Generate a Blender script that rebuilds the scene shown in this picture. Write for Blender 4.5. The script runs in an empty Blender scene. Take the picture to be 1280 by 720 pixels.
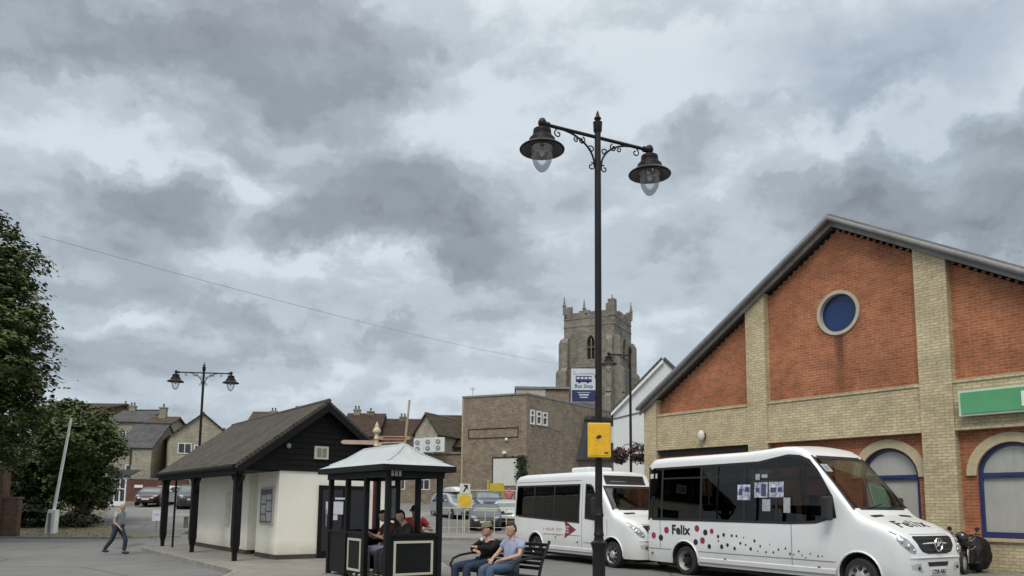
import bpy, bmesh, math, random
from mathutils import Vector, Matrix
random.seed(7)
PI = math.pi
R = math.radians
SC = bpy.context.scene
COL = SC.collection

# ------------------------------------------------------------------ camera
CAMH, FPX, PITCH, ROLL, PPY = 1.65, 960.0, R(6.8), R(0.6), 517.5
cd = bpy.data.cameras.new("camera"); cam = bpy.data.objects.new("camera", cd); COL.objects.link(cam)
CAMR = Matrix.Rotation(PI/2 + PITCH, 3, 'X') @ Matrix.Rotation(ROLL, 3, 'Z')
cam.matrix_world = Matrix.Translation((0, 0, CAMH)) @ CAMR.to_4x4()
cd.sensor_width = 36; cd.lens = 36*FPX/1280; cd.shift_y = (PPY-360)/1280
cd.clip_start = 0.1; cd.clip_end = 4000
SC.camera = cam

# ------------------------------------------------------------------ look
SC.view_settings.view_transform = 'Standard'; SC.view_settings.look = 'None'
SC.view_settings.exposure = 0.0; SC.view_settings.gamma = 1.0
SC.view_settings.use_curve_mapping = False
SUN_EL, SUN_AZ = R(52), R(200)      # azimuth: clockwise from +Y
sd = bpy.data.lights.new("sun", 'SUN'); sd.energy = 1.9; sd.angle = R(26); sd.color = (1.0, 0.945, 0.86)
sun = bpy.data.objects.new("sun", sd); COL.objects.link(sun)
sdir = Vector((math.sin(SUN_AZ)*math.cos(SUN_EL), math.cos(SUN_AZ)*math.cos(SUN_EL), math.sin(SUN_EL)))
sun.rotation_euler = (-sdir).to_track_quat('-Z', 'Y').to_euler()

def ray(px, py):
    return CAMR @ Vector(((px-640)/FPX, -(py-PPY)/FPX, -1.0))
def atY(px, py, Y):
    d = ray(px, py); s = Y/d.y
    return Vector((d.x*s, Y, CAMH + d.z*s))
def gnd(px, py, z=0.0):
    d = ray(px, py); s = (z-CAMH)/d.z
    return Vector((d.x*s, d.y*s, z))

# ------------------------------------------------------------------ world: overcast sky
w = bpy.data.worlds.new("World"); SC.world = w; w.use_nodes = True
nt = w.node_tree; nt.nodes.clear()
def N(nt, t, **kw):
    n = nt.nodes.new(t)
    for k, v in kw.items(): setattr(n, k, v)
    return n
def setin(n, **kw):
    for k, v in kw.items(): n.inputs[k].default_value = v
L = nt.links.new
def M_(nt, op, a, b=None, c=None, clamp=False):
    n = nt.nodes.new('ShaderNodeMath'); n.operation = op; n.use_clamp = clamp
    for i, x in enumerate((a, b, c)):
        if x is None: continue
        if isinstance(x, (int, float)): n.inputs[i].default_value = x
        else: nt.links.new(x, n.inputs[i])
    return n.outputs[0]
tc = N(nt, 'ShaderNodeTexCoord'); DIR = tc.outputs['Generated']
sep = N(nt, 'ShaderNodeSeparateXYZ'); L(DIR, sep.inputs[0])
zc = M_(nt, 'MAXIMUM', sep.outputs[2], 0.0)
zz = M_(nt, 'ADD', zc, 0.22)
u = M_(nt, 'DIVIDE', sep.outputs[0], zz); v = M_(nt, 'DIVIDE', sep.outputs[1], zz)
cmb = N(nt, 'ShaderNodeCombineXYZ'); L(u, cmb.inputs[0]); L(v, cmb.inputs[1])
def noise(vec, scale, detail, rough, dist=0.0, off=(0,0,0)):
    mp = N(nt, 'ShaderNodeMapping'); mp.inputs['Location'].default_value = off; L(vec, mp.inputs[0])
    n = N(nt, 'ShaderNodeTexNoise'); setin(n, Scale=scale, Detail=detail, Roughness=rough, Distortion=dist)
    L(mp.outputs[0], n.inputs['Vector']); return n
n1 = noise(cmb.outputs[0], 1.5, 9, 0.56, 0.35, (3.1, 1.7, 0))
n2 = noise(cmb.outputs[0], 4.2, 9, 0.60, 0.3, (8.3, 2.2, 0))
# domain-warped direction for the big cloud masses
nw = noise(DIR, 5.0, 8, 0.62, 0.0, (1.3, 4.1, 0))
vs = N(nt, 'ShaderNodeVectorMath', operation='SUBTRACT'); L(nw.outputs['Color'], vs.inputs[0]); vs.inputs[1].default_value = (.5, .5, .5)
vm = N(nt, 'ShaderNodeVectorMath', operation='SCALE'); L(vs.outputs[0], vm.inputs[0]); vm.inputs['Scale'].default_value = 0.24
va = N(nt, 'ShaderNodeVectorMath', operation='ADD'); L(DIR, va.inputs[0]); L(vm.outputs[0], va.inputs[1])
WD = va.outputs[0]
def blob(px, py, rx, ry, amp, soft=1.0):
    c = ray(px, py).normalized()
    s = N(nt, 'ShaderNodeVectorMath', operation='SUBTRACT'); L(WD, s.inputs[0]); s.inputs[1].default_value = c
    m = N(nt, 'ShaderNodeVectorMath', operation='MULTIPLY'); L(s.outputs[0], m.inputs[0])
    ax, az = FPX/rx, FPX/ry
    m.inputs[1].default_value = (ax, ax, az)
    l = N(nt, 'ShaderNodeVectorMath', operation='LENGTH'); L(m.outputs[0], l.inputs[0])
    mr = N(nt, 'ShaderNodeMapRange', interpolation_type='SMOOTHSTEP'); L(l.outputs['Value'], mr.inputs[0])
    mr.inputs[1].default_value = 1.25*soft; mr.inputs[2].default_value = 0.25
    mr.inputs[3].default_value = 0.0; mr.inputs[4].default_value = amp
    return mr.outputs[0]
BL = [ # px, py, rx, ry, amount of dark cloud (negative: a bright gap)
 (500, 270, 190, 85, .64), (610, 305, 120, 60, .36), (395, 290, 90, 45, .3), (190, 258, 95, 55, .62),
 (385, 52, 170, 70, .66), (90, 36, 170, 50, .50), (270, 165, 100, 36, .36),
 (300, 405, 130, 34, .45), (110, 340, 120, 50, .38), (130, 440, 170, 45, .34), (480, 420, 70, 24, .34), (540, 462, 120, 30, .28),
 (620, 395, 90, 30, .18), (430, 150, 60, 25, .20), (560, 60, 60, 30, .15),
 (1225, 220, 200, 55, .60), (1050, 245, 90, 45, .38), (1240, 275, 120, 40, .42), (870, 200, 90, 50, .34), (880, 290, 90, 40, .22),
 (1120, 300, 120, 36, .30), (700, 250, 90, 40, .14),
 (1230, 95, 75, 40, -.42), (1080, 155, 90, 22, -.28), (850, 110, 150, 60, -.16), (560, 130, 120, 60, -.22), (150, 170, 110, 45, -.22),
 (330, 250, 70, 70, -.22), (420, 340, 150, 26, -.2), (160, 395, 90, 16, -.18), (700, 420, 90, 30, -.12), (950, 340, 60, 50, -.10), (780, 30, 140, 40, -.12)]
acc = None
for b in BL:
    o = blob(*b); acc = o if acc is None else M_(nt, 'ADD', acc, o)
nn1 = M_(nt, 'MULTIPLY', M_(nt, 'SUBTRACT', n1.outputs['Fac'], .5), 1.15)
nn2 = M_(nt, 'MULTIPLY', M_(nt, 'SUBTRACT', n2.outputs['Fac'], .5), .6)
# relief: the sunlit upper edges of the cloud masses are brighter, their bases darker
def relief(scale, dz, k, off):
    v_ = []
    for d_ in (0, dz):
        mp = N(nt, 'ShaderNodeMapping'); mp.inputs['Location'].default_value = (off, off*.7, d_*2.2); mp.inputs['Scale'].default_value = (1, 1, 2.2); L(WD2, mp.inputs[0])
        n = N(nt, 'ShaderNodeTexNoise'); setin(n, Scale=scale, Detail=7, Roughness=.58); L(mp.outputs[0], n.inputs['Vector']); v_.append(n.outputs['Fac'])
    return M_(nt, 'MULTIPLY', M_(nt, 'SUBTRACT', v_[1], v_[0]), k)
vm2 = N(nt, 'ShaderNodeVectorMath', operation='SCALE'); L(vs.outputs[0], vm2.inputs[0]); vm2.inputs['Scale'].default_value = 0.10
va2 = N(nt, 'ShaderNodeVectorMath', operation='ADD'); L(DIR, va2.inputs[0]); L(vm2.outputs[0], va2.inputs[1]); WD2 = va2.outputs[0]
rl = M_(nt, 'ADD', relief(4.0, .040, 1.05, 2.3), relief(10.0, .018, .45, 5.1))
dark = M_(nt, 'ADD', M_(nt, 'ADD', M_(nt, 'MULTIPLY', acc, 1.0), M_(nt, 'ADD', M_(nt, 'ADD', nn1, nn2), rl)), 0.20)
dark = M_(nt, 'ADD', M_(nt, 'MULTIPLY', dark, .84), .02)
ramp = N(nt, 'ShaderNodeValToRGB'); L(dark, ramp.inputs[0])
cr = ramp.color_ramp; cr.interpolation = 'EASE'
cr.elements[0].position = 0.0; cr.elements[0].color = (.68, .755, .82, 1)
cr.elements[1].position = 1.0; cr.elements[1].color = (.225, .258, .292, 1)
e = cr.elements.new(.25); e.color = (.51, .585, .65, 1)
e = cr.elements.new(.50); e.color = (.39, .445, .505, 1)
e = cr.elements.new(.75); e.color = (.305, .348, .395, 1)
sky = N(nt, 'ShaderNodeTexSky'); sky.sky_type = 'NISHITA'; sky.sun_disc = False
sky.sun_elevation = SUN_EL; sky.sun_rotation = SUN_AZ; sky.air_density = 1.2; sky.dust_density = 2.0
SKYK = 0.1
cl = N(nt, 'ShaderNodeMix', data_type='RGBA', blend_type='MULTIPLY'); cl.inputs[0].default_value = 1
L(ramp.outputs[0], cl.inputs[6]); cl.inputs[7].default_value = (1/SKYK,)*3 + (1,)
# thin gaps where the blue shows a little
mx = N(nt, 'ShaderNodeMix', data_type='RGBA'); L(cl.outputs[2], mx.inputs[6]); L(sky.outputs[0], mx.inputs[7])
gap = M_(nt, 'ADD', blob(1110, 70, 190, 60, .38), M_(nt, 'ADD', blob(1150, 165, 90, 25, .22), 0.04))
L(gap, mx.inputs[0])
# overcast zenith is brighter than the horizon
zb = N(nt, 'ShaderNodeMapRange', interpolation_type='SMOOTHSTEP'); L(sep.outputs[2], zb.inputs[0])
zb.inputs[1].default_value = 0.50; zb.inputs[2].default_value = 0.95; zb.inputs[3].default_value = 1.0; zb.inputs[4].default_value = 2.4
wt_ = N(nt, 'ShaderNodeMix', data_type='RGBA', blend_type='MULTIPLY'); wt_.inputs[0].default_value = 1; L(mx.outputs[2], wt_.inputs[6])
wc_ = N(nt, 'ShaderNodeMix', data_type='RGBA'); L(M_(nt, 'MULTIPLY', M_(nt, 'SUBTRACT', sep.outputs[2], .5), 3., clamp=True), wc_.inputs[0]); wc_.inputs[6].default_value = (1, 1, 1, 1); wc_.inputs[7].default_value = (1.12, 1.0, .88, 1); L(wc_.outputs[2], wt_.inputs[7])
vsc = N(nt, 'ShaderNodeVectorMath', operation='SCALE'); L(wt_.outputs[2], vsc.inputs[0]); L(zb.outputs[0], vsc.inputs['Scale'])
bg = N(nt, 'ShaderNodeBackground'); bg.inputs[1].default_value = SKYK; L(vsc.outputs[0], bg.inputs[0])
wo = N(nt, 'ShaderNodeOutputWorld'); L(bg.outputs[0], wo.inputs[0])
w.cycles.sampling_method = 'MANUAL'; w.cycles.sample_map_resolution = 512

# ------------------------------------------------------------------ materials
def lin(c):
    return tuple((x/12.92 if x <= .04045 else ((x+.055)/1.055)**2.4) for x in c)
def hexc(h):
    h = h.lstrip('#'); return lin(tuple(int(h[i:i+2], 16)/255 for i in (0, 2, 4)))
def bsdf(m):
    return next(n for n in m.node_tree.nodes if n.type == 'BSDF_PRINCIPLED')
MATS = {}
def mat(name, c, rough=.6, metal=0., var=.12, scale=3., bump=0., bscale=None, spec=.5, coat=0., c2=None, detail=6, streak=0.):
    """principled surface with noise variation of its colour, roughness and a fine bump"""
    if name in MATS: return MATS[name]
    m = bpy.data.materials.new(name); m.use_nodes = True; t = m.node_tree; P = bsdf(m)
    P.inputs['Metallic'].default_value = metal; P.inputs['Specular IOR Level'].default_value = spec
    P.inputs['Coat Weight'].default_value = coat
    tc = N(t, 'ShaderNodeTexCoord'); n = N(t, 'ShaderNodeTexNoise'); setin(n, Scale=scale, Detail=detail, Roughness=.6)
    t.links.new(tc.outputs['Object'], n.inputs['Vector'])
    mr = N(t, 'ShaderNodeMapRange'); t.links.new(n.outputs['Fac'], mr.inputs[0])
    mr.inputs[1].default_value = .3; mr.inputs[2].default_value = .7
    mx = N(t, 'ShaderNodeMix', data_type='RGBA'); t.links.new(mr.outputs[0], mx.inputs[0])
    a = tuple(max(0, x*(1-var)) for x in c) + (1,); b = tuple(min(1, x*(1+var)) for x in (c2 or c)) + (1,)
    mx.inputs[6].default_value = a; mx.inputs[7].default_value = b
    out = mx.outputs[2]
    if streak:
        mp = N(t, 'ShaderNodeMapping'); mp.inputs['Scale'].default_value = (5, 5, .35); t.links.new(tc.outputs['Object'], mp.inputs[0])
        n3 = N(t, 'ShaderNodeTexNoise'); setin(n3, Scale=1.5, Detail=7, Roughness=.65); t.links.new(mp.outputs[0], n3.inputs['Vector'])
        m3 = N(t, 'ShaderNodeMapRange'); t.links.new(n3.outputs['Fac'], m3.inputs[0])
        m3.inputs[1].default_value = .35; m3.inputs[2].default_value = .7; m3.inputs[3].default_value = 1.0; m3.inputs[4].default_value = 1-streak
        sc = N(t, 'ShaderNodeVectorMath', operation='SCALE'); t.links.new(out, sc.inputs[0]); t.links.new(m3.outputs[0], sc.inputs['Scale'])
        out = sc.outputs[0]
    t.links.new(out, P.inputs['Base Color'])
    m2 = N(t, 'ShaderNodeMapRange'); t.links.new(n.outputs['Fac'], m2.inputs[0])
    m2.inputs[3].default_value = max(.03, rough*.85); m2.inputs[4].default_value = min(1, rough*1.15)
    t.links.new(m2.outputs[0], P.inputs['Roughness'])
    if bump:
        n4 = N(t, 'ShaderNodeTexNoise'); setin(n4, Scale=bscale or scale*12, Detail=5, Roughness=.65)
        t.links.new(tc.outputs['Object'], n4.inputs['Vector'])
        bp = N(t, 'ShaderNodeBump'); setin(bp, Strength=bump, Distance=.02)
        t.links.new(n4.outputs['Fac'], bp.inputs['Height']); t.links.new(bp.outputs[0], P.inputs['Normal'])
    MATS[name] = m; return m
def brick(name, c1, c2, mortar, bw=.225, rh=.075, ms=.010, patch=.25, off=.5, pscale=.9, soot=0.):
    if name in MATS: return MATS[name]
    m = bpy.data.materials.new(name); m.use_nodes = True; t = m.node_tree; P = bsdf(m)
    P.inputs['Roughness'].default_value = .88; P.inputs['Specular IOR Level'].default_value = .25
    tc = N(t, 'ShaderNodeTexCoord'); sp = N(t, 'ShaderNodeSeparateXYZ'); t.links.new(tc.outputs['Object'], sp.inputs[0])
    cb = N(t, 'ShaderNodeCombineXYZ'); t.links.new(M_(t, 'ADD', sp.outputs[0], sp.outputs[1]), cb.inputs[0]); t.links.new(sp.outputs[2], cb.inputs[1])
    bt = N(t, 'ShaderNodeTexBrick'); t.links.new(cb.outputs[0], bt.inputs['Vector']); bt.offset = off
    bt.inputs['Color1'].default_value = c1+(1,); bt.inputs['Color2'].default_value = c2+(1,); bt.inputs['Mortar'].default_value = mortar+(1,)
    setin(bt, Scale=1.0); bt.inputs['Mortar Size'].default_value = ms; bt.inputs['Brick Width'].default_value = bw; bt.inputs['Row Height'].default_value = rh
    bt.inputs['Bias'].default_value = 0.0
    n = N(t, 'ShaderNodeTexNoise'); setin(n, Scale=pscale, Detail=9, Roughness=.68); t.links.new(tc.outputs['Object'], n.inputs['Vector'])
    mr = N(t, 'ShaderNodeMapRange'); t.links.new(n.outputs['Fac'], mr.inputs[0]); mr.inputs[1].default_value = .32; mr.inputs[2].default_value = .68
    mr.inputs[3].default_value = 1-patch; mr.inputs[4].default_value = 1+patch
    # per-brick tone from a second coarse noise
    n5 = N(t, 'ShaderNodeTexNoise'); setin(n5, Scale=7.5, Detail=2, Roughness=.8); t.links.new(tc.outputs['Object'], n5.inputs['Vector'])
    mr5 = N(t, 'ShaderNodeMapRange'); t.links.new(n5.outputs['Fac'], mr5.inputs[0]); mr5.inputs[1].default_value = .3; mr5.inputs[2].default_value = .7
    mr5.inputs[3].default_value = .86; mr5.inputs[4].default_value = 1.14
    f = M_(t, 'MULTIPLY', mr.outputs[0], mr5.outputs[0])
    sc = N(t, 'ShaderNodeVectorMath', operation='SCALE'); t.links.new(bt.outputs['Color'], sc.inputs[0]); t.links.new(f, sc.inputs['Scale'])
    t.links.new(sc.outputs[0], P.inputs['Base Color'])
    bp = N(t, 'ShaderNodeBump'); setin(bp, Strength=.5, Distance=.008); bp.invert = True
    t.links.new(bt.outputs['Fac'], bp.inputs['Height']); t.links.new(bp.outputs[0], P.inputs['Normal'])
    MATS[name] = m; return m
def tiles(name, c1, c2, rw=.27, rh=.16, patch=.35, moss=None):
    """roof tiling laid along the local ridge axis; needs uv in metres"""
    if name in MATS: return MATS[name]
    m = bpy.data.materials.new(name); m.use_nodes = True; t = m.node_tree; P = bsdf(m); P.inputs['Roughness'].default_value = .9
    P.inputs['Specular IOR Level'].default_value = .2
    tc = N(t, 'ShaderNodeTexCoord')
    bt = N(t, 'ShaderNodeTexBrick'); t.links.new(tc.outputs['UV'], bt.inputs['Vector'])
    bt.inputs['Color1'].default_value = c1+(1,); bt.inputs['Color2'].default_value = c2+(1,); bt.inputs['Mortar'].default_value = tuple(x*.35 for x in c1)+(1,)
    setin(bt, Scale=1.0); bt.inputs['Mortar Size'].default_value = .014; bt.inputs['Brick Width'].default_value = rw; bt.inputs['Row Height'].default_value = rh
    n = N(t, 'ShaderNodeTexNoise'); setin(n, Scale=1.3, Detail=9, Roughness=.7); t.links.new(tc.outputs['Object'], n.inputs['Vector'])
    mr = N(t, 'ShaderNodeMapRange'); t.links.new(n.outputs['Fac'], mr.inputs[0]); mr.inputs[1].default_value = .3; mr.inputs[2].default_value = .7
    mr.inputs[3].default_value = 1-patch; mr.inputs[4].default_value = 1+patch
    sc = N(t, 'ShaderNodeVectorMath', operation='SCALE'); t.links.new(bt.outputs['Color'], sc.inputs[0]); t.links.new(mr.outputs[0], sc.inputs['Scale'])
    out = sc.outputs[0]
    if moss:
        n2 = N(t, 'ShaderNodeTexNoise'); setin(n2, Scale=3.5, Detail=8, Roughness=.75); t.links.new(tc.outputs['Object'], n2.inputs['Vector'])
        m2 = N(t, 'ShaderNodeMapRange'); t.links.new(n2.outputs['Fac'], m2.inputs[0]); m2.inputs[1].default_value = .5; m2.inputs[2].default_value = .66
        mx = N(t, 'ShaderNodeMix', data_type='RGBA'); t.links.new(m2.outputs[0], mx.inputs[0]); t.links.new(out, mx.inputs[6]); mx.inputs[7].default_value = moss+(1,)
        out = mx.outputs[2]
    t.links.new(out, P.inputs['Base Color'])
    bp = N(t, 'ShaderNodeBump'); setin(bp, Strength=.8, Distance=.02); bp.invert = True
    t.links.new(bt.outputs['Fac'], bp.inputs['Height']); t.links.new(bp.outputs[0], P.inputs['Normal'])
    MATS[name] = m; return m
def glass(name, tint, rough=.02, ior=1.5, boost=1.0):
    if name in MATS: return MATS[name]
    m = bpy.data.materials.new(name); m.use_nodes = True; t = m.node_tree
    t.nodes.remove(bsdf(m)); out = next(n for n in t.nodes if n.type == 'OUTPUT_MATERIAL')
    tr = N(t, 'ShaderNodeBsdfTransparent'); tr.inputs[0].default_value = tint+(1,)
    gl = N(t, 'ShaderNodeBsdfGlossy'); gl.inputs['Roughness'].default_value = rough
    fr = N(t, 'ShaderNodeFresnel'); fr.inputs[0].default_value = ior
    f = M_(t, 'MULTIPLY', fr.outputs[0], boost, clamp=True)
    tc = N(t, 'ShaderNodeTexCoord'); n = N(t, 'ShaderNodeTexNoise'); setin(n, Scale=.8, Detail=2); t.links.new(tc.outputs['Object'], n.inputs['Vector'])
    bp = N(t, 'ShaderNodeBump'); setin(bp, Strength=.06, Distance=.05); t.links.new(n.outputs['Fac'], bp.inputs['Height']); t.links.new(bp.outputs[0], gl.inputs['Normal'])
    mx = N(t, 'ShaderNodeMixShader'); t.links.new(f, mx.inputs[0]); t.links.new(tr.outputs[0], mx.inputs[1]); t.links.new(gl.outputs[0], mx.inputs[2])
    t.links.new(mx.outputs[0], out.inputs[0]); MATS[name] = m; return m
def leafmat(name, ca, cb, trans=.25):
    if name in MATS: return MATS[name]
    m = bpy.data.materials.new(name); m.use_nodes = True; t = m.node_tree; P = bsdf(m)
    g = N(t, 'ShaderNodeNewGeometry'); tc = N(t, 'ShaderNodeTexCoord')
    n = N(t, 'ShaderNodeTexNoise'); setin(n, Scale=.7, Detail=5, Roughness=.7); t.links.new(tc.outputs['Object'], n.inputs['Vector'])
    f = M_(t, 'ADD', M_(t, 'MULTIPLY', g.outputs['Random Per Island'], .6), M_(t, 'MULTIPLY', n.outputs['Fac'], .55))
    mx = N(t, 'ShaderNodeMix', data_type='RGBA'); t.links.new(f, mx.inputs[0]); mx.inputs[6].default_value = ca+(1,); mx.inputs[7].default_value = cb+(1,)
    t.links.new(mx.outputs[2], P.inputs['Base Color']); P.inputs['Roughness'].default_value = .6; P.inputs['Specular IOR Level'].default_value = .3
    MATS[name] = m; return m

# ------------------------------------------------------------------ mesh builder
class MB:
    def __init__(s): s.v = []; s.f = []; s.m = []; s.cur = 0; s.uv = {}
    def add(s, vs, fs, mi=None):
        o = len(s.v); s.v += [tuple(p) for p in vs]
        for f in fs: s.f.append(tuple(i+o for i in f)); s.m.append(s.cur if mi is None else mi)
        return s
    def box(s, x0, x1, y0, y1, z0, z1, M=None):
        vs = [Vector((x, y, z)) for z in (z0, z1) for y in (y0, y1) for x in (x0, x1)]
        if M is not None: vs = [M @ p for p in vs]
        return s.add(vs, [(0,2,3,1), (4,5,7,6), (0,1,5,4), (2,6,7,3), (0,4,6,2), (1,3,7,5)])
    def prism(s, poly, a, b, f):
        """poly of 2-D points, extruded between a and b; f(u,v,t) gives the 3-D point"""
        n = len(poly)
        vs = [f(u, v, a) for u, v in poly] + [f(u, v, b) for u, v in poly]
        return s.add(vs, [tuple(range(n))[::-1], tuple(range(n, 2*n))] + [(i, (i+1) % n, n+(i+1) % n, n+i) for i in range(n)])
    def xz(s, poly, y0, y1): return s.prism(poly, y0, y1, lambda u, v, t: (u, t, v))
    def yz(s, poly, x0, x1): return s.prism(poly, x0, x1, lambda u, v, t: (t, u, v))
    def xy(s, poly, z0, z1): return s.prism(poly, z0, z1, lambda u, v, t: (u, v, t))
    def tube(s, pts, r, n=8, caps=True):
        pts = [Vector(p) for p in pts]; k = len(pts); rs = r if isinstance(r, (list, tuple)) else [r]*k
        T = []
        for i in range(k):
            a = pts[max(0, i-1)]; b = pts[min(k-1, i+1)]; T.append((b-a).normalized())
        up = Vector((0, 0, 1)) if abs(T[0].z) < .9 else Vector((1, 0, 0))
        nrm = T[0].cross(up).normalized(); vs = []
        for i in range(k):
            nrm = (nrm - T[i]*nrm.dot(T[i])).normalized(); bn = T[i].cross(nrm)
            for j in range(n):
                a = 2*PI*j/n; vs.append(pts[i] + (nrm*math.cos(a) + bn*math.sin(a))*rs[i])
        fs = [(i*n+j, i*n+(j+1) % n, (i+1)*n+(j+1) % n, (i+1)*n+j) for i in range(k-1) for j in range(n)]
        if caps: fs += [tuple(range(n))[::-1], tuple(range((k-1)*n, k*n))]
        return s.add(vs, fs)
    def lathe(s, prof, c=(0, 0, 0), n=20, axis='z', sx=1., sy=1., caps=3):
        vs = []
        for r, h in prof:
            for j in range(n):
                a = 2*PI*j/n; p = (r*math.cos(a)*sx, r*math.sin(a)*sy, h)
                if axis == 'y': p = (p[0], h, p[1])
                if axis == 'x': p = (h, p[0], p[1])
                vs.append((c[0]+p[0], c[1]+p[1], c[2]+p[2]))
        k = len(prof)
        fs = [(i*n+j, i*n+(j+1) % n, (i+1)*n+(j+1) % n, (i+1)*n+j) for i in range(k-1) for j in range(n)]
        if caps & 1: fs.append(tuple(range(n))[::-1])
        if caps & 2: fs.append(tuple(range((k-1)*n, k*n)))
        return s.add(vs, fs)
    def ball(s, c, rx, ry=None, rz=None, nu=14, nv=9, M=None):
        ry = ry or rx; rz = rz or rx; vs = []; c = Vector(c)
        for i in range(1, nv):
            th = PI*i/nv
            for j in range(nu):
                a = 2*PI*j/nu; p = Vector((rx*math.sin(th)*math.cos(a), ry*math.sin(th)*math.sin(a), rz*math.cos(th)))
                vs.append(c + (M @ p if M is not None else p))
        t = Vector((0, 0, rz)); vs.append(c + (M @ t if M is not None else t)); vs.append(c - (M @ t if M is not None else t))
        fs = [(i*nu+j, (i+1)*nu+j, (i+1)*nu+(j+1) % nu, i*nu+(j+1) % nu) for i in range(nv-2) for j in range(nu)]
        T = (nv-1)*nu
        fs += [(T, j, (j+1) % nu) for j in range(nu)] + [(T+1, (nv-2)*nu+(j+1) % nu, (nv-2)*nu+j) for j in range(nu)]
        return s.add(vs, fs)
    def merge(s, o):
        k = len(s.v); s.v += o.v; s.f += [tuple(i+k for i in f) for f in o.f]; s.m += o.m; return s
    def xf(s, M): s.v = [tuple(M @ Vector(p)) for p in s.v]; return s
    def mesh(s, name, mats):
        me = bpy.data.meshes.new(name); me.from_pydata(s.v, [], s.f)
        mats = mats if isinstance(mats, (list, tuple)) else [mats]
        for m in mats: me.materials.append(m)
        if len(mats) > 1: me.polygons.foreach_set('material_index', s.m)
        return me
    def build(s, name, mats, parent=None, smooth=None, bevel=0., fix=True, uvproj=None):
        me = s.mesh(name, mats)
        if fix:
            bm = bmesh.new(); bm.from_mesh(me); bmesh.ops.recalc_face_normals(bm, faces=bm.faces); bm.to_mesh(me); bm.free()
        if uvproj:
            uvl = me.uv_layers.new(name='UVMap')
            for p in me.polygons:
                for li in p.loop_indices:
                    co = me.vertices[me.loops[li].vertex_index].co; uvl.data[li].uv = uvproj(co, p.normal)
        if smooth:
            me.polygons.foreach_set('use_smooth', [True]*len(me.polygons)); me.set_sharp_from_angle(angle=R(smooth))
        o = bpy.data.objects.new(name, me); COL.objects.link(o)
        if parent: o.parent = parent
        if bevel:
            b = o.modifiers.new('bevel', 'BEVEL'); b.width = bevel; b.segments = 2; b.limit_method = 'ANGLE'; b.angle_limit = R(40)
        me.update(); return o
def tag(o, label=None, cat=None, group=None, kind=None):
    if label: o['label'] = label
    if cat: o['category'] = cat
    if group: o['group'] = group
    if kind: o['kind'] = kind
    return o
def thing(name, label, cat, loc=(0, 0, 0), rz=0., group=None):
    o = bpy.data.objects.new(name, None); COL.objects.link(o); o.empty_display_size = .2
    o.location = loc; o.rotation_euler = (0, 0, rz); return tag(o, label, cat, group)
def copy_tree(o, loc=None, rz=None, label=None, parent=None):
    c = o.copy(); COL.objects.link(c)
    if parent: c.parent = parent
    for ch in [x for x in KIDS(o)]: copy_tree(ch, parent=c)
    if loc is not None: c.location = loc
    if rz is not None: c.rotation_euler = (0, 0, rz)
    if label: c['label'] = label
    return c
def KIDS(o): return [x for x in bpy.data.objects if x.parent == o]
class Frame:
    """a vertical plane frame standing in the world; x along, y inwards, z up"""
    def __init__(s, x, y, rz, z=0.): s.o = Vector((x, y, z)); s.rz = rz; s.M = Matrix.Rotation(rz, 3, 'Z')
    def w(s, x, y, z=0.): return s.o + s.M @ Vector((x, y, z))
    def on(s, px, py, yl=0.):
        d = s.M.transposed() @ ray(px, py); c = s.M.transposed() @ (Vector((0, 0, CAMH)) - s.o)
        t = (yl - c.y)/d.y; return (c.x + d.x*t, c.z + d.z*t)
    def onx(s, px, py, xl=0.):
        d = s.M.transposed() @ ray(px, py); c = s.M.transposed() @ (Vector((0, 0, CAMH)) - s.o)
        t = (xl - c.x)/d.x; return (c.y + d.y*t, c.z + d.z*t)
def text_mesh(txt, size, bold=0., align='LEFT', extrude=0., shear=0., space=1.):
    cu = bpy.data.curves.new('t', 'FONT'); cu.body = txt; cu.size = size; cu.offset = bold; cu.align_x = align
    cu.extrude = extrude; cu.shear = shear; cu.resolution_u = 3; cu.space_character = space
    o = bpy.data.objects.new('t', cu); COL.objects.link(o); bpy.context.view_layer.update()
    me = bpy.data.meshes.new_from_object(o.evaluated_get(bpy.context.evaluated_depsgraph_get()))
    vs = [tuple(p.co) for p in me.vertices]; fs = [tuple(p.vertices) for p in me.polygons]
    bpy.data.objects.remove(o); bpy.data.curves.remove(cu); bpy.data.meshes.remove(me)
    return vs, fs
def arc(c, r, a0, a1, n=12, rz=None):
    rz = rz or r
    return [(c[0]+r*math.cos(a0+(a1-a0)*i/n), c[1]+rz*math.sin(a0+(a1-a0)*i/n)) for i in range(n+1)]
def polypanel(poly, mapf, step=.12):
    """2-D polygon cut on a grid and mapped on to a curved surface -> MB"""
    bm = bmesh.new(); vs = [bm.verts.new((p[0], p[1], 0)) for p in poly]; bm.faces.new(vs)
    xs = [p[0] for p in poly]; ys = [p[1] for p in poly]
    for ax, lo, hi in ((0, min(xs), max(xs)), (1, min(ys), max(ys))):
        k = int((hi-lo)/step)
        for i in range(1, k+1):
            co = [0, 0, 0]; no = [0, 0, 0]; co[ax] = lo + (hi-lo)*i/(k+1); no[ax] = 1
            bmesh.ops.bisect_plane(bm, geom=bm.verts[:]+bm.edges[:]+bm.faces[:], plane_co=co, plane_no=no, dist=1e-5)
    b = MB(); bm.verts.index_update()
    b.add([mapf(v.co.x, v.co.y) for v in bm.verts], [[v.index for v in f.verts] for f in bm.faces]); bm.free()
    return b
def boolean(o, cutters, op='DIFFERENCE'):
    par = o.parent; o.parent = None
    for c in cutters:
        m = o.modifiers.new('b', 'BOOLEAN'); m.operation = op; m.object = c; m.solver = 'EXACT'
    bpy.context.view_layer.update()
    me = bpy.data.meshes.new_from_object(o.evaluated_get(bpy.context.evaluated_depsgraph_get()))
    o.modifiers.clear(); o.data = me; o.parent = par
    for c in cutters: bpy.data.objects.remove(c)
    return o
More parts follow.
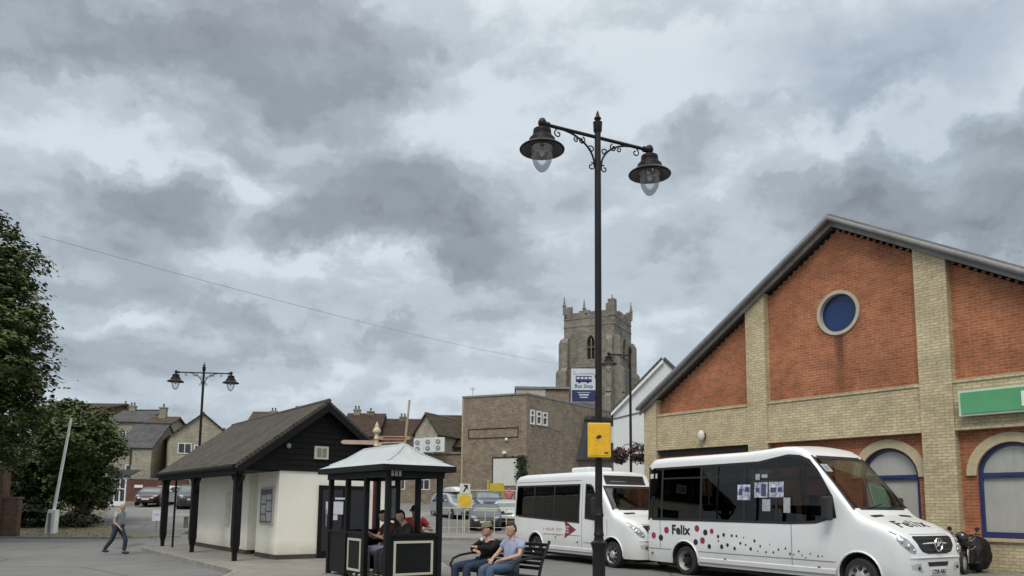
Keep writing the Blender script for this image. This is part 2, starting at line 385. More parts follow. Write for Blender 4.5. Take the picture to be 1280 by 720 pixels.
# ------------------------------------------------------------------ ground
def tz(x, y):
    t = max(0., y-34.); z = .055*t
    return z if z < 1.9 else 1.9 + min(.6, (z-1.9)*.05)
def asphalt(name, base, var=.18, agg=60, patch=1.0):
    m = bpy.data.materials.new(name); m.use_nodes = True; t = m.node_tree; P = bsdf(m)
    P.inputs['Roughness'].default_value = .85; P.inputs['Specular IOR Level'].default_value = .3
    tc = N(t, 'ShaderNodeTexCoord'); O = tc.outputs['Object']
    def ns(s, d=6, r=.6):
        n = N(t, 'ShaderNodeTexNoise'); setin(n, Scale=s, Detail=d, Roughness=r); t.links.new(O, n.inputs['Vector']); return n.outputs['Fac']
    def mr(f, a, b, c, d):
        q = N(t, 'ShaderNodeMapRange'); t.links.new(f, q.inputs[0])
        for i, x in enumerate((a, b, c, d)): q.inputs[i+1].default_value = x
        return q.outputs[0]
    f = M_(t, 'MULTIPLY', mr(ns(.13, 6, .65), .35, .65, 1-var, 1+var), mr(ns(agg, 3, .8), .3, .7, .82, 1.18))
    f = M_(t, 'MULTIPLY', f, mr(ns(1.1*patch, 8, .7), .3, .7, .88, 1.12))
    # old trench patches
    vo = N(t, 'ShaderNodeTexVoronoi'); vo.feature = 'DISTANCE_TO_EDGE'; setin(vo, Scale=.22); t.links.new(O, vo.inputs['Vector'])
    f = M_(t, 'MULTIPLY', f, mr(vo.outputs[0], .004, .012, .62, 1.0))
    # oil drips and old gum: scattered dark spots, and paler worn wheel tracks
    v2 = N(t, 'ShaderNodeTexVoronoi'); setin(v2, Scale=1.7); t.links.new(O, v2.inputs['Vector']); f = M_(t, 'MULTIPLY', f, mr(v2.outputs[0], .03, .10, .72, 1.0))
    f = M_(t, 'MULTIPLY', f, mr(ns(.45, 9, .8), .60, .72, 1.0, .74))
    rgb = N(t, 'ShaderNodeRGB'); rgb.outputs[0].default_value = base+(1,)
    sc = N(t, 'ShaderNodeVectorMath', operation='SCALE'); t.links.new(rgb.outputs[0], sc.inputs[0]); t.links.new(f, sc.inputs['Scale'])
    t.links.new(sc.outputs[0], P.inputs['Base Color'])
    bp = N(t, 'ShaderNodeBump'); setin(bp, Strength=.5, Distance=.01); t.links.new(ns(agg*1.5, 3, .8), bp.inputs['Height']); t.links.new(bp.outputs[0], P.inputs['Normal'])
    MATS[name] = m; return m
M_ROAD = asphalt('asphalt', (.150, .148, .146))
M_PARK = asphalt('car_park_asphalt', (.175, .172, .165), .25, 40)
M_PAVE = mat('paving', (.215, .20, .178), .85, var=.2, scale=1.2, bump=.3, bscale=50)
M_KERB = mat('kerb_concrete', (.22, .21, .19), .85, var=.25, scale=4, bump=.3)
M_VERGE = mat('dry_verge', (.115, .105, .06), .95, var=.3, scale=1.6, bump=.8, bscale=25, c2=(.17, .15, .095))
# terrain sheet, flat near the camera, rising gently to the back
xs = [-900, -400, -200, -120, -80] + list(range(-60, 62, 4)) + [80, 120, 200, 400, 900]
ys = [-300, -100, -40, -20] + list(range(-10, 34, 4)) + list(range(34, 90, 3)) + [100, 130, 200, 400, 900, 2500]
g = MB(); g.add([(x, y, tz(x, y)) for y in ys for x in xs],
    [(j*len(xs)+i, j*len(xs)+i+1, (j+1)*len(xs)+i+1, (j+1)*len(xs)+i) for j in range(len(ys)-1) for i in range(len(xs)-1)])
tag(g.build('ground', M_ROAD, fix=False), kind='structure')
def sheet(name, poly, m, lift, kind='structure', step=2.0):
    b = polypanel([(p[0], p[1]) for p in poly], lambda x, y: (x, y, tz(x, y)+lift), step)
    o = b.build(name, m); 
    for p in o.data.polygons:
        if p.normal.z < 0: p.flip()
    return tag(o, kind=kind)
def FB0(x, y):
    a = R(-53.13); return (4.52+x*math.cos(a)-y*math.sin(a), 26.14+x*math.sin(a)+y*math.cos(a))
def slab(name, poly, m, h):
    b = MB(); b.xy([(p[0], p[1]) for p in poly], -.05, h); return tag(b.build(name, m, bevel=.02), kind='structure')
# car park (left, behind the hut) and the far one, a shade paler than the road
sheet('car_park', [(-60, 38.5), (-4, 38.5), (-4, 44), (-6, 75), (-60, 75)], M_PARK, .006)
# island pavement the hut, the shelter and the bench stand on
A = gnd(180, 688); B = gnd(290, 717)
ISL = [(A.x, A.y), (A.x+.6, A.y-.9), (B.x, B.y), (B.x+.28, B.y-.5), (-5.7, 14.6), (-5.0, 12.6), (-4.2, 8.6), (3.4, 8.6), (3.3, 12.3), (-.8, 16.7), (-1.6, 19.5), (-2.6, 24.6), (-7.5, 31), (-11.2, 31.5)]
slab('pavement', ISL, M_PAVE, .11)
kb = MB()
def kerbrun(b, pts, wd=.14, h=.118, z0=0.):
    for p, q in zip(pts[:-1], pts[1:]):
        p = Vector((p[0], p[1], 0)); q = Vector((q[0], q[1], 0)); d = (q-p); L_ = d.length; d.normalize(); n = Vector((-d.y, d.x, 0))
        k = max(1, int(L_/.9))
        for i in range(k):
            a = p + d*(L_*i/k+.006); c = p + d*(L_*(i+1)/k-.006)
            zz0 = tz(a.x, a.y)+z0
            b.xy([tuple((a-n*wd/2)[:2]), tuple((c-n*wd/2)[:2]), tuple((c+n*wd/2)[:2]), tuple((a+n*wd/2)[:2])], zz0-.06, zz0+h)
kerbrun(kb, ISL + [ISL[0]])
tag(kb.build('kerb', M_KERB, bevel=.012), kind='structure')
HP = [FB0(-.3, 0), FB0(13.5, 0), FB0(13.5, -2.05), (FB0(7.4, -2.05)), FB0(-.3, -1.2)]
slab('terrace', HP, M_PAVE, .28)
# far pavement with the railings, and left verge
far = [gnd(640, 677), gnd(552, 677), gnd(430, 676), gnd(430, 668)]
FP = [(-8.5, 35.6), (9.5, 34.8), (9.5, 37.5), (-8.5, 38.4)]
sheet('footpath', FP, M_PAVE, .05)
kb = MB(); kerbrun(kb, [(-8.5, 35.5), (9.5, 34.7)], .15, .11); tag(kb.build('kerb', M_KERB), kind='structure')
V = [(-40, 33.6), (-26, 33.9), (-17.5, 34.6), (-15.2, 35.5), (-15.6, 36.5), (-19.0, 37.4), (-24, 45), (-29.5, 57), (-45, 58)]
sheet('verge', V, M_VERGE, .03)
kb = MB(); kerbrun(kb, [(-40, 33.4), (-26, 33.7), (-17.5, 34.4), (-15.0, 35.4)], .2, .07); tag(kb.build('kerb', M_KERB), kind='structure')
V2 = [(-15.6, 36.8), (-9.0, 37.2), (-9.0, 38.6), (-16.0, 38.9)]
sheet('verge', V2, M_VERGE, .02)
# worn white line along the far side of the road
M_LINE = mat('worn_white_paint', (.42, .42, .40), .8, var=.35, scale=2.5)
sheet('road_marking', [(-40, 31.9), (-18, 32.6), (-18, 32.72), (-40, 32.02)], M_LINE, .004)
sheet('road_marking', [(-7.5, 33.9), (9, 33.2), (9, 33.32), (-7.5, 34.02)], M_LINE, .004)
# grass tufts on the verge
gb = MB(); rr = random.Random(3)
for i in range(5200):
    if i < 4000:
        x = rr.uniform(-40, -15.4); y = rr.uniform(34.2, 57)
        if x > -19.3-(y-37.4)*.53 and y > 36.4: continue
        if x > -15.8: continue
        dens = math.sin(x*1.3+2)*math.cos(y*.9)+rr.uniform(-1, 1)
        if dens < -.2: continue
    else:
        x = rr.uniform(-15.6, -9.1); y = rr.uniform(36.9, 38.7)
    z = tz(x, y)+.02
    for k in range(3):
        a = rr.uniform(0, PI*2); h = rr.uniform(.03, .10); dx, dy = math.cos(a)*.03, math.sin(a)*.03
        lx, ly = rr.uniform(-.05, .05), rr.uniform(-.05, .05)
        gb.add([(x-dx, y-dy, z), (x+dx, y+dy, z), (x+lx, y+ly, z+h)], [(0, 1, 2)])
tag(gb.build('grass', leafmat('dry_grass', (.13, .125, .06), (.22, .19, .11)), fix=False), 'dry patchy grass on the verge beside the road', 'grass', kind='stuff')
# ------------------------------------------------------------------ the brick gabled hall on the right
M_RED = brick('red_brick', (.39, .135, .062), (.29, .095, .048), (.345, .205, .125), patch=.30)
M_YEL = brick('yellow_brick', (.55, .47, .305), (.44, .37, .235), (.34, .28, .185), patch=.18, ms=.010)
M_ROOFGREY = mat('grey_roof_sheet', (.20, .20, .205), .6, var=.2, scale=2, streak=.2)
M_FASCIA = mat('grey_fascia', (.22, .215, .21), .6, var=.2, scale=1.5, streak=.25)
M_DARK = mat('dark_soffit', (.03, .03, .03), .8)
M_BLUE = mat('blue_frame_paint', (.022, .034, .115), .4, var=.1)
M_BLUEPANEL = mat('blue_disc_paint', (.008, .028, .11), .35, var=.2, scale=2)
M_FROST = mat('frosted_glass', (.42, .42, .39), .22, var=.1, scale=1.2, streak=.12)
M_STONE = mat('pale_stone', (.42, .38, .30), .85, var=.15, scale=3)
FB = Frame(4.52, 26.14, R(-53.13))
hall = thing('brick_hall', 'red and yellow brick gabled hall with a round blue window, behind the near bus', 'building', FB.o, FB.rz)
ax_, az_ = FB.on(1040, 276); lx_, lz_ = FB.on(823, 492); rx_, rz_ = FB.on(1280, 343)
SL = (az_-lz_)/(ax_-lx_); SR = (az_-rz_)/(rx_-ax_)
W_ = 2*ax_; zl = az_-SL*ax_; zr = az_-SR*(W_-ax_)
D_ = 22.
p2 = (FB.on(933, 470)[0], FB.on(957, 470)[0]); p3 = (FB.on(1146, 430)[0], FB.on(1187, 430)[0])
p4 = (2*ax_-p2[0]+p3[1]-p3[1], 0)
piers = [(0, .55), p2, p3, (W_-.55, W_)]
bt = FB.on(1151, 483)[1]; bb = FB.on(1151, 536.5)[1]
print('HALL', round(ax_, 2), round(az_, 2), 'left', round(zl, 2), SL, SR, 'piers', [(round(a, 2), round(b, 2)) for a, b in piers], 'band', bt, bb)
RB = .22    # recess of the red infill behind the yellow piers
def ztop(x): return (zl + SL*x) if x < ax_ else (az_ - SR*(x-ax_))
# windows: centres and sizes in the facade plane
wcx, wtop = FB.on(1264, 552, RB); wl = FB.on(1224, 630, RB)[0]; wbot = FB.on(1225, 672, RB)[1]
wr = wcx - wl; 
w2c = FB.on(1110, 560, RB)[0]
print('WIN', wcx, wl, wtop, wbot, wr, w2c)
wr = max(.62, min(1.1, wr))
spring = wtop - wr
wins = [w2c, wcx, None]
wins = [x for x in wins if x]
# red infill, with the window openings cut
b = MB(); b.xz([(.2, 0), (W_-.2, 0), (W_-.2, ztop(W_-.2)-.25), (ax_, az_-.25), (.2, ztop(.2)-.25)], RB, RB+.3)
red = b.build('infill_wall', M_RED, hall)
cuts = []
oc = FB.on(1048, 391, RB)
for c in wins:
    q = MB(); q.xz([(c-wr, wbot), (c+wr, wbot)] + arc((c, spring), wr, 0, PI, 20), RB-.5, RB+.8)
    cuts.append(q.build('cut', M_RED))
orad = (FB.on(1071, 391, RB)[0]-FB.on(1025, 391, RB)[0])/2; ozr = (FB.on(1048, 366, RB)[1]-FB.on(1048, 416, RB)[1])/2
q = MB(); q.xz(arc(oc, orad, 0, 2*PI, 40)[:-1], RB-.5, RB+.8); cuts.append(q.build('cut', M_RED))
print('OCULUS', oc, orad, ozr)
boolean(red, cuts)
# piers and string band in yellow brick (butted)
for i, (a, c) in enumerate(piers):
    b = MB()
    za, zc = ztop(a)-.12, ztop(c)-.12
    b.xz([(a, 0), (c, 0), (c, zc)] + ([(ax_, az_-.12)] if a < ax_ < c else []) + [(a, za)], 0, .45 if i not in (0, 3) else .45)
    b.build('pier', M_YEL, hall)
bays = [(piers[i][1], piers[i+1][0]) for i in range(3)]
for a, c in bays:
    b = MB(); b.box(a, c, .06, .40, bb, bt)
    b.box(a, c, .03, .40, bt, bt+.075); b.box(a, c, .00, .40, bb-.09, bb)
    b.build('string_band', M_YEL, hall)
    b = MB(); b.box(a, c, .08, .40, 0, wbot-.08); b.box(a, c, .05, .40, wbot-.08, wbot-.004); b.build('plinth', M_YEL, hall)
# sloping gable trim: dentil course, fascia and the roof
for (xa, xb, s) in ((p_[0], p_[1], 0) for p_ in ((piers[0][1], piers[1][0]), (piers[1][1], piers[2][0]), (piers[2][1], W_-.6))):
    b = MB()
    n = int((xb-xa)/.17)
    for i in range(n):
        x = xa+.04+i*.17
        z = ztop(x)
        inp = x+.08 > xb
        if inp: continue
        b.box(x, x+.08, RB-.022, RB+.02, z-.26, z-.2)
    b.build('dentil_course', M_RED, hall)
OV = .10
xl, xr = -.12, W_+.12
def rakes(d0, d1): return [(xl, ztop(xl)+d0), (ax_, az_+d0), (xr, ztop(xr)+d0), (xr, ztop(xr)+d1), (ax_, az_+d1), (xl, ztop(xl)+d1)]
b = MB(); b.xz(rakes(-.17, .10), -OV, -OV+.06); b.build('fascia', M_FASCIA, hall)
b = MB(); b.xz(rakes(.10, .17), -OV-.08, D_+.3)
b.build('roof', M_ROOFGREY, hall)
b = MB(); b.xz(rakes(-.06, .02), -OV+.06, RB); b.build('soffit', mat('soffit_brown', (.11, .085, .07), .8), hall)
b = MB(); b.tube([(xl-.02, -OV-.1, ztop(xl)+.03), (ax_, -OV-.1, az_+.03), (xr, -OV-.1, ztop(xr)+.03)], .075, 10)
b.build('verge_capping', M_FASCIA, hall, smooth=40)
b = MB(); b.box(.03, .45, .45, D_, 0, ztop(0)-.15); b.box(W_-.45, W_-.03, .45, D_, 0, ztop(W_)-.2); b.box(.5, W_-.5, D_-.3, D_, 0, ztop(0)-.2)
b.xz([(.5, ztop(0)-.2), (W_-.5, ztop(W_)-.2), (ax_, az_-.4)], D_-.3, D_)
b.build('side_walls', M_YEL, hall)
# oculus
o = MB(); ring = arc(oc, orad+.085, 0, 2*PI, 48)[:-1]; rin = arc(oc, orad-.005, 0, 2*PI, 48)[:-1]
vs = [(p[0], RB-.05, p[1]) for p in ring]+[(p[0], RB-.05, p[1]) for p in rin]+[(p[0], RB+.05, p[1]) for p in ring]+[(p[0], RB+.24, p[1]) for p in rin]
n = 48; fs = []
for i in range(n):
    j = (i+1) % n; fs += [(i, j, n+j, n+i), (n+i, n+j, 3*n+j, 3*n+i), (i, 2*n+i, 2*n+j, j)]
o.add(vs, fs); wnd = o.build('round_window', M_STONE, hall, smooth=30)
o = MB(); o.xz(arc(oc, orad-.006, 0, 2*PI, 48)[:-1], RB+.10, RB+.14); o.build('pane', M_BLUEPANEL, wnd)
# rust and water stain under the round window: a real mark with its own shape
M_STAIN = bpy.data.materials.new('water_stain'); M_STAIN.use_nodes = True; t = M_STAIN.node_tree; P = bsdf(M_STAIN)
P.inputs['Base Color'].default_value = (.035, .025, .022, 1); P.inputs['Roughness'].default_value = .9
tc_ = N(t, 'ShaderNodeTexCoord'); sp_ = N(t, 'ShaderNodeSeparateXYZ'); t.links.new(tc_.outputs['UV'], sp_.inputs[0])
mp_ = N(t, 'ShaderNodeMapping'); mp_.inputs['Scale'].default_value = (9, 9, 1.2); t.links.new(tc_.outputs['Object'], mp_.inputs[0])
n_ = N(t, 'ShaderNodeTexNoise'); setin(n_, Scale=1, Detail=6, Roughness=.7); t.links.new(mp_.outputs[0], n_.inputs['Vector'])
ex_ = M_(t, 'SUBTRACT', 1.0, M_(t, 'ABSOLUTE', M_(t, 'MULTIPLY', M_(t, 'SUBTRACT', sp_.outputs[0], .5), 2.0)))
a_ = M_(t, 'MULTIPLY', M_(t, 'MULTIPLY', ex_, M_(t, 'POWER', sp_.outputs[1], .6)), M_(t, 'MULTIPLY', n_.outputs['Fac'], 1.0), clamp=True)
t.links.new(a_, P.inputs['Alpha'])
s_ = MB(); zt, zb_ = oc[1]-orad-.12, oc[1]-orad-1.75
s_.add([(oc[0]-.16, RB-.004, zb_), (oc[0]+.2, RB-.004, zb_), (oc[0]+.22, RB-.004, zt), (oc[0]-.22, RB-.004, zt)], [(0, 1, 2, 3)])
s_.build('stain', M_STAIN, wnd, fix=False, uvproj=lambda co, no: ((co.x-(oc[0]-.2))/.4, (co.z-zb_)/(zt-zb_)))
# arched windows
for c in wins:
    o = MB(); ow = .22; NN = 22
    pin = arc((c, spring), wr+.002, 0, PI, NN); pout = arc((c, spring), wr+ow, 0, PI, NN)
    for i in range(NN):
        q = [pin[i], pout[i], pout[i+1], pin[i+1]]; o.xz(q, RB-.06, RB+.10)
    frame = o.build('window', mat('arch_stone_brick', (.46, .39, .25), .85, var=.14, scale=6), hall)
    f = MB(); fw = .085
    outer = [(c-wr, wbot), (c+wr, wbot)] + arc((c, spring), wr, 0, PI, NN); inner = [(c-wr+fw, wbot+fw*1.6), (c+wr-fw, wbot+fw*1.6)] + arc((c, spring), wr-fw, 0, PI, NN)
    n = len(outer); vs = []
    for y in (RB+.06, RB+.16): vs += [(p[0], y, p[1]) for p in outer] + [(p[0], y, p[1]) for p in inner]
    fs = []
    for i in range(n):
        j = (i+1) % n; fs += [(i, j, n+j, n+i), (n+i, n+j, 3*n+j, 3*n+i), (2*n+i, 2*n+j, 3*n+j, 3*n+i), (i, 2*n+i, 2*n+j, j)]
    f.add(vs, fs); f.box(c-wr+fw, c+wr-fw, RB+.05, RB+.15, spring-.06, spring+.06); f.box(c-.3, c+.35, RB+.035, RB+.05, spring-.02, spring+.02)
    f.build('frame', M_BLUE, frame)
    f = MB(); f.xz([(c-wr+.02, wbot+.02), (c+wr-.02, wbot+.02)] + arc((c, spring), wr-.02, 0, PI, NN), RB+.11, RB+.13); f.build('pane', M_FROST, frame)
    f = MB(); f.box(c-wr-.05, c+wr+.05, RB-.2, RB+.12, wbot-.075, wbot-.003); f.build('sill', mat('arch_stone_brick', (.46, .39, .25)), frame)
# dark strip across the left bay below the string band, mostly behind the bus
for (a, c) in bays[:2]:
    zt = FB.on(880, 561, 0)[1]
    b = MB(); 
    if a < 1: b.box(a+.05, c-.1, RB-.1, RB-.01, zt-.12, zt+.05); b.build('dark_strip', M_DARK, hall)
# green fascia sign (two boards in one tray) and small bulkhead lamp
gx0, gz1 = FB.on(1201, 490); gz0 = FB.on(1201, 521.5)[1]
sgn = thing('shop_sign', 'long green sign board with a pale edge on the yellow band of the brick hall', 'sign', FB.w(gx0, 0, gz0), FB.rz)
GH = gz1-gz0
b = MB(); b.box(0, 4.2, -.16, -.002, 0, GH); b.build('tray', mat('sign_tray', (.50, .62, .50), .5), sgn)
b = MB(); b.box(.06, 4.14, -.185, -.163, .05, GH-.05); b.build('face', mat('sign_green', (.09, .33, .15), .45, var=.08), sgn)
l0 = FB.on(1277.5, 505, -.18)[0]-gx0
b = MB(); b.box(l0, l0+.8, -.196, -.188, .12, GH-.14); b.build('lettering', mat('white_letter', (.75, .8, .75), .5), sgn)
lx, lz = FB.on(879, 545, 0)
lamp = thing('bulkhead_light', 'small oval white light fixed to the yellow band of the brick hall', 'wall light', FB.w(lx, 0, lz), FB.rz)
b = MB(); b.ball((0, -.11, 0), .13, .09, .18); b.build('diffuser', mat('lamp_white', (.6, .58, .52), .3), lamp, smooth=60)
b = MB(); b.box(-.06, .06, -.06, .058, -.1, .1); b.build('base', M_DARK, lamp)

# ------------------------------------------------------------------ hut
K = 1.0645
M_RENDER = mat('cream_render', (.88, .85, .745), .85, var=.04, scale=1.5, bump=.15, bscale=60, streak=.02)
M_BLACKWOOD = mat('black_painted_wood', (.006, .006, .0065), .6, var=.3, scale=5, bump=.1, spec=.22)
M_BOARDS = M_BLACKWOOD
M_TILE = tiles('mossy_tiles', (.095, .085, .072), (.07, .063, .055), .27, .13, .3, moss=(.072, .075, .045))
M_PLINTH = mat('dark_plinth', (.06, .052, .045), .8, var=.3, scale=4)
FH = Frame(-6.44, 21.4, R(36.5))
hut = thing('bus_station_hut', 'low cream rendered hut with a mossy tiled roof and black boarded gable', 'building', FH.o, FH.rz)
z_ap = FH.on(411, 505, -.3)[1]; x_ap = FH.on(411, 505, -.3)[0]
xe, ze = FH.on(296, 583, -.3)
print('HUT apex', x_ap, z_ap, 'eave', xe, ze, FH.onx(203, 597, xe))
zw = FH.on(352, 588, 0)[1]; print('wall top', zw)
HL = 8.4; GW = 3.75
s_h = (z_ap-ze)/(x_ap-xe)
xre = 2*x_ap-xe
G0 = .11
rec = [FH.onx(320, 660)[0], FH.onx(309, 660)[0]]; print('recess', rec)
b = MB(); b.box(0, GW, 0, .12, G0+.12, zw)
b.box(0, .2, .12, rec[0], G0+.12, zw); b.box(.35, .45, rec[0], rec[1], G0+.12, zw); b.box(0, .2, rec[1], HL, G0+.12, zw); b.box(.2, GW, HL-.2, HL, G0, zw); b.box(GW-.2, GW, .12, HL-.2, G0, zw)
b.box(.2, .35, rec[0]-.06, rec[0], G0+.12, zw); b.box(.2, .35, rec[1], rec[1]+.06, G0+.12, zw)
P = bsdf(M_RENDER); t = M_RENDER.node_tree; src = P.inputs['Base Color'].links[0].from_socket
tc_ = N(t, 'ShaderNodeTexCoord'); sp_ = N(t, 'ShaderNodeSeparateXYZ'); t.links.new(tc_.outputs['Object'], sp_.inputs[0])
nz_ = N(t, 'ShaderNodeTexNoise'); setin(nz_, Scale=2.2, Detail=8, Roughness=.75); t.links.new(tc_.outputs['Object'], nz_.inputs['Vector'])
hh_ = M_(t, 'ADD', sp_.outputs[2], M_(t, 'MULTIPLY', nz_.outputs['Fac'], -.75)); mr_ = N(t, 'ShaderNodeMapRange'); t.links.new(hh_, mr_.inputs[0])
mr_.inputs[1].default_value = -.15; mr_.inputs[2].default_value = .25; mr_.inputs[3].default_value = .42; mr_.inputs[4].default_value = 0.
mx_ = N(t, 'ShaderNodeMix', data_type='RGBA'); t.links.new(mr_.outputs[0], mx_.inputs[0]); t.links.new(src, mx_.inputs[6]); mx_.inputs[7].default_value = (.30, .26, .19, 1); t.links.new(mx_.outputs[2], P.inputs['Base Color'])
b.build('wall', M_RENDER, hut, bevel=.01)
b = MB(); b.box(-.03, GW+.03, -.03, .1, 0, G0+.12); b.box(-.03, .15, .1, rec[0]-.03, 0, G0+.12); b.box(-.03, .15, rec[1]+.03, HL, 0, G0+.12); b.build('plinth', M_PLINTH, hut)
# boarded gable
b = MB(); zg = zw
nb = 22; bw_ = (xre-xe-.2)/nb
yb = -.06
for i in range(60):
    pass
x = -.98
zs = lambda x: (ze + s_h*(x-xe)) if x < x_ap else (z_ap - s_h*(x-x_ap))
z = zg
while z < z_ap-.25:
    h = .16; zz = min(z+h, z_ap-.12)
    xa = x_ap-(z_ap-.12-z)/s_h; xb = x_ap-(z_ap-.12-zz)/s_h
    xa = max(xa, xe+.1); xb = max(xb, xe+.1)
    b.prism([(xa, z), (2*x_ap-xa, z), (2*x_ap-xb, zz-.004), (xb, zz-.004)], 0, 1, lambda u, v, t, z=z, h=h: (u, (.04 if t else -.045+.02*(v-z)/h), v))
    z += h
gab = b.build('gable_boarding', M_BOARDS, hut)
b = MB(); b.box(-1.05, 0, .04, .12, zg-.02, zg+.1); b.build('gable_beam', M_BLACKWOOD, hut)
# soffit under the veranda
b = MB(); b.box(-1.1, -.002, .05, HL, zw-.02, zw+.03); b.build('veranda_ceiling', M_BLACKWOOD, hut)
# roof slopes
def slope(x0, z0, x1, z1, y0, y1, th, name, m, parent, lift=0.):
    d = Vector((x1-x0, 0, z1-z0)).normalized(); n = Vector((-d.z, 0, d.x))
    if n.z < 0: n = -n
    b = MB(); P_ = [(x0, z0), (x1, z1)]; vs = []
    for (x, z) in P_:
        for t in (0, th):
            for y in (y0, y1): vs.append(Vector((x, y, z)) + n*t)
    b.add(vs, [(0, 1, 5, 4), (2, 6, 7, 3), (0, 2, 3, 1), (4, 5, 7, 6), (0, 4, 6, 2), (1, 3, 7, 5)])
    o = b.build(name, m, parent, uvproj=lambda co, no: (co.y, (Vector((co.x, 0, co.z))).dot(d)))
    return o
slope(xe, ze, x_ap, z_ap, -.30, HL+.3, .09, 'roof', M_TILE, hut)
slope(xre, ze, x_ap, z_ap, -.30, HL+.3, .09, 'roof', M_TILE, hut)
b = MB(); b.tube([(x_ap, -.33, z_ap+.09), (x_ap, HL+.32, z_ap+.07)], .07, 8); b.build('ridge_tiles', mat('ridge_clay', (.06, .055, .045), .9, var=.3), hut, smooth=50)
b = MB()
for s in (0, 1):
    x0, x1 = (xe-.05, x_ap) if not s else (xre+.05, x_ap)
    d = Vector((x1-x0, 0, z_ap-(ze-s_h*.05))).normalized(); n = Vector((-d.z, 0, d.x)); n = n if n.z > 0 else -n
    P0 = Vector((x0, 0, ze-s_h*.05)); P1 = Vector((x_ap, 0, z_ap))
    q = [P0-n*.18, P1-Vector((0, 0, .22)), P1-Vector((0, 0, -.0)), P0-n*.0]
    b.prism([(p.x, p.z) for p in q], -.36, -.305, lambda u, v, t: (u, t, v))
b.build('bargeboard', M_BLACKWOOD, hut)
b = MB(); b.tube([(xe-.08, -.3, ze-.01), (xe-.08, HL+.3, ze-.01)], .06, 8); b.box(xe-.02, xe+.02, -.3, HL+.3, ze-.2, ze-.02); b.build('gutter', M_BLACKWOOD, hut, smooth=40)
b = MB(); b.box(-1.2, -1.04, -.2, HL+.1, zw-.16, zw+.02); b.build('veranda_beam', M_BLACKWOOD, hut)
for px, py in ((295, 704), (241.5, 696), (204.5, 688)):
    yy = FH.onx(px, 655, -1.12)[0]; print('post', yy)
    b = MB(); w_ = .10
    b.box(-1.12-w_, -1.12+w_, yy-w_, yy+w_, G0+.45, zw-.16)
    # chamfered foot
    k = .07
    b.add([(-1.12-w_, yy-w_, G0+.45), (-1.12+w_, yy-w_, G0+.45), (-1.12+w_, yy+w_, G0+.45), (-1.12-w_, yy+w_, G0+.45),
           (-1.12-k, yy-k, G0+.22), (-1.12+k, yy-k, G0+.22), (-1.12+k, yy+k, G0+.22), (-1.12-k, yy+k, G0+.22)],
          [(0, 1, 5, 4), (1, 2, 6, 5), (2, 3, 7, 6), (3, 0, 4, 7), (4, 5, 6, 7)])
    b.box(-1.12-k*.8, -1.12+k*.8, yy-k*.8, yy+k*.8, G0, G0+.25)
    # curved braces up to the beam
    b.tube([(-1.12, yy+.1, zw-.55), (-1.12, yy+.3, zw-.32), (-1.12, yy+.5, zw-.17)], .045, 6)
    b.tube([(-1.12, yy-.1, zw-.55), (-1.12, yy-.3, zw-.32), (-1.12, yy-.5, zw-.17)], .045, 6)
    b.build('veranda_post', M_BLACKWOOD, hut)
b = MB(); b.tube([(-1.0, 7.3, G0), (-1.0, 7.3, zw)], .035, 8); b.build('downpipe', M_BLACKWOOD, hut)
# poster case on the left wall
y0_, z1_ = FH.onx(344, 609); y1_, z0_ = FH.onx(326, 655)
pc = thing('poster_case', 'glazed timetable case with small pictures on the left wall of the hut', 'notice board', FH.w(0, 0, 0), FH.rz)
pc.parent = None
M_CASEW = mat('case_frame', (.45, .44, .40), .5)
b = MB(); b.box(-.05, -.002, y0_, y1_, z0_, z1_); b.build('frame', M_CASEW, pc)
b = MB(); b.box(-.056, -.052, y0_+.06, y1_-.06, z0_+.06, z1_-.06); b.build('backboard', mat('case_board', (.12, .12, .12), .4), pc)
pr = random.Random(2); b = MB()
yy = y0_+.1
M_PAPERS = mat('papers', (.5, .5, .48), .5, var=.5, scale=14)
for cc in range(2):
    zz = z0_+.1
    while zz < z1_-.3:
        h = pr.uniform(.16, .26); w2 = (y1_-y0_-.3)/2
        b.box(-.060, -.057, yy, yy+w2, zz, zz+h); zz += h+.04
    yy += w2+.06
b.build('notices', M_PAPERS, pc)
# small electrical box, alarm, vent and downpipe
y0_, z1_ = FH.onx(289, 616); y1_, z0_ = FH.onx(283, 657)
mb_ = thing('meter_box', 'tall narrow pale box on the left wall of the hut', 'box', FH.o, FH.rz)
b = MB(); b.box(-.07, -.002, y0_, y1_, z0_, z1_); b.build('case', mat('box_paint', (.70, .68, .58), .6), mb_, bevel=.01)
b = MB(); b.box(-.078, -.071, y0_+.06, y1_-.06, z0_+.08, z1_-.08); b.build('lid', mat('box_paint2', (.74, .72, .62), .6), mb_)
vx0, vz1 = FH.on(393.5, 557.5, -.08); vx1, vz0 = FH.on(410, 574.5, -.08)
vt = MB(); vt.box(vx0, vx1, -.11, -.05, vz0, vz1); vo_ = vt.build('vent', mat('vent_paint', (.50, .49, .40), .6), hut)
vt = MB()
for k in range(2):
    a = vx0+.05+k*(vx1-vx0-.1)/2+.015; 
    vt.box(a, a+(vx1-vx0-.1)/2-.03, -.116, -.112, vz0+.06, vz1-.06)
vt.build('grille', mat('vent_dark', (.22, .22, .17), .7, var=.3, scale=20), vo_)
ax2, az2 = FH.on(360.5, 557, -.08); b = MB(); b.ball((ax2, -.11, az2), .07, .06, .08); b.build('security_lamp', mat('lamp_grey', (.35, .35, .34), .4), hut, smooth=50)
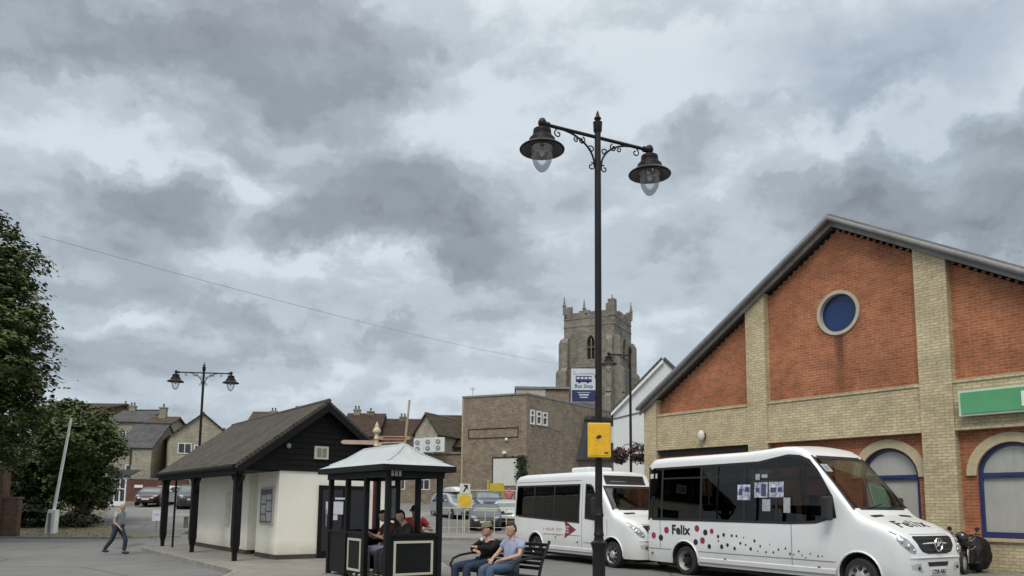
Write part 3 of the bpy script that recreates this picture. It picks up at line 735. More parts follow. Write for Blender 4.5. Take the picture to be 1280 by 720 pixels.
# door with notices
dx0, dz1 = FH.on(398.5, 606.5, 0); dx1 = dx0+1.55
b = MB(); b.box(dx0, dx1, -.07, -.002, G0+.02, dz1); door = b.build('door', M_BLACKWOOD, hut, bevel=.01)
b = MB(); b.box(dx0+.1, dx0+.7, -.085, -.072, G0+.2, dz1-.12); b.box(dx0+.82, dx1-.1, -.085, -.072, G0+.2, dz1-.12); b.build('leaf', mat('door_black', (.022, .022, .025), .35), door)
b = MB(); b.tube([(dx0+.2, -.15, 1.0), (dx0+.2, -.15, 1.5)], .015, 6); b.build('handle', mat('steel', (.5, .5, .5), .3, 1.), door)
M_PAPER = mat('paper_white', (.62, .62, .70), .7, var=.12, scale=9)
b = MB()
for (pa, pb, qa, qb) in ((407.5, 627, 414, 643), (417, 627, 428.5, 643), (416.5, 643.6, 421.5, 650), (419, 622, 432, 624.5)):
    x0, z1 = FH.on(pa, pb, -.09); x1, z0 = FH.on(qa, qb, -.09); b.box(x0, x1, -.098, -.09, z0, z1)
nn = b.build('notices', M_PAPER, door)
x0, z1 = FH.on(448, 590, 0); b = MB(); b.box(x0-.3, x0+.2, -.03, -.002, z1-.14, z1); b.build('door_number_plate', mat('plate_grey', (.45, .44, .36), .6), hut)

# ------------------------------------------------------------------ generic house
def flint(name, c1, c2): return brick(name, c1, c2, tuple(x*.8 for x in c1), bw=.3, rh=.14, ms=.02, patch=.28, pscale=.5)
M_FLINT = flint('flint_wall', (.40, .365, .285), (.29, .26, .20))
M_FLINT2 = flint('old_stone', (.34, .31, .25), (.24, .22, .18))
M_OLDRED = brick('old_red_brick', (.16, .085, .055), (.105, .058, .042), (.13, .10, .08), patch=.3)
M_BROWN = brick('brown_brick', (.27, .215, .155), (.17, .135, .10), (.24, .21, .17), bw=.30, rh=.10, patch=.25, pscale=1.4)
M_REDTILE = tiles('red_clay_tiles', (.075, .047, .037), (.055, .038, .031), .3, .2, .35)
M_SLATE = tiles('slates', (.10, .10, .10), (.075, .078, .08), .35, .25, .3)
M_BROWNTILE = tiles('brown_tiles', (.10, .075, .055), (.075, .058, .045), .3, .2, .35, moss=(.09, .09, .05))
M_WHITEP = mat('white_paint', (.72, .72, .70), .5, var=.06)
M_WINGLASS = mat('dark_window_glass', (.02, .024, .028), .08, var=.5, scale=1.2, spec=.8)
M_POT = mat('chimney_pot', (.14, .10, .08), .9, var=.2)
def window(parent, x, y, z, w_, h, m=None, bars=1, proud=.03):
    """window in the local front plane y (outside is -y)"""
    f = MB(); e = .07
    f.box(x-w_/2, x+w_/2, y-proud, y+.02, z, z+e); f.box(x-w_/2, x+w_/2, y-proud, y+.02, z+h-e, z+h)
    f.box(x-w_/2, x-w_/2+e, y-proud, y+.02, z+e, z+h-e); f.box(x+w_/2-e, x+w_/2, y-proud, y+.02, z+e, z+h-e)
    for i in range(bars):
        xx = x-w_/2+(i+1)*w_/(bars+1); f.box(xx-.03, xx+.03, y-proud+.003, y+.02, z+e, z+h-e)
    wo_ = f.build('window', m or M_WHITEP, parent)
    f = MB(); f.box(x-w_/2+.03, x+w_/2-.03, y-.012, y-.004, z+.03, z+h-.03); f.build('pane', M_WINGLASS, wo_)
    return wo_
def chimney(parent, x, y, z0, z1, m, w_=.5, d=.5, pots=2):
    b = MB(); b.box(x-w_/2, x+w_/2, y-d/2, y+d/2, z0, z1-.12); b.box(x-w_/2-.06, x+w_/2+.06, y-d/2-.06, y+d/2+.06, z1-.12, z1)
    c = b.build('chimney', m, parent)
    for i in range(pots):
        b = MB(); xx = x-w_/2+(i+.5)*w_/pots; b.lathe([(.10, z1), (.085, z1+.3), (.11, z1+.33), (.11, z1+.38), (.08, z1+.38)], (xx, y, 0), 10); b.build('pot', M_POT, c, smooth=40)
def house(name, label, fr, W, D, ze_, za_, wall_m, roof_m, z0=-.5, ridge='y', ov=.25, chims=(), wins=(), group=None, barge=None):
    """ridge 'y': gable faces the front; 'x': eaves face the front"""
    h = thing(name, label, 'house', fr.o, fr.rz, group)
    b = MB()
    if ridge == 'y': b.xz([(0, z0), (W, z0), (W, ze_), (W/2, za_), (0, ze_)], 0, D)
    else: b.yz([(0, z0), (D, z0), (D, ze_), (D/2, za_), (0, ze_)], 0, W)
    b.build('wall', wall_m, h)
    th = .12
    for s in (0, 1):
        b = MB()
        if ridge == 'y':
            x0, x1 = (-ov, W/2) if not s else (W+ov, W/2); sl = (za_-ze_)/(W/2); za0 = ze_-sl*ov
            d = Vector((x1-x0, 0, za_-za0)).normalized(); n = Vector((-d.z, 0, d.x)); n = n if n.z > 0 else -n; n *= th
            vs = [Vector((x0, -ov, za0)), Vector((x0, D+ov, za0)), Vector((x1, D+ov, za_)), Vector((x1, -ov, za_))]
            uvp = lambda co, no, d=d: (co.y, Vector((co.x, 0, co.z)).dot(d))
        else:
            y0, y1 = (-ov, D/2) if not s else (D+ov, D/2); sl = (za_-ze_)/(D/2); za0 = ze_-sl*ov
            d = Vector((0, y1-y0, za_-za0)).normalized(); n = Vector((0, -d.z, d.y)); n = n if n.z > 0 else -n; n *= th
            vs = [Vector((-ov, y0, za0)), Vector((W+ov, y0, za0)), Vector((W+ov, y1, za_)), Vector((-ov, y1, za_))]
            uvp = lambda co, no, d=d: (co.x, Vector((0, co.y, co.z)).dot(d))
        vs = [p + n*.05 for p in vs] + [p + n for p in vs]
        b.add(vs, [(0, 1, 2, 3), (4, 5, 6, 7), (0, 1, 5, 4), (1, 2, 6, 5), (2, 3, 7, 6), (3, 0, 4, 7)])
        b.build('roof', roof_m, h, uvproj=uvp)
    b = MB()
    if ridge == 'y': b.tube([(W/2, -ov, za_+th), (W/2, D+ov, za_+th)], .12, 6)
    else: b.tube([(-ov, D/2, za_+th), (W+ov, D/2, za_+th)], .12, 6)
    b.build('ridge', M_POT if roof_m is not M_SLATE else M_SLATE, h, smooth=50)
    for (x, y, z1, pots) in chims: chimney(h, x, y, ze_, z1, wall_m, .7, .5, pots)
    for wv in wins: window(h, *wv)
    return h

# ------------------------------------------------------------------ brown brick building behind the car park
c0 = atY(659, 493, 62); l0 = atY(578.5, 497.5, 65); r0 = atY(767, 516, 72.2)
zt_ = c0.z
fdir = Vector((c0.x-l0.x, c0.y-l0.y)); WF = fdir.length; FR = Frame(l0.x, l0.y, math.atan2(fdir.y, fdir.x))
sdir_ = Vector((r0.x-c0.x, r0.y-c0.y)); WS = sdir_.length; FS = Frame(c0.x, c0.y, math.atan2(sdir_.y, sdir_.x))
print('BROWN', WF, WS, 'z', l0.z, c0.z, r0.z, 'angles', math.degrees(FR.rz), math.degrees(FS.rz))
bbd = thing('brown_brick_building', 'plain brown brick building with a white loading door and three small white windows', 'building', (l0.x, l0.y, 0), FR.rz)
def L2(v): # world -> building local
    q = Matrix.Rotation(-FR.rz, 3, 'Z') @ (Vector((v[0], v[1], 0)) - Vector((l0.x, l0.y, 0))); return (q.x, q.y)
bl = [L2(l0), L2(c0), L2(r0)]
far_l = (bl[0][0]+(bl[2][0]-bl[1][0]), bl[0][1]+(bl[2][1]-bl[1][1]))
b = MB(); foot = bl + [far_l]; tops = [l0.z, c0.z, r0.z, r0.z-.2]
vs = [(p[0], p[1], -.5) for p in foot] + [(p[0], p[1], t) for p, t in zip(foot, tops)]
b.add(vs, [(0, 3, 2, 1), (4, 5, 6, 7), (0, 1, 5, 4), (1, 2, 6, 5), (2, 3, 7, 6), (3, 0, 4, 7)])
b.build('wall', M_BROWN, bbd)
b = MB(); e = .06
ctr = Vector((sum(p[0] for p in foot)/4, sum(p[1] for p in foot)/4))
def off(p, e): d = Vector(p)-ctr; return ctr + d*(1+e/d.length)
vs = [(*off(p, .08), t+.001) for p, t in zip(foot, tops)] + [(*off(p, .08), t+.14) for p, t in zip(foot, tops)]
b.add(vs, [(0, 3, 2, 1), (4, 5, 6, 7), (0, 1, 5, 4), (1, 2, 6, 5), (2, 3, 7, 6), (3, 0, 4, 7)]); b.build('coping', M_FASCIA, bbd)
def onF(px, py, y=0.): return FR.on(px, py, y)
b = MB(); (x0, z1) = onF(585.5, 536.5); (x1, z0) = onF(648, 546.5)
for q in ((x0, x1, z0, z0+.07), (x0, x1, z1-.07, z1), (x0, x0+.07, z0+.07, z1-.07), (x1-.07, x1, z0+.07, z1-.07)): b.box(q[0], q[1], -.05, -.002, q[2], q[3])
b.build('blank_sign_frame', mat('frame_black', (.03, .02, .018), .6), bbd)
b = MB(); x0, z1 = onF(617, 573); x1, z0 = onF(648.5, 607)
for i in range(12):
    a = x0+(x1-x0)*i/12; b.box(a, a+(x1-x0)/12-.015, -.05, -.002, z0, z1)
dr = b.build('loading_door', mat('door_white', (.60, .60, .56), .6, var=.06), bbd)
b = MB(); b.box(x0-.1, x1+.1, -.09, -.004, z1+.003, z1+.12); b.box(x0-.1, x0-.003, -.09, -.004, z0, z1+.003); b.build('door_frame', M_DARK, dr)
for (px, py, r_) in ((633.5, 549.5, .14),):
    x, z = onF(px, py); b = MB(); b.ball((x, -.1, z), r_, .1, r_); b.build('alarm_box', M_WHITEP, bbd, smooth=50)
x, z = onF(631.5, 565.5); b = MB(); b.box(x-.16, x+.16, -.2, -.002, z-.12, z+.1); b.build('security_lamp', M_WHITEP, bbd)
# three little white casement windows and two bricked panels on the side face
def onS(px, py): return FS.on(px, py, 0)
sub = thing('t', None, None, (0, 0, 0)); bpy.data.objects.remove(sub)
def side_box(name, m, pts, y0, y1, parent):
    b = MB()
    for (x0, x1, z0, z1) in pts:
        vs = []
        for z in (z0, z1):
            for y in (y0, y1):
                for x in (x0, x1):
                    q = FS.w(x, y, 0); l = L2(q); vs.append((l[0], l[1], z))
        b.add(vs, [(0, 2, 3, 1), (4, 5, 7, 6), (0, 1, 5, 4), (2, 6, 7, 3), (0, 4, 6, 2), (1, 3, 7, 5)])
    return b.build(name, m, parent)
for (pa, pb, qa, qb) in ((662.5, 512, 667.5, 531), (670.3, 513.5, 676, 532), (677.8, 515, 683.5, 533)):
    x0, z1 = onS(pa, pb); x1, z0 = onS(qa, qb); zm = z1-(z1-z0)*.33
    fo = side_box('window', M_WHITEP, [(x0, x1, z0, z0+.14), (x1-.12, x1, z0+.14, z1-.12), (x0, x1, z1-.12, z1), (x0, x0+.1, zm, z1-.12), (x0, x1-.12, zm-.12, zm), (x0, x0+.05, z0+.14, zm-.12)], -.1, .02, bbd)
    side_box('pane', M_WINGLASS, [(x0, x1, z0, z1)], -.02, -.005, fo)
for (pa, pb, qa, qb) in ((684.5, 517, 689, 535), (692, 516, 701, 539)):
    x0, z1 = onS(pa, pb); x1, z0 = onS(qa, qb); side_box('infill_panel', mat('buff_panel', (.23, .195, .15), .85), [(x0, x1, z0, z1)], -.03, -.003, bbd)
# dark lean-to at its right end, with a small white window
x0, zA = onS(729, 524); x1, _ = onS(760, 524); xa, zB = onS(723, 573)
def sidepoly(name, m, poly, y0, y1, parent):
    b = MB(); b.prism(poly, y0, y1, lambda u, v, t: (*L2(FS.w(u, t, 0)), v)); return b.build(name, m, parent)
sidepoly('lean_to', mat('dark_cladding', (.045, .045, .05), .6, var=.25), [onS(720, 575), onS(766, 575), onS(766, 526), onS(731, 524)], -.6, -.002, bbd)
sidepoly('lean_to_roof', M_DARK, [onS(729.5, 525), onS(767, 527.5), onS(767, 524), onS(731, 520.5)], -.75, -.002, bbd)
x0, z1 = FS.on(763.8, 533, -.62); x1, z0 = FS.on(768.2, 554, -.62)
side_box('white_window', M_WHITEP, [(x0, x1, z0, z1)], -.66, -.6, bbd)
# ivy at the corner by the loading door
lb = MB(); rr = random.Random(5)
for i in range(900):
    x, z = onF(rr.gauss(653, 3.2), rr.uniform(570, 640)); y = -rr.uniform(.02, .35); s = .09; a = rr.uniform(0, 6.28); n = Vector((rr.gauss(0, .6), -1, rr.gauss(0, .6))).normalized()
    t1 = n.orthogonal().normalized(); t2 = n.cross(t1); c = Vector((x, y, z)); p = t1*math.cos(a)+t2*math.sin(a); q = n.cross(p)
    lb.add([c-p*s, c+q*s, c+p*s, c-q*s], [(0, 1, 2, 3)])
iv = thing('ivy', 'dark ivy climbing the corner of the brown brick building', 'climbing plant', (l0.x, l0.y, 0), FR.rz)
M_IVY = leafmat('ivy_leaf', (.012, .02, .008), (.03, .045, .018)); lb.build('leaves', M_IVY, iv, fix=False)
x, z = onF(653, 640); b = MB(); b.tube([(x, -.08, 1.), (x+.03, -.08, 3.), (x-.02, -.06, 4.3)], [.05, .035, .015], 6); b.build('stem', mat('bark', (.07, .055, .04), .9, var=.3, bump=.6, scale=6), iv)
# pale flat-roofed block behind
p0 = atY(645, 487, 84); p1 = atY(682, 483.5, 84); p2_ = atY(705, 487, 86)
blk = thing('flat_roofed_block', 'pale rendered flat-roofed block rising behind the brown brick building', 'building', (p0.x, p0.y, 0), 0)
b = MB(); b.box(0, p1.x-p0.x, 0, 8, 0, p1.z-.25); b.build('wall', mat('pale_render', (.46, .42, .34), .8, var=.12, streak=.2), blk)
b = MB(); b.box(p1.x-p0.x+.002, p2_.x-p0.x+.4, .1, 8, 0, p1.z-.35); b.build('return_wall', M_BROWN, blk)
b = MB(); b.box(-.15, p2_.x-p0.x+.5, -.15, 8.2, p1.z-.25, p1.z); b.build('roof', M_FASCIA, blk)
b = MB(); q = atY(591, 484, 72); q0 = atY(591, 500, 72)
mast = thing('roof_aerial', 'thin television aerial standing on the roof of the brown brick building', 'aerial', (q.x, q.y, q0.z-1), 0)
b.tube([(0, 0, 0), (0, 0, q.z-q0.z+1)], .025, 5); b.build('mast', M_FASCIA, mast)
b = MB(); b.tube([(-.3, 0, q.z-q0.z+.9), (.3, 0, q.z-q0.z+.9)], .02, 5); b.tube([(-.2, 0, q.z-q0.z+.75), (.2, 0, q.z-q0.z+.75)], .02, 5); b.build('arms', M_FASCIA, mast)

# ------------------------------------------------------------------ low brick range and the old roofs left of it
y_ = 65.8; a0 = atY(452, 566, y_); a1 = atY(578, 566, y_); a2 = atY(520, 556, y_)
low = thing('low_brick_range', 'low brown brick range behind the bus shelter', 'building', (a0.x, y_, 0), 0)
b = MB(); b.box(0, a1.x-a0.x+.8, 0, 6, -.5, a0.z); b.build('wall', M_BROWN, low)
b = MB(); b.box(-.1, a1.x-a0.x+.8, -.12, 8.1, a0.z, a0.z+.14); b.build('coping', M_FASCIA, low)
xx = atY(538, 600, y_).x-a0.x; 
for k in range(3):
    wz = atY(500, 612, y_).z; window(low, 1.2+k*2.1, 0, wz, 1.0, .9, M_WHITEP, 1)
b = MB(); u0 = atY(497, 576, y_-.3); b.box(.2, 6.8, -.25, -.002, a0.z-.75, a0.z-.6); b.build('gutter', M_DARK, low)
# air conditioners on the wall
u = [atY(516, 566, 64), atY(529, 565, 64), atY(542, 564.5, 64)]
M_ACW = mat('ac_white', (.62, .64, .63), .45, var=.05)
for i, p in enumerate(u):
    wv = (557-543)/FPX*64*.93; hv = 18.5/FPX*64
    ac = thing('air_conditioner', ['white air conditioning unit, the one nearest the shelter roof, on the brown wall', 'white air conditioning unit between the other two on the brown wall', 'white air conditioning unit nearest the brown brick building'][i], 'air conditioner', (p.x, 64.4, p.z), 0, 'air conditioners on the brown wall')
    b = MB(); b.box(0, wv, 0, .45, 0, hv); b.build('casing', M_ACW, ac, bevel=.03)
    for zc in (.28, .72):
        b = MB(); b.lathe([(.17, -.035), (.2, -.035), (.2, -.002), (.17, -.002)], (wv*.36, 0, hv*zc), 16, 'y'); b.build('fan_guard', mat('ac_guard', (.20, .21, .21), .6), ac)
        b = MB(); b.lathe([(.001, -.05), (.055, -.05), (.055, -.003)], (wv*.36, 0, hv*zc), 12, 'y'); b.build('fan_hub', M_ACW, ac)
    b = MB(); b.box(.05, .12, .05, 1.1, -.12, -.002); b.box(wv-.12, wv-.05, .05, 1.1, -.12, -.002); b.build('bracket', M_FASCIA, ac)

def at_house(name, label, pxl, pxr, y, py_eave, py_apex, wall, roof, D=8, ridge='x', rz=0., **kw):
    a = atY(pxl, py_eave, y); c = atY(pxr, py_eave, y); ap = atY((pxl+pxr)/2, py_apex, y+(D/2 if ridge == 'x' else 0))
    fr = Frame(a.x, y, rz); return house(name, label, fr, (c.x-a.x)/max(.5, math.cos(rz)), D, a.z, ap.z, wall, roof, ridge=ridge, **kw)
def zz_(px, py, y): return atY(px, py, y).z
at_house('old_house', 'old house with a dark red tiled roof rising behind the air conditioners', 440, 580, 80, 563, 526, M_BROWN, M_REDTILE, D=9,
         chims=[(1.0, 4.5, zz_(432, 514, 84.5), 1), (4.6, 4.5, zz_(482, 521, 84.5), 2)])
at_house('old_house', 'old house with a brown roof and grey gable left of the brown brick building', 519, 548, 73, 541, 519, M_FLINT, M_BROWNTILE, D=9, ridge='y', rz=R(-24), wins=[])
at_house('old_house', 'low house with a mottled red roof tucked against the brown brick building', 545, 581, 75, 557, 521.5, M_OLDRED, M_REDTILE, D=7)
at_house('old_house', 'distant house whose chimneys show above the left slope of the hut roof', 300, 378, 84, 545, 517, M_FLINT2, M_BROWNTILE, D=9, group=None,
         chims=[(2.2, 4.5, zz_(325, 513, 88), 2), (5.0, 4.5, zz_(355, 511, 88), 3)])
at_house('old_house', 'distant dark-roofed house seen between the hut and the finger post', 425, 470, 80, 545, 519, M_FLINT2, M_REDTILE, D=9, chims=[(.8, 4.5, zz_(432, 511, 84), 2)])
# ------------------------------------------------------------------ stone house and terraces behind the trees (left)
Yh = 66.; cc_ = atY(213, 545, Yh); rr_ = atY(291, 545, Yh+2.4); ap = atY(253, 518, Yh+1.2)
ang = math.atan2(2.4, rr_.x-cc_.x); Wg = math.hypot(rr_.x-cc_.x, 2.4)
hA = house('stone_house', 'stone gabled house with a small white window behind the left street lamp', Frame(cc_.x, Yh, ang), Wg, 9.5, cc_.z, ap.z, M_FLINT, M_BROWNTILE, ov=.15)
fA = Frame(cc_.x, Yh, ang); x0, z1 = fA.on(222.5, 553.5); x1, z0 = fA.on(239, 567.5); window(hA, (x0+x1)/2, 0, z0, x1-x0, z1-z0, None, 1, .06)
x0, z1 = fA.on(243, 556); x1, z0 = fA.on(248, 564); window(hA, (x0+x1)/2, 0, z0, x1-x0, z1-z0, None, 0, .06)
chimney(hA, Wg-.1, 5, cc_.z-.5, zz_(275, 535, Yh+3), M_DARK, .35, .35, 1)
# the wing hiding its left wall: slate roofed building with slanting gable
q0 = atY(147, 561, 66); q1 = atY(188, 561, 66)
hB = house('slate_roofed_house', 'grey stone house with a slanting slate roof left of the stone gabled house', Frame(q0.x, 66, R(6)), (q1.x-q0.x), 8, zz_(165, 560, 66), zz_(165, 531, 70), M_FLINT2, M_SLATE, ridge='x', ov=.1)
window(hB, 1.0, 0, zz_(160, 588, 66), .5, .5, None, 0); 
b = MB(); b.box((q1.x-q0.x)*.38, (q1.x-q0.x)*.38+.12, -.1, -.002, 0, zz_(165, 560, 66)); b.build('downpipe', M_DARK, hB)
at_house('brick_terrace', 'long brick terrace with a flat parapet above the tree', 60, 136, 92, 509, 506, M_OLDRED, M_REDTILE, D=8, chims=[(7.3, 4, zz_(137, 505, 96), 1)])
at_house('tall_terrace', 'grey terrace with a stepped roof and small chimneys beyond the slate roofed house', 134, 180, 86, 527, 514, M_FLINT2, M_SLATE, D=8, chims=[(.8, 4, zz_(142, 507, 90), 2)], wins=[(2.2, 0, zz_(165, 552, 86), .7, 1.1), (3.6, 0, zz_(165, 552, 86), .7, 1.1)])
at_house('chimney_house', 'narrow brick house with one tall chimney stack beyond the slate roofed house', 172, 204, 80, 535, 523, M_FLINT2, M_BROWNTILE, D=7, chims=[(1.0, 3.5, zz_(183, 509, 83.5), 1)])
# garden room with white frames, and red boundary wall
g0 = atY(136, 600, 58); g1 = atY(158, 600, 58); zg0 = tz(0, 58)
gr = thing('garden_room', 'small white framed garden room with a glass roof beside the red brick wall', 'garden room', (g0.x, 58, zg0), 0)
Wd = g1.x-g0.x; zt = zz_(147, 599, 58)-zg0
b = MB(); b.box(0, Wd, 0, 2, 0, .35); b.build('base_wall', M_WHITEP, gr)
b = MB()
for k in range(4):
    x = k*(Wd-.09)/3; b.box(x, x+.09, 0, .09, .35, zt)
b.box(0, Wd, -.02, .1, zt, zt+.14); b.box(0, Wd, .01, .08, zt*.62, zt*.62+.07); b.build('frame', M_WHITEP, gr)
b = MB(); b.box(.02, Wd-.02, .1, .12, .35, zt); b.build('pane', M_WINGLASS, gr)
b = MB(); b.add([(-.1, -.1, zt+.14), (Wd+.1, -.1, zt+.14), (Wd+.1, 2, zt+.75), (-.1, 2, zt+.75), (-.1, -.1, zt+.2), (Wd+.1, -.1, zt+.2), (Wd+.1, 2, zt+.81), (-.1, 2, zt+.81)], [(0, 1, 2, 3), (4, 5, 6, 7), (0, 1, 5, 4), (1, 2, 6, 5), (2, 3, 7, 6), (3, 0, 4, 7)])
b.build('roof', M_SLATE, gr)
w0 = atY(150, 600, 64.); w1 = atY(212, 600, 64.)
rw = thing('brick_wall', 'red brick boundary wall at the back of the left car park', 'wall', (w0.x, 64., tz(0, 64)-.3), 0)
hz = zz_(180, 598, 64.)-tz(0, 64)+.3
b = MB(); b.box(0, w1.x-w0.x+1.5, 0, .25, 0, hz-.08); b.build('brickwork', brick('garden_red_brick', (.13, .055, .04), (.095, .042, .032), (.12, .09, .07)), rw)
b = MB(); b.box(-.04, w1.x-w0.x+1.54, -.04, .29, hz-.08, hz); b.build('coping', M_FASCIA, rw)
s = atY(175, 608, 63.9); b = MB(); b.box(s.x-w0.x-.5, s.x-w0.x+.2, -.04, -.003, s.z-tz(0, 64)+.2, s.z-tz(0, 64)+.42); b.build('plate', M_WHITEP, rw)
# right of it: lean-to with pale sloping roof
s0 = atY(186, 594, 62.); b = MB()
ln = thing('pale_lean_to', 'low lean-to with a pale sloping roof below the stone gabled house', 'shed', (s0.x, 64.6, 1.0), 0)
b.xz([(0, 0), (4.2, 0), (4.2, 3.6), (1.9, 3.3), (0, zz_(190, 597, 64)-1.)], 0, 2.4); b.build('wall', M_FLINT2, ln)
b = MB(); b.xz([(-.1, zz_(190, 597, 64)-1.), (2.0, 3.3), (2.0, 3.42), (-.1, zz_(190, 597, 64)-.86)], -.1, 2.5); b.build('roof', mat('pale_sheet', (.38, .38, .36), .6, var=.2), ln)

# low brick wall and gate pier at the far left
b0 = gnd(28, 672, .02); 
lw = thing('brick_wall', 'weathered brick wall stub with a pier under the big tree', 'wall', (b0.x-6, b0.y+.1, 0), 0)
zt = zz_(14, 621, b0.y)
b = MB(); b.box(-8, 5.62, 0, .3, -.1, zt-.08); b.build('brickwork', M_OLDRED, lw)
b = MB(); b.box(-8, 5.66, -.04, .34, zt-.08, zt); b.build('coping', mat('coping_stone', (.12, .11, .09), .9, var=.3), lw)
xp = atY(5, 600, b0.y).x-(b0.x-6); b = MB(); b.box(xp-.65, xp-.05, -.08, .45, -.1, zz_(5, 590, b0.y)); b.build('pier', M_OLDRED, lw)

# ------------------------------------------------------------------ white gabled building beside the hall
pa = atY(768, 512, 36); pb = atY(829, 449, 36); ang = R(-12)
FW = Frame(pa.x, 36.4, ang); x1, z1 = FW.on(829, 449.5); x0, z0 = FW.on(768, 514); print('WHITE', x1, z1, z0)
sw = (z1-z0)/(x1-x0)
wb = thing('white_gabled_building', 'white rendered gabled building between the church tower and the brick hall', 'building', FW.o, ang)
M_WREN = mat('white_render', (.66, .68, .70), .7, var=.05, scale=1, streak=.06)
b = MB(); b.xz([(0, 0), (2*x1, 0), (2*x1, z0), (x1, z1), (0, z0)], 0, 11); b.build('wall', M_WREN, wb)
slope(-.15, z0-sw*.15+.01, x1, z1+.01, -.12, 11.1, .12, 'roof', M_SLATE, wb); slope(2*x1+.15, z0-sw*.15+.01, x1, z1+.01, -.12, 11.1, .12, 'roof', M_SLATE, wb)
b = MB(); b.xz([(-.1, z0-sw*.1-.14), (x1, z1-.16), (x1, z1), (-.1, z0-sw*.1)], -.16, -.122); b.build('bargeboard', M_WHITEP, wb)
zl_ = FW.on(780, 520.5)[1]; b = MB(); b.tube([(0, -.03, zl_-.1), (x1*1.2, -.03, zl_+.55)], .03, 6); b.build('cable', M_FASCIA, wb)

# ------------------------------------------------------------------ church tower
YT = 95.; cn = atY(768, 500, YT)
ht = math.radians(0)
s_t = 6.85; aL = math.atan2(.51, 1.0)  # left face recedes to the left
FT = Frame(cn.x, YT, 0)
# local x runs along the left face from the near corner backwards-left; build with frame rotated
dirL = Vector((-math.cos(aL), math.sin(aL))); dirR = Vector((math.sin(aL), math.cos(aL)))
rzT = math.atan2(-dirL.y, -dirL.x)          # local +x points from far-left corner to the near corner
ol = Vector((cn.x, YT)) + dirL*s_t
tw = thing('church_tower', 'tall grey stone church tower with battlements and pinnacles', 'church tower', (ol.x, ol.y, 0), rzT)
FTl = Frame(ol.x, ol.y, rzT)
M_TOW = brick('tower_flint', (.235, .21, .175), (.14, .13, .11), (.20, .185, .16), bw=.5, rh=.22, ms=.03, patch=.4, pscale=.5)
M_TST = mat('tower_stone', (.235, .215, .18), .9, var=.35, scale=1.5, streak=.3)
zp = zz_(768, 392, YT); zm_ = zz_(768, 398.5, YT); zstr = zz_(768, 403, YT)
zt_lo = zz_(740, 386.5, YT); zc = zz_(740, 381, YT)
zstring = zz_(740, 403, YT); zpar = zz_(740, 393, YT); zmer = zz_(740, 385, YT); zcor = zz_(768, 375, YT); zpin = zz_(768, 364.5, YT)
S = s_t
b = MB(); b.box(0, S, 0, S, 0, zpar); tw_body = b.build('shaft', M_TOW, tw)
# belfry windows (pointed) on the two visible faces: recessed dark louvres with a mullion
def pointed(cx, z0, w_, h):
    r = w_; pts = [(cx-w_/2, z0), (cx+w_/2, z0)]; zs_ = z0+h-w_*.87
    pts += [(cx-w_/2 + r*math.cos(a), zs_ + r*math.sin(a)) for a in [PI/3*i/6 for i in range(7)]]
    pts += [(cx+w_/2 - r*math.cos(a), zs_ + r*math.sin(a)) for a in [PI/3*i/6 for i in range(5, -1, -1)]]
    return pts
xw, zw1 = FTl.on(738.5, 419.5); _, zw0 = FTl.on(738.5, 448.5); wh = zw1-zw0
cuts = []
q = MB(); q.xz(pointed(xw, zw0, 1.0, wh), -.5, .7); cuts.append(q.build('cut', M_TOW))
yw = S*.56
q = MB(); q.prism(pointed(yw, zw0, 1.0, wh), S-.7, S+.5, lambda u, v, t: (t, u, v)); cuts.append(q.build('cut', M_TOW))
boolean(tw_body, cuts)
for ax in (0, 1):
    f3 = (lambda u, v, t: (u, t, v)) if ax == 0 else (lambda u, v, t: (S-t, u, v)); cx = xw if ax == 0 else yw
    b = MB(); b.prism([(cx-.06, zw0), (cx+.06, zw0), (cx+.06, zw1-.3), (cx-.06, zw1-.3)], .12, .3, f3)
    b.prism([(cx-.5, zw0+wh*.5), (cx+.5, zw0+wh*.5), (cx+.5, zw0+wh*.5+.1), (cx-.5, zw0+wh*.5+.1)], .14, .28, f3)
    wd = b.build('belfry_window', M_TST, tw)
    b = MB()
    zq = zw0
    while zq < zw1-.1:
        b.prism([(cx-.49, zq), (cx+.49, zq), (cx+.49, zq+.12), (cx-.49, zq+.12)], .4, .6, f3); zq += .3
    b.build('louvres', mat('dark_louvre', (.03, .03, .03), .8), wd)
    # hood mould
    b = MB(); pp = pointed(cx, zw0, 1.25, wh+.15)[1:]
    b.tube([f3(p[0], p[1], -.03) for p in pp], .07, 5); b.build('hood_mould', M_TST, wd)
# string courses
for z in (zstring, zpar, zz_(740, 455, YT), zz_(740, 490, YT)): b = MB(); b.box(-.06, S+.06, -.06, S+.06, z-.08, z+.08); b.build('string_course', M_TST, tw)
# battlements, each merlon row as one parapet per face
def parapet(f3, n):
    b = MB(); mw = S/(2*n-1) if n else S
    b.prism([(0, zpar+.12), (S, zpar+.12), (S, zpar+.75), (0, zpar+.75)], 0, .35, f3)
    for i, (a, c, z1) in enumerate(((0, .16, zcor), (.30, .52, zmer+.15), (.52, .62, zmer-.15), (.62, .70, zmer+.1), (.84, 1., zcor))):
        b.prism([(a*S, zpar+.752), (c*S, zpar+.752), (c*S, z1-.002*i), (a*S, z1-.002*i)], .002, .348, f3)
    return b
zc2 = zz_(716, 379, YT); zcor = zc2+.2
parapet(lambda u, v, t: (u, t, v), 3).build('battlement', M_TOW, tw)
parapet(lambda u, v, t: (S-t, u if u > 0 else .36, v), 3).build('battlement', M_TOW, tw)
parapet(lambda u, v, t: (u, S-t, v), 3).build('battlement', M_TOW, tw)
parapet(lambda u, v, t: (t, u, v), 3).build('battlement', M_TOW, tw)
b0_ = MB(); b0_.box(S-.8, S+.1, -.1, .8, zpar, zcor+.5); b0_.build('corner_turret', M_TOW, tw)
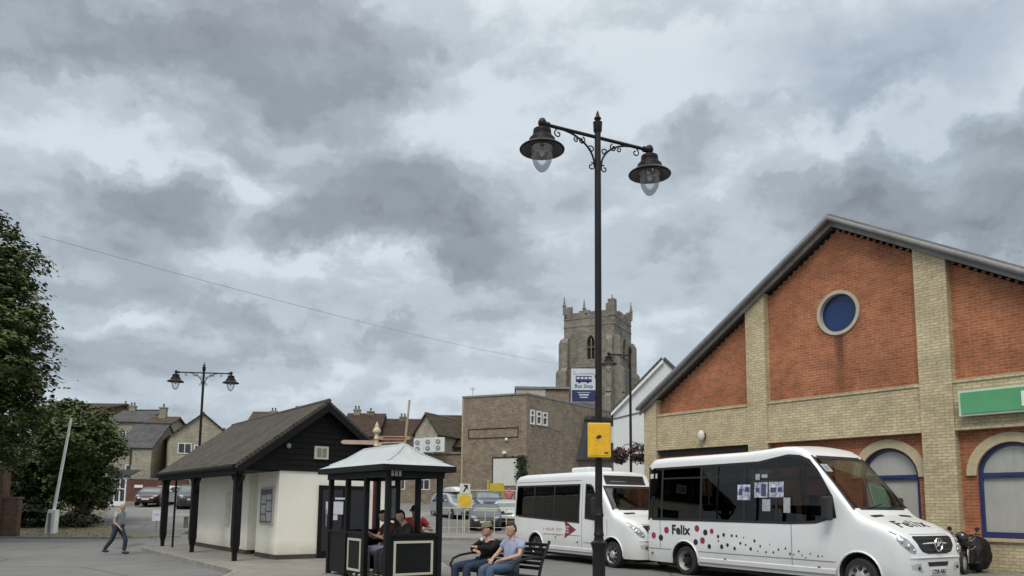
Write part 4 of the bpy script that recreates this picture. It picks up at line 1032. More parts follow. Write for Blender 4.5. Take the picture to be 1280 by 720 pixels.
for (x, y, zt) in ((S-.3, .2, zpin-.3), (0, .1, zz_(713, 367, YT+3)-.4), (S, S, zz_(796, 376, YT+5)), (.1, S, zz_(740, 372, YT+8)), (S*.45, 0, zz_(742, 381, YT)), (S, S*.5, zz_(783, 384, YT))):
    big = zt > zmer+1
    b = MB(); zb = zpar+.7; r = .22 if big else .16
    b.lathe([(r*1.0, zb), (r*1.0, zt-(1.3 if big else .7)), (r*1.5, zt-(1.25 if big else .66)), (r*.9, zt-(1.1 if big else .55)), (.05, zt-.12), (.1, zt-.06), (.02, zt)], (x, y, 0), 4); b.build('pinnacle', M_TST, tw)
# stepped angle buttresses
def buttress(f3):
    b = MB(); steps = [(0, zz_(740, 490, YT), 1.5), (zz_(740, 490, YT), zz_(740, 455, YT), 1.15), (zz_(740, 455, YT), zz_(740, 418, YT), .75)]
    for (z0, z1, d) in steps:
        b.prism([(0, z0), (-d, z0), (-d, z1-.6), (-d*.6, z1), (0, z1)], 0, .8, f3)
    return b
buttress(lambda u, v, t: (u-.002, t, v)).build('buttress', M_TST, tw)                     # left, projecting along -x
buttress(lambda u, v, t: (t, u-.002, v)).build('buttress', M_TST, tw)
buttress(lambda u, v, t: (S-t, u-.002, v)).build('buttress', M_TST, tw)
buttress(lambda u, v, t: (S-u+.002, t, v)).build('buttress', M_TST, tw)
buttress(lambda u, v, t: (S-u+.002, S-t, v)).build('buttress', M_TST, tw)
buttress(lambda u, v, t: (S-t, S-u+.002, v)).build('buttress', M_TST, tw)
b = MB(); b.tube([(S*.5, S*.5, zpar), (S*.5, S*.5, zz_(753, 340, YT+4))], [.07, .04], 6); b.build('flagpole', M_WHITEP, tw)
# ------------------------------------------------------------------ lofted vehicle bodies
def interp(tab, x):
    if x <= tab[0][0]: return tab[0][1]
    for (a, p), (c, q) in zip(tab[:-1], tab[1:]):
        if x <= c: return p + (q-p)*(x-a)/(c-a)
    return tab[-1][1]
class Body:
    def __init__(s, Lx, top, wid, zb=.27, tum=.085, belt=1.3, th=1.6, rr=.17, crown=.03, sill=.04):
        s.L = Lx; s.top = top; s.wid = wid; s.zb = zb; s.tum = tum; s.belt = belt; s.th = th; s.rr = rr; s.crown = crown; s.sill = sill
    def W(s, x, z, d=0.):
        k = max(0, min(1.2, (z-s.belt)/s.th)); w = interp(s.wid, x)*(1 - s.tum*k**1.15)
        q = max(0, .62-z); w -= s.sill*q*q*6
        return w - d
    def radius(s, x): return min(s.rr, max(.02, (interp(s.top, x)-s.zb)*.3))
    def Z(s, x, y, d=0.):
        """height of the upper surface at (x, y)"""
        t = interp(s.top, x); r = s.radius(x); w = s.W(x, t-r); a = abs(y)
        if a <= w-r: return t + s.crown*(1-(a/(w-r))**2) - d
        if a > w: return s.zb
        q = (a-(w-r))/r; return t - r + r*math.sqrt(max(0, 1-q*q)) - d
    def section(s, x, d=0., zb=None, n=10):
        t = interp(s.top, x)-d; zb = s.zb if zb is None else zb; r = max(.015, s.radius(x)-d*.5); w0 = s.W(x, t-r, d)
        p = []
        for i in range(n+1):
            z = zb + (t-r-zb)*i/n; p.append((s.W(x, z, d), z))
        for i in range(1, 6):
            a = PI/2*i/5; p.append((w0-r+r*math.cos(a), t-r+r*math.sin(a)))
        for i in range(1, 5):
            y = (w0-r)*(1-i/4); p.append((y, t + s.crown*(1-(y/(w0-r))**2)))
        return p + [(-y, z) for y, z in p[-2::-1]]
    def loft(s, x0, x1, n, d=0., zb=None, xs=None):
        xs = xs or [x0+(x1-x0)*i/n for i in range(n+1)]; b = MB(); secs = [s.section(x, d, zb) for x in xs]; m = len(secs[0]); vs = []
        for x, sc in zip(xs, secs): vs += [(x, y, z) for y, z in sc]
        fs = [(i*m+j, i*m+(j+1) % m, (i+1)*m+(j+1) % m, (i+1)*m+j) for i in range(len(xs)-1) for j in range(m)]
        fs += [tuple(range(m))[::-1], tuple(range((len(xs)-1)*m, len(xs)*m))]; b.add(vs, fs); return b
    def side(s, sg=-1, e=.004): return lambda x, z: (x, sg*(s.W(x, z)+e), z)
    def X(s, y, z):
        """x of the front surface at (y, z)"""
        lo, hi = s.L*.35, s.L
        def inside(x): return abs(y) < s.W(x, z) and z < s.Z(x, y)
        if inside(hi-1e-4): return hi
        for _ in range(30):
            m = (lo+hi)/2
            if inside(m): lo = m
            else: hi = m
        return lo
    def front(s, e=.006): return lambda y, z: (s.X(y, z)+e, y, z)
    def rear(s, e=.006):
        return lambda y, z: (-e, y, z)
M_VWHITE = mat('white_vehicle_paint', (.74, .76, .77), .22, var=.03, scale=2, spec=.5, coat=.5)
P = bsdf(M_VWHITE); t = M_VWHITE.node_tree; src = P.inputs['Base Color'].links[0].from_socket
tc_ = N(t, 'ShaderNodeTexCoord'); sp_ = N(t, 'ShaderNodeSeparateXYZ'); t.links.new(tc_.outputs['Object'], sp_.inputs[0])
nz_ = N(t, 'ShaderNodeTexNoise'); setin(nz_, Scale=2.6, Detail=9, Roughness=.75); t.links.new(tc_.outputs['Object'], nz_.inputs['Vector'])
hh_ = M_(t, 'ADD', sp_.outputs[2], M_(t, 'MULTIPLY', nz_.outputs['Fac'], -.7)); mr_ = N(t, 'ShaderNodeMapRange'); t.links.new(hh_, mr_.inputs[0])
mr_.inputs[1].default_value = -.05; mr_.inputs[2].default_value = .55; mr_.inputs[3].default_value = .42; mr_.inputs[4].default_value = .03
mx_ = N(t, 'ShaderNodeMix', data_type='RGBA'); t.links.new(mr_.outputs[0], mx_.inputs[0]); t.links.new(src, mx_.inputs[6]); mx_.inputs[7].default_value = (.33, .31, .27, 1); t.links.new(mx_.outputs[2], P.inputs['Base Color'])
M_TYRE = mat('tyre_rubber', (.02, .02, .02), .85, var=.2, scale=20)
M_RIM = mat('steel_rim', (.42, .42, .42), .45, .3, var=.2, scale=15)
M_VBLACK = mat('black_trim', (.015, .015, .016), .5, var=.3, scale=10)
M_CHROME = mat('chrome', (.65, .66, .67), .12, 1., var=.05)
M_SIDEGLASS = glass('tinted_glass', (.17, .18, .19), .015, 1.5, 1.0)
M_SCREEN = glass('windscreen_glass', (.60, .66, .63), .01, 1.6, 1.7)
M_FARGLASS = glass('clearer_side_glass', (.42, .46, .45), .015, 1.5, 1.0)
M_LIGHTGL = mat('headlight_glass', (.35, .37, .38), .08, .4, var=.5, scale=9)
M_INT = mat('dark_interior', (.035, .035, .038), .8, var=.3)
M_SEAT = mat('seat_cloth', (.03, .035, .06), .9, var=.3, scale=12)
def wheel(parent, x, y, r, wd, side, dual=False):
    b = MB(); o = side
    prof = [(r*.62, -wd/2), (r*.9, -wd/2), (r*.985, -wd/2+.03), (r, -wd*.2), (r, wd*.2), (r*.985, wd/2-.03), (r*.9, wd/2), (r*.62, wd/2)]
    b.lathe([(p[0], p[1]) for p in prof], (0, 0, 0), 32, 'y', caps=0); M = Matrix.Translation((x, y, r))
    b.xf(M); ww = b.build('wheel', M_TYRE, parent, smooth=35)
    b = MB(); f = -o
    if dual: pr = [(r*.66, .01), (r*.60, -.02), (r*.55, -.10), (r*.50, -.12), (r*.48, -.13)]
    else: pr = [(r*.66, .012), (r*.62, -.012), (r*.55, -.05), (r*.30, -.02), (r*.24, .012), (r*.12, .02), (.001, .02)]
    b.lathe([(q, (wd/2+h)*side) for q, h in pr], (x, y, r), 28, 'y', caps=0); b.build('rim', M_RIM, ww, smooth=35)
    b = MB()
    if dual: b.lathe([(q, (wd/2+h)*side) for q, h in ((r*.49, -.13), (r*.3, -.11), (r*.24, -.03), (.001, -.02))], (x, y, r), 20, 'y', caps=0)
    for i in range(8):
        a = 2*PI*i/8; yy = y+side*(wd/2-(.125 if dual else .035)+.02)
        b.lathe([(.036, -.02), (.036, .03)], (x+r*.44*math.cos(a), yy, r+r*.44*math.sin(a)), 8, 'y')
    b.lathe([(r*.2, -.02), (r*.2, .035)], (x, y+side*(wd/2-.02), r), 12, 'y')
    b.build('wheel_holes', M_VBLACK, ww)
    return ww
def ftext(txt, size, x, z, mapf, bold=.0, align='LEFT', shear=0., space=1.):
    vs, fs = text_mesh(txt, size, bold, align, 0, shear, space); b = MB(); b.add([mapf(x+p[0], z+p[1]) for p in vs], fs); return b
def disc(cx, cz, r, mapf, n=12, rz=None):
    b = MB(); rz = rz or r; b.add([mapf(cx+r*math.cos(2*PI*i/n), cz+rz*math.sin(2*PI*i/n)) for i in range(n)], [tuple(range(n))]); return b
def build_bus(name, label, loc, rz, Lx, H, xr, xf, near):
    t = thing(name, label, 'minibus', loc, rz, None)
    F = lambda f: Lx-f
    if near:
        top = [(0, H-.30), (.06, H-.16), (.2, H-.08), (.6, H-.06), (F(3.9), H-.05), (F(3.3), H-.02), (F(2.85), H+.015), (F(2.5), H), (F(2.3), H-.055), (F(2.12), H-.17), (F(1.55), H-.17-(H-.17-1.56)*.49), (F(1.0), 1.56), (F(.9), 1.50), (F(.5), 1.36), (F(.25), 1.24), (F(.1), 1.12), (F(.03), 1.0), (Lx, .82)]
        bot_ws, top_ws, roof_z = 1.64, H-.21, H
    else:
        top = [(0, H-.30), (.06, H-.14), (.2, H-.05), (.6, H-.01), (F(3.2), H), (F(2.3), H), (F(1.9), H-.02), (F(1.78), H-.08), (F(1.66), H-.34), (F(.97), 1.50), (F(.9), 1.44), (F(.5), 1.32), (F(.25), 1.20), (F(.1), 1.08), (F(.03), .98), (Lx, .80)]
        bot_ws, top_ws, roof_z = 1.56, H-.42, H
    top = sorted(top)
    wid = [(0, .90), (.06, .975), (.25, 1.02), (F(1.6), 1.02), (F(1.1), 1.005), (F(.6), .985), (F(.35), .965), (F(.2), .93), (F(.1), .87), (F(.03), .78), (Lx, .70)]
    B = Body(Lx, top, wid)
    xs = sorted(set([0, .02, .06, .12, .2] + [.35+.25*i for i in range(int((Lx-2.6)/.25))] + [F(a) for a in (2.5, 2.3, 2.2, 2.12, 2.0, 1.9, 1.78, 1.66, 1.5, 1.3, 1.1, 1.0, .9, .75, .6, .5, .4, .3, .2, .12, .07, .03, 0)]))
    body = B.loft(0, 0, 0, xs=xs).build('body', [M_VWHITE, M_INT], t)
    cuts = []
    # cabin volume
    xs2 = [.1] + [x for x in xs if .15 < x < F(1.15)] + [F(1.12)]
    cuts.append(B.loft(0, 0, 0, d=.06, zb=.72, xs=xs2).build('cut', [M_INT, M_INT]))
    wt = H-.32; wb_ = 1.32
    # side glazing outline (x, z)
    if near:
        sidep = [(.06, wb_+.0), (F(2.55), wb_-.0), (F(1.9), wb_+.03), (F(1.42), wb_+.16), (F(1.5), 1.9), (F(1.85), wt-.2), (F(2.05), wt+.02), (F(2.3), wt+.12), (F(2.6), wt+.15), (F(2.95), wt+.1), (F(3.4), wt+.03), (.06, wt+.0)]
        panes = [sidep]
    else:
        wt = H-.36
        s1 = [(.16, wb_-.02), (F(2.5), wb_-.16), (F(2.5), wt), (.22, wt)]
        s2 = [(F(2.24), wb_-.02), (F(1.4), wb_-.10), (F(1.5), wb_+.16), (F(1.86), wt-.1), (F(1.98), wt-.02), (F(2.24), wt)]
        panes = [s1, s2]
    for p in panes:
        q = MB(); 
        # shrink slightly so that the glass panel overlaps the hole edge
        cx = sum(a for a, _ in p)/len(p); cz = sum(c for _, c in p)/len(p)
        pp = [(a+(cx-a)*.012, c+(cz-c)*.05) for a, c in p]
        q.xz(pp, -1.6, 1.6); cuts.append(q.build('cut', [M_INT, M_INT]))
    wsb, wst = .93, .86
    wsp = [(-wsb, bot_ws), (wsb, bot_ws), (wst, top_ws), (-wst, top_ws)]
    q = MB(); q.yz([(-wsb+.03, bot_ws+.03), (wsb-.03, bot_ws+.03), (wst-.03, top_ws-.03), (-wst+.03, top_ws-.03)], F(2.6), F(.6)); cuts.append(q.build('cut', [M_INT, M_INT]))
    # rear window
    q = MB(); q.yz([(-.7, 1.4), (.7, 1.4), (.66, H-.55), (-.66, H-.55)], -.3, .3); cuts.append(q.build('cut', [M_INT, M_INT]))
    R_ = .355
    for wx in (xr, xf):
        q = MB()
        for sg in (-1, 1):
            qq = MB(); qq.lathe([(.45, 0), (.45, .8)], (wx, .62 if sg > 0 else -1.42, R_+.02), 36, 'y'); cuts.append(qq.build('cut', [M_INT, M_INT]))
    cuts = [c for c in cuts]
    boolean(body, cuts)
    # interior faces dark: a face is interior when it lies well inside the skin
    me = body.data
    for p in me.polygons:
        c = p.center
        ins = c.z < B.Z(c.x, min(abs(c.y), B.W(c.x, c.z)-.001)) - .045 and abs(c.y) < B.W(c.x, c.z)-.045 and .03 < c.x and c.x < B.X(c.y, c.z)-.05 and c.z > B.zb+.01
        p.material_index = 1 if ins else 0
        p.use_smooth = True
    me.set_sharp_from_angle(angle=R(32)); me.update()
    # bright door seams on the side etc.
    for p, nm in zip(panes, ('side_window', 'door_window')):
        for sg in (-1, 1):
            polypanel(p, B.side(sg, .003), .25).build(nm, M_SIDEGLASS if sg < 0 else M_FARGLASS, t, smooth=60)
            # black ceramic border
            bd = MB(); n = len(p); cx = sum(a for a, _ in p)/n; cz = sum(c for _, c in p)/n
            m = B.side(sg, .007)
            for i in range(n):
                a, c = p[i], p[(i+1) % n]
                k = max(1, int(math.dist(a, c)/.3))
                for j in range(k):
                    a1 = (a[0]+(c[0]-a[0])*j/k, a[1]+(c[1]-a[1])*j/k); c1 = (a[0]+(c[0]-a[0])*(j+1)/k, a[1]+(c[1]-a[1])*(j+1)/k)
                    ins = lambda q: (q[0]+.06*(1 if q[0] < cx else -1)*(abs(q[0]-cx) > .3), q[1]+(.055 if q[1] < cz else -.055))
                    i1, i2 = ins(a1), ins(c1)
                    bd.add([m(*a1), m(*c1), m(*i2), m(*i1)], [(0, 1, 2, 3)])
            bd.build('window_border', M_VBLACK, t)
    # window bars between panes
    bars = ([.62, 2.0, 3.35] + [F(2.9)]) if near else [1.35, 2.5]
    for sg in (-1, 1):
        m = B.side(sg, .008); b = MB()
        for x in bars:
            zs = [wb_+.0+(wt-wb_)*i/5 for i in range(6)]
            for z0, z1 in zip(zs[:-1], zs[1:]): b.add([m(x-.035, z0), m(x+.035, z0), m(x+.035, z1), m(x-.035, z1)], [(0, 1, 2, 3)])
        if near:
            x0, x1 = .62, F(2.95); z = wt-.30
            for i in range(8):
                a = x0+(x1-x0)*i/8; c = x0+(x1-x0)*(i+1)/8; b.add([m(a, z), m(c, z), m(c, z+.035), m(a, z+.035)], [(0, 1, 2, 3)])
        b.build('window_bar', M_VBLACK, t)
    ws = polypanel(wsp, lambda y, z: (B.X(y, z)-.004, y, z), .12).build('windscreen', M_SCREEN, t, smooth=60)
    b = MB(); m = lambda y, z: (B.X(y, z)+.004, y, z)
    n = len(wsp)
    def edge(a, c, wi, k=8):
        for i in range(k):
            p = (a[0]+(c[0]-a[0])*i/k, a[1]+(c[1]-a[1])*i/k); q = (a[0]+(c[0]-a[0])*(i+1)/k, a[1]+(c[1]-a[1])*(i+1)/k)
            b.add([m(*p), m(*q), m(q[0]+wi[0]*(1 if abs(wi[0]) else 0), q[1]+wi[1]), m(p[0]+wi[0], p[1]+wi[1])], [(0, 1, 2, 3)])
    edge(wsp[0], wsp[1], (0, .06)); edge(wsp[3], wsp[2], (0, -.07)); edge(wsp[0], wsp[3], (.05, 0)); edge(wsp[1], wsp[2], (-.05, 0))
    b.build('seal', M_VBLACK, ws)
    polypanel([(-.7, 1.4), (.7, 1.4), (.66, H-.55), (-.66, H-.55)], B.rear(.003)).build('rear_window', M_SIDEGLASS, t)
    # seams, handles, marker lights
    b = MB(); m = B.side(-1, .003)
    def vline(x, z0, z1, w_=.009, k=8):
        for i in range(k): a = z0+(z1-z0)*i/k; c = z0+(z1-z0)*(i+1)/k; b.add([m(x-w_, a), m(x+w_, a), m(x+w_, c), m(x-w_, c)], [(0, 1, 2, 3)])
    def hline(x0, x1, z, w_=.009, k=16):
        for i in range(k): a = x0+(x1-x0)*i/k; c = x0+(x1-x0)*(i+1)/k; b.add([m(a, z-w_), m(c, z-w_), m(c, z+w_), m(a, z+w_)], [(0, 1, 2, 3)])
    if near:
        vline(.56, .60, wb_-.01); vline(F(2.52), .36, wb_-.01)
        hline(.02, xr-.47, .60); hline(xr+.47, xf-.5, .60)
    else:
        vline(F(2.38), .40, H-.35); vline(F(1.2), .85, 1.3); hline(.03, F(2.45), H-.26, .008); hline(xr+.5, F(2.45), .80); hline(F(2.3), F(1.2), .62)
    b.build('panel_seam', mat('seam_grey', (.20, .21, .22), .6), t)
    b = MB(); 
    for (x, z) in ([(.25, .48), (2.75, .47), (F(1.86), .47)] if near else [(.3, .6), (2.6, .72), (F(2.6), .62)]):
        x0, y0, z0 = B.side(-1, 0)(x, z); b.box(x0-.035, x0+.035, y0-.012, y0+.01, z0-.02, z0+.02)
    b.build('marker_light', mat('marker_amber', (.22, .10, .04), .35), t)
    # side moulding / sill strip
    for sg in (-1, 1):
        b = MB()
        for (x0, x1) in ((xr+.5, xf-.5),):
            for i in range(10):
                a = x0+(x1-x0)*i/10; c = x0+(x1-x0)*(i+1)/10; ya = sg*(B.W(a, .40)+.002); yc = sg*(B.W(c, .40)+.002)
                b.add([(a, ya, .34), (c, yc, .34), (c, yc+sg*.025, .36), (a, ya+sg*.025, .36), (a, ya, .47), (c, yc, .47), (c, yc+sg*.025, .45), (a, ya+sg*.025, .45)], [(0, 1, 2, 3), (3, 2, 6, 7), (7, 6, 5, 4)])
        b.build('sill', M_VWHITE, t)
    # arch lips
    b = MB()
    for wx in (xr, xf):
        for sg in (-1, 1):
            b = MB(); pts = []
            for i in range(17):
                a = -.12+(PI+.24)*i/16; x = wx+.46*math.cos(a); z = R_+.02+.46*math.sin(a)
                if z < B.zb: continue
                pts.append((x, sg*(B.W(x, z)+.004), z))
            b.tube(pts, .022, 6); b.build('arch_lip', M_VWHITE, t, smooth=60)
    for wx in (xr, xf):
        for sg in (-1, 1): wheel(t, wx, sg*.87, R_, .235, sg, dual=(wx == xr and near))
    # underbody
    b = MB(); b.box(.25, F(.35), -.75, .75, .17, .52); b.tube([(xr, -.8, .36), (xr, .8, .36)], .06); b.tube([(xf, -.8, .36), (xf, .8, .36)], .05); b.build('chassis', M_VBLACK, t)
    # front: grille, badge, lights, bumper intake, plate
    fm = B.front(.006)
    gr_ = polypanel([(-.30, .83), (.30, .83), (.47, .87), (.56, .97), (.62, 1.13), (.59, 1.16), (-.59, 1.16), (-.62, 1.13), (-.56, .97), (-.47, .87)], fm, .1).build('grille', M_VBLACK, t)
    b = MB()
    for z in (.90, 1.095):
        k = 12; hw = .44+(z-.9)*.4
        pts = [fm(-hw+2*hw*i/k, z) for i in range(k+1)]; b.tube([(p[0]+.008, p[1], p[2]) for p in pts], .011, 6)
    b.build('slat', mat('grille_slat', (.09, .09, .095), .3, .5), gr_)
    fx = fm(0, 1.0)[0]+.05
    b = MB(); rr_ = .12
    pts = [(fx, rr_*math.cos(a), 1.0+rr_*math.sin(a)) for a in [2*PI*i/24 for i in range(25)]]; b.tube(pts, .016, 6, caps=False)
    for k in range(3):
        a = PI/2+2*PI*k/3; d = Vector((0, math.cos(a), math.sin(a))); n = Vector((0, -d.z, d.y)); c = Vector((fx, 0, 1.0))
        b.add([c+n*.026, c-n*.026, c+d*rr_, c+Vector((.02, 0, 0))], [(0, 3, 2), (3, 1, 2), (0, 2, 1)])
    b.build('badge', M_CHROME, gr_, smooth=50)
    for sg in (-1, 1):
        hl = [(sg*.66, .90), (sg*.69, .84), (sg*.80, .86), (sg*.90, .98), (sg*.955, 1.14), (sg*.965, 1.24), (sg*.93, 1.25), (sg*.76, 1.08)]
        h_ = polypanel(hl, B.front(.010), .06).build('headlight', M_LIGHTGL, t, smooth=50)
        b = MB()
        for (y, z, r) in ((sg*.80, .97, .055), (sg*.87, 1.07, .05), (sg*.72, .90, .03)):
            x = B.X(y, z)+.012; b.ball((x, y, z), .02, r, r)
        b.build('bulb_reflector', mat('reflector', (.75, .77, .8), .1, .9), h_, smooth=60)
        polypanel([(sg*.50, .50), (sg*.78, .56), (sg*.80, .64), (sg*.56, .66)], B.front(.007), .08).build('fog_recess', mat('fog_recess', (.40, .41, .42), .5), t)
        b = MB(); y = sg*.62; b.ball((B.X(y, .58)+.01, y, .575), .015, .04, .03); b.build('fog_light', M_VBLACK, t, smooth=60)
        # bonnet vents
        vb = MB(); mz = lambda x, y: (x, y, B.Z(x, y)+.006)
        vb = polypanel([(F(.93), sg*.28), (F(.86), sg*.26), (F(.84), sg*.62), (F(.93), sg*.66)], mz, .1); vb.build('bonnet_vent', M_VBLACK, t)
    polypanel([(-.30, .60), (.30, .60), (.34, .68), (-.34, .68)], B.front(.007), .1).build('bumper_intake', M_VBLACK, t)
    px_ = B.X(0, .5)+.012
    b = MB(); b.box(px_-.01, px_+.006, -.26, .26, .445, .555); pl_ = b.build('number_plate', mat('plate_white', (.62, .62, .60), .5, var=.03), t)
    if near:
        vs, fs = text_mesh('LT58 ABU', .105, .004, 'CENTER'); b = MB(); b.add([(px_+.009, p[0], .463+p[1]) for p in vs], fs); b.build('lettering', M_VBLACK, pl_, fix=False)
    # bumper ledge
    b = MB(); pts = [(B.X(y, .76)+.01, y, .76) for y in [-.8+1.6*i/20 for i in range(21)]]
    pts = [(p[0]-.018, p[1], p[2]) for p in pts]; b.tube(pts, .03, 6); b.build('bumper', M_VWHITE, t, smooth=60)
    # bonnet shut line
    b = MB(); pts = [(B.X(y, 1.19+.0*abs(y))+.004, y, 1.19) for y in [-.6+1.2*i/14 for i in range(15)]]; b.tube(pts, .006, 4); b.build('bonnet_seam', mat('seam_grey', (.2, .21, .22)), t)
    # mirrors
    for sg in (-1, 1):
        xm = F(1.55); zm = 1.62; yb = sg*(B.W(xm, zm)); 
        b = MB(); b.tube([(xm, yb, zm-.10), (xm+.03, yb+sg*.16, zm-.12)], .035, 8); b.tube([(xm, yb, zm+.15), (xm+.03, yb+sg*.16, zm+.2)], .025, 8)
        mr_ = b.build('mirror_arm', M_VBLACK, t, smooth=50)
        b = MB(); b.box(xm-.02, xm+.12, yb+sg*.08 if sg > 0 else yb+sg*.30, yb+sg*.30 if sg > 0 else yb+sg*.08, zm-.20, zm+.28); b.build('mirror', M_VBLACK, t, bevel=.04)
    # wipers, dashboard, seats, steering wheel
    b = MB()
    for y0, y1 in ((-.55, .05), (.1, .68)):
        b = MB()
        pts = [(B.X(y0+(y1-y0)*i/5, bot_ws+.02+.10*i/5)+.02, y0+(y1-y0)*i/5, bot_ws+.02+.10*i/5) for i in range(6)]; b.tube(pts, .010, 5); b.build('wiper', M_VBLACK, t)
    b = MB(); b.box(F(1.6), F(1.12), -.85, .85, 1.18, 1.42); b.box(.2, F(1.2), -.9, .9, .74, .78); b.build('dashboard', M_INT, t)
    b = MB()
    c = Vector((F(1.78), -.45, 1.42)); M = Matrix.Rotation(R(-28), 3, 'Y')
    b.tube([c + M @ Vector((0, .2*math.cos(a), .2*math.sin(a))) for a in [2*PI*i/18 for i in range(19)]], .015, 6, caps=False); b.tube([c, c+Vector((.25, 0, -.2))], .03, 6)
    b.build('steering_wheel', M_VBLACK, t)
    seatxs = [(F(2.25), (-.5, .5))] + [(x, (-.62, -.2, .55)) for x in [1.0+.8*i for i in range(int((F(3.2)-1.0)/.8)+1)]]
    for (x, ys_) in seatxs:
        for y in ys_:
            b = MB(); b.box(x-.02, x+.42, y-.2, y+.2, .95, 1.12); b.box(x-.14, x-.02, y-.2, y+.2, 1.0, 1.72); b.box(x-.13, x-.04, y-.12, y+.12, 1.74, 1.94)
            b.build('seat', M_SEAT, t, bevel=.03)
    if near:
        b = MB(); 
        for (x, y) in ((1.5, -.3), (3.1, -.3), (F(2.7), -.3), (F(2.7), .45)): b.tube([(x, y, .78), (x, y, H-.15)], .018, 6)
        b.tube([(F(3.3), -.9, 1.62), (F(3.3), -.9, 1.75), (F(2.7), -.9, 1.75)], .016, 6)
        b.build('grab_pole', mat('pole_grey', (.35, .35, .3), .4, .3), t)
    return t, B, F
# ---- near bus
D_b = Vector((.515, -.857)).normalized(); rzb = math.atan2(D_b.y, D_b.x)
rw_ = Vector((4.31, 19.16)); XR, LX = 1.43, 7.15; XF = LX-.97
nside = Vector((-math.sin(rzb), math.cos(rzb)))     # local +y in the world
o_ = rw_ - D_b*XR + nside*.98
bus, BB, BF = build_bus('minibus', 'white minibus with red and dark dots along its side and posters in its windows', (o_.x, o_.y, 0), rzb, LX, 2.98, XR, XF, True)
fb = Frame(o_.x, o_.y, rzb)
m = BB.side(-1, .006)
def s2(px, py): return fb.on(px, py, -1.0)
print('BUS pts', s2(806, 572), s2(806, 650), s2(985, 657), s2(1046, 641), s2(1070, 641), s2(1197, 690))
M_DK = mat('decal_black', (.02, .018, .03), .4); M_RD = mat('decal_red', (.30, .035, .06), .4)
x0, z0 = s2(840.5, 666.5)
ftext('Felix', .315, x0, z0-.01, m, .012, shear=.0, space=1.06).build('lettering', M_DK, bus, fix=False)
dots = [(809.5, 659.5, 4.2, 0), (818, 669, 4.3, 1), (827, 672, 4.3, 0), (834, 662.5, 4.6, 1), (872, 660.5, 4.6, 1), (882.5, 665.5, 4.2, 0), (890.5, 664, 3.6, 1), (870.5, 677.5, 4.2, 0), (879, 675.5, 4.6, 1), (887.5, 683, 3.4, 0),
  (898.5, 670.5, 2.4, 0), (905.5, 668.5, 2.6, 0), (903, 683.3, 3.2, 0), (910.3, 681.2, 2.6, 0), (915.6, 669.5, 2, 0), (921.5, 670, 1.8, 0), (930.5, 672, 1.2, 1), (926.3, 679, 2, 0), (919.2, 685.5, 2.4, 0), (933, 681, 1.5, 0), (939.3, 686, 2.4, 0), (944, 676, 2.1, 0),
  (951.2, 682.5, 1.8, 1), (958.5, 690, 1.5, 0), (963, 680.5, 1.0, 1), (967.7, 690.3, 1.6, 0), (974, 687, 1.6, 0), (982.8, 685.5, 1.6, 0), (988.5, 692, 1.7, 0), (993.3, 693, 1.1, 0), (999.3, 689, 1.5, 0), (1003.5, 694, 1.2, 1), (1013.8, 692, 1.3, 1), (1023.7, 695, 1.5, 0), (1028.7, 695.3, 1.2, 0),
  (948, 689, 1.1, 0), (899, 676, 1.5, 1), (1008, 697, 1.0, 0)]
db = [MB(), MB()]
for (px, py, r, c) in dots:
    x, z = s2(px, py); xa = s2(px+r*.72, py)[0]-x; za = z-s2(px, py+r)[1]
    db[c].merge(disc(x, z, max(xa*.9, .012), m, 14, max(za*.9, .012)))
db[0].build('dark_dots', M_DK, bus, fix=False); db[1].build('red_dots', M_RD, bus, fix=False)
# fuel cap on the tail, and small lamps
# posters in the side windows
mp2 = BB.side(-1, .010)
M_POST = mat('poster_blue_white', (.16, .19, .32), .6, var=.7, scale=9, c2=(.42, .44, .52)); M_SHEET = mat('sheet_pale', (.34, .36, .40), .7, var=.25, scale=14)
def sheetp(pa, pb, qa, qb, mt, nm='poster', e=.010, step=.5):
    x0, z1 = s2(pa, pb); x1, z0 = s2(qa, qb)
    return polypanel([(x0, z0), (x1, z0), (x1, z1), (x0, z1)], BB.side(-1, e), step).build(nm, mt, bus)
for q in ((921.5, 606, 938, 625), (942.5, 603, 959.5, 622), (960.5, 602.5, 979.5, 621.5)): sheetp(*q, M_POST)
# picture blocks on the posters
b = MB()
for (pa, pb, qa, qb) in ((944.5, 610, 949, 615.5), (963, 609.5, 970, 615.5), (972, 609, 977.5, 615), (923.5, 611, 928, 619), (931, 609, 936.5, 615), (951, 605, 957.5, 620)):
    x0, z1 = s2(pa, pb); x1, z0 = s2(qa, qb); b.merge(polypanel([(x0, z0), (x1, z0), (x1, z1), (x0, z1)], BB.side(-1, .0125), .5))
b.build('poster_picture', mat('poster_picture', (.05, .06, .15), .6, var=.6, scale=20), bus)
for q in ((953, 624, 963.5, 639), (979.5, 622, 988.5, 641), (943.5, 592.5, 949, 600), (951, 593, 958.5, 597)): sheetp(*q, M_SHEET, 'notice')
sheetp(811, 592.5, 820.5, 598, mat('sticker_white', (.55, .56, .56), .5), 'sticker')
# round sticker on the windscreen and tax disc
wm = BB.front(.006)
def wsq(y0, z0, y1, z1, mt, nm): return polypanel([(y0, z0), (y1, z0), (y1, z1), (y0, z1)], wm, .2).build(nm, mt, bus)
ss = wsq(-.82, 2.42, -.62, 2.58, M_SHEET, 'sticker'); disc(-.72, 2.5, .055, lambda y, z: (BB.X(y, z)+.010, y, z), 16).build('sticker_ring', mat('ring_grey', (.2, .22, .25)), ss)
b = MB(); b.box(BF(1.5), BF(1.2), -.62, -.42, 1.425, 1.44); b.build('dashboard_papers', M_SHEET, bus)
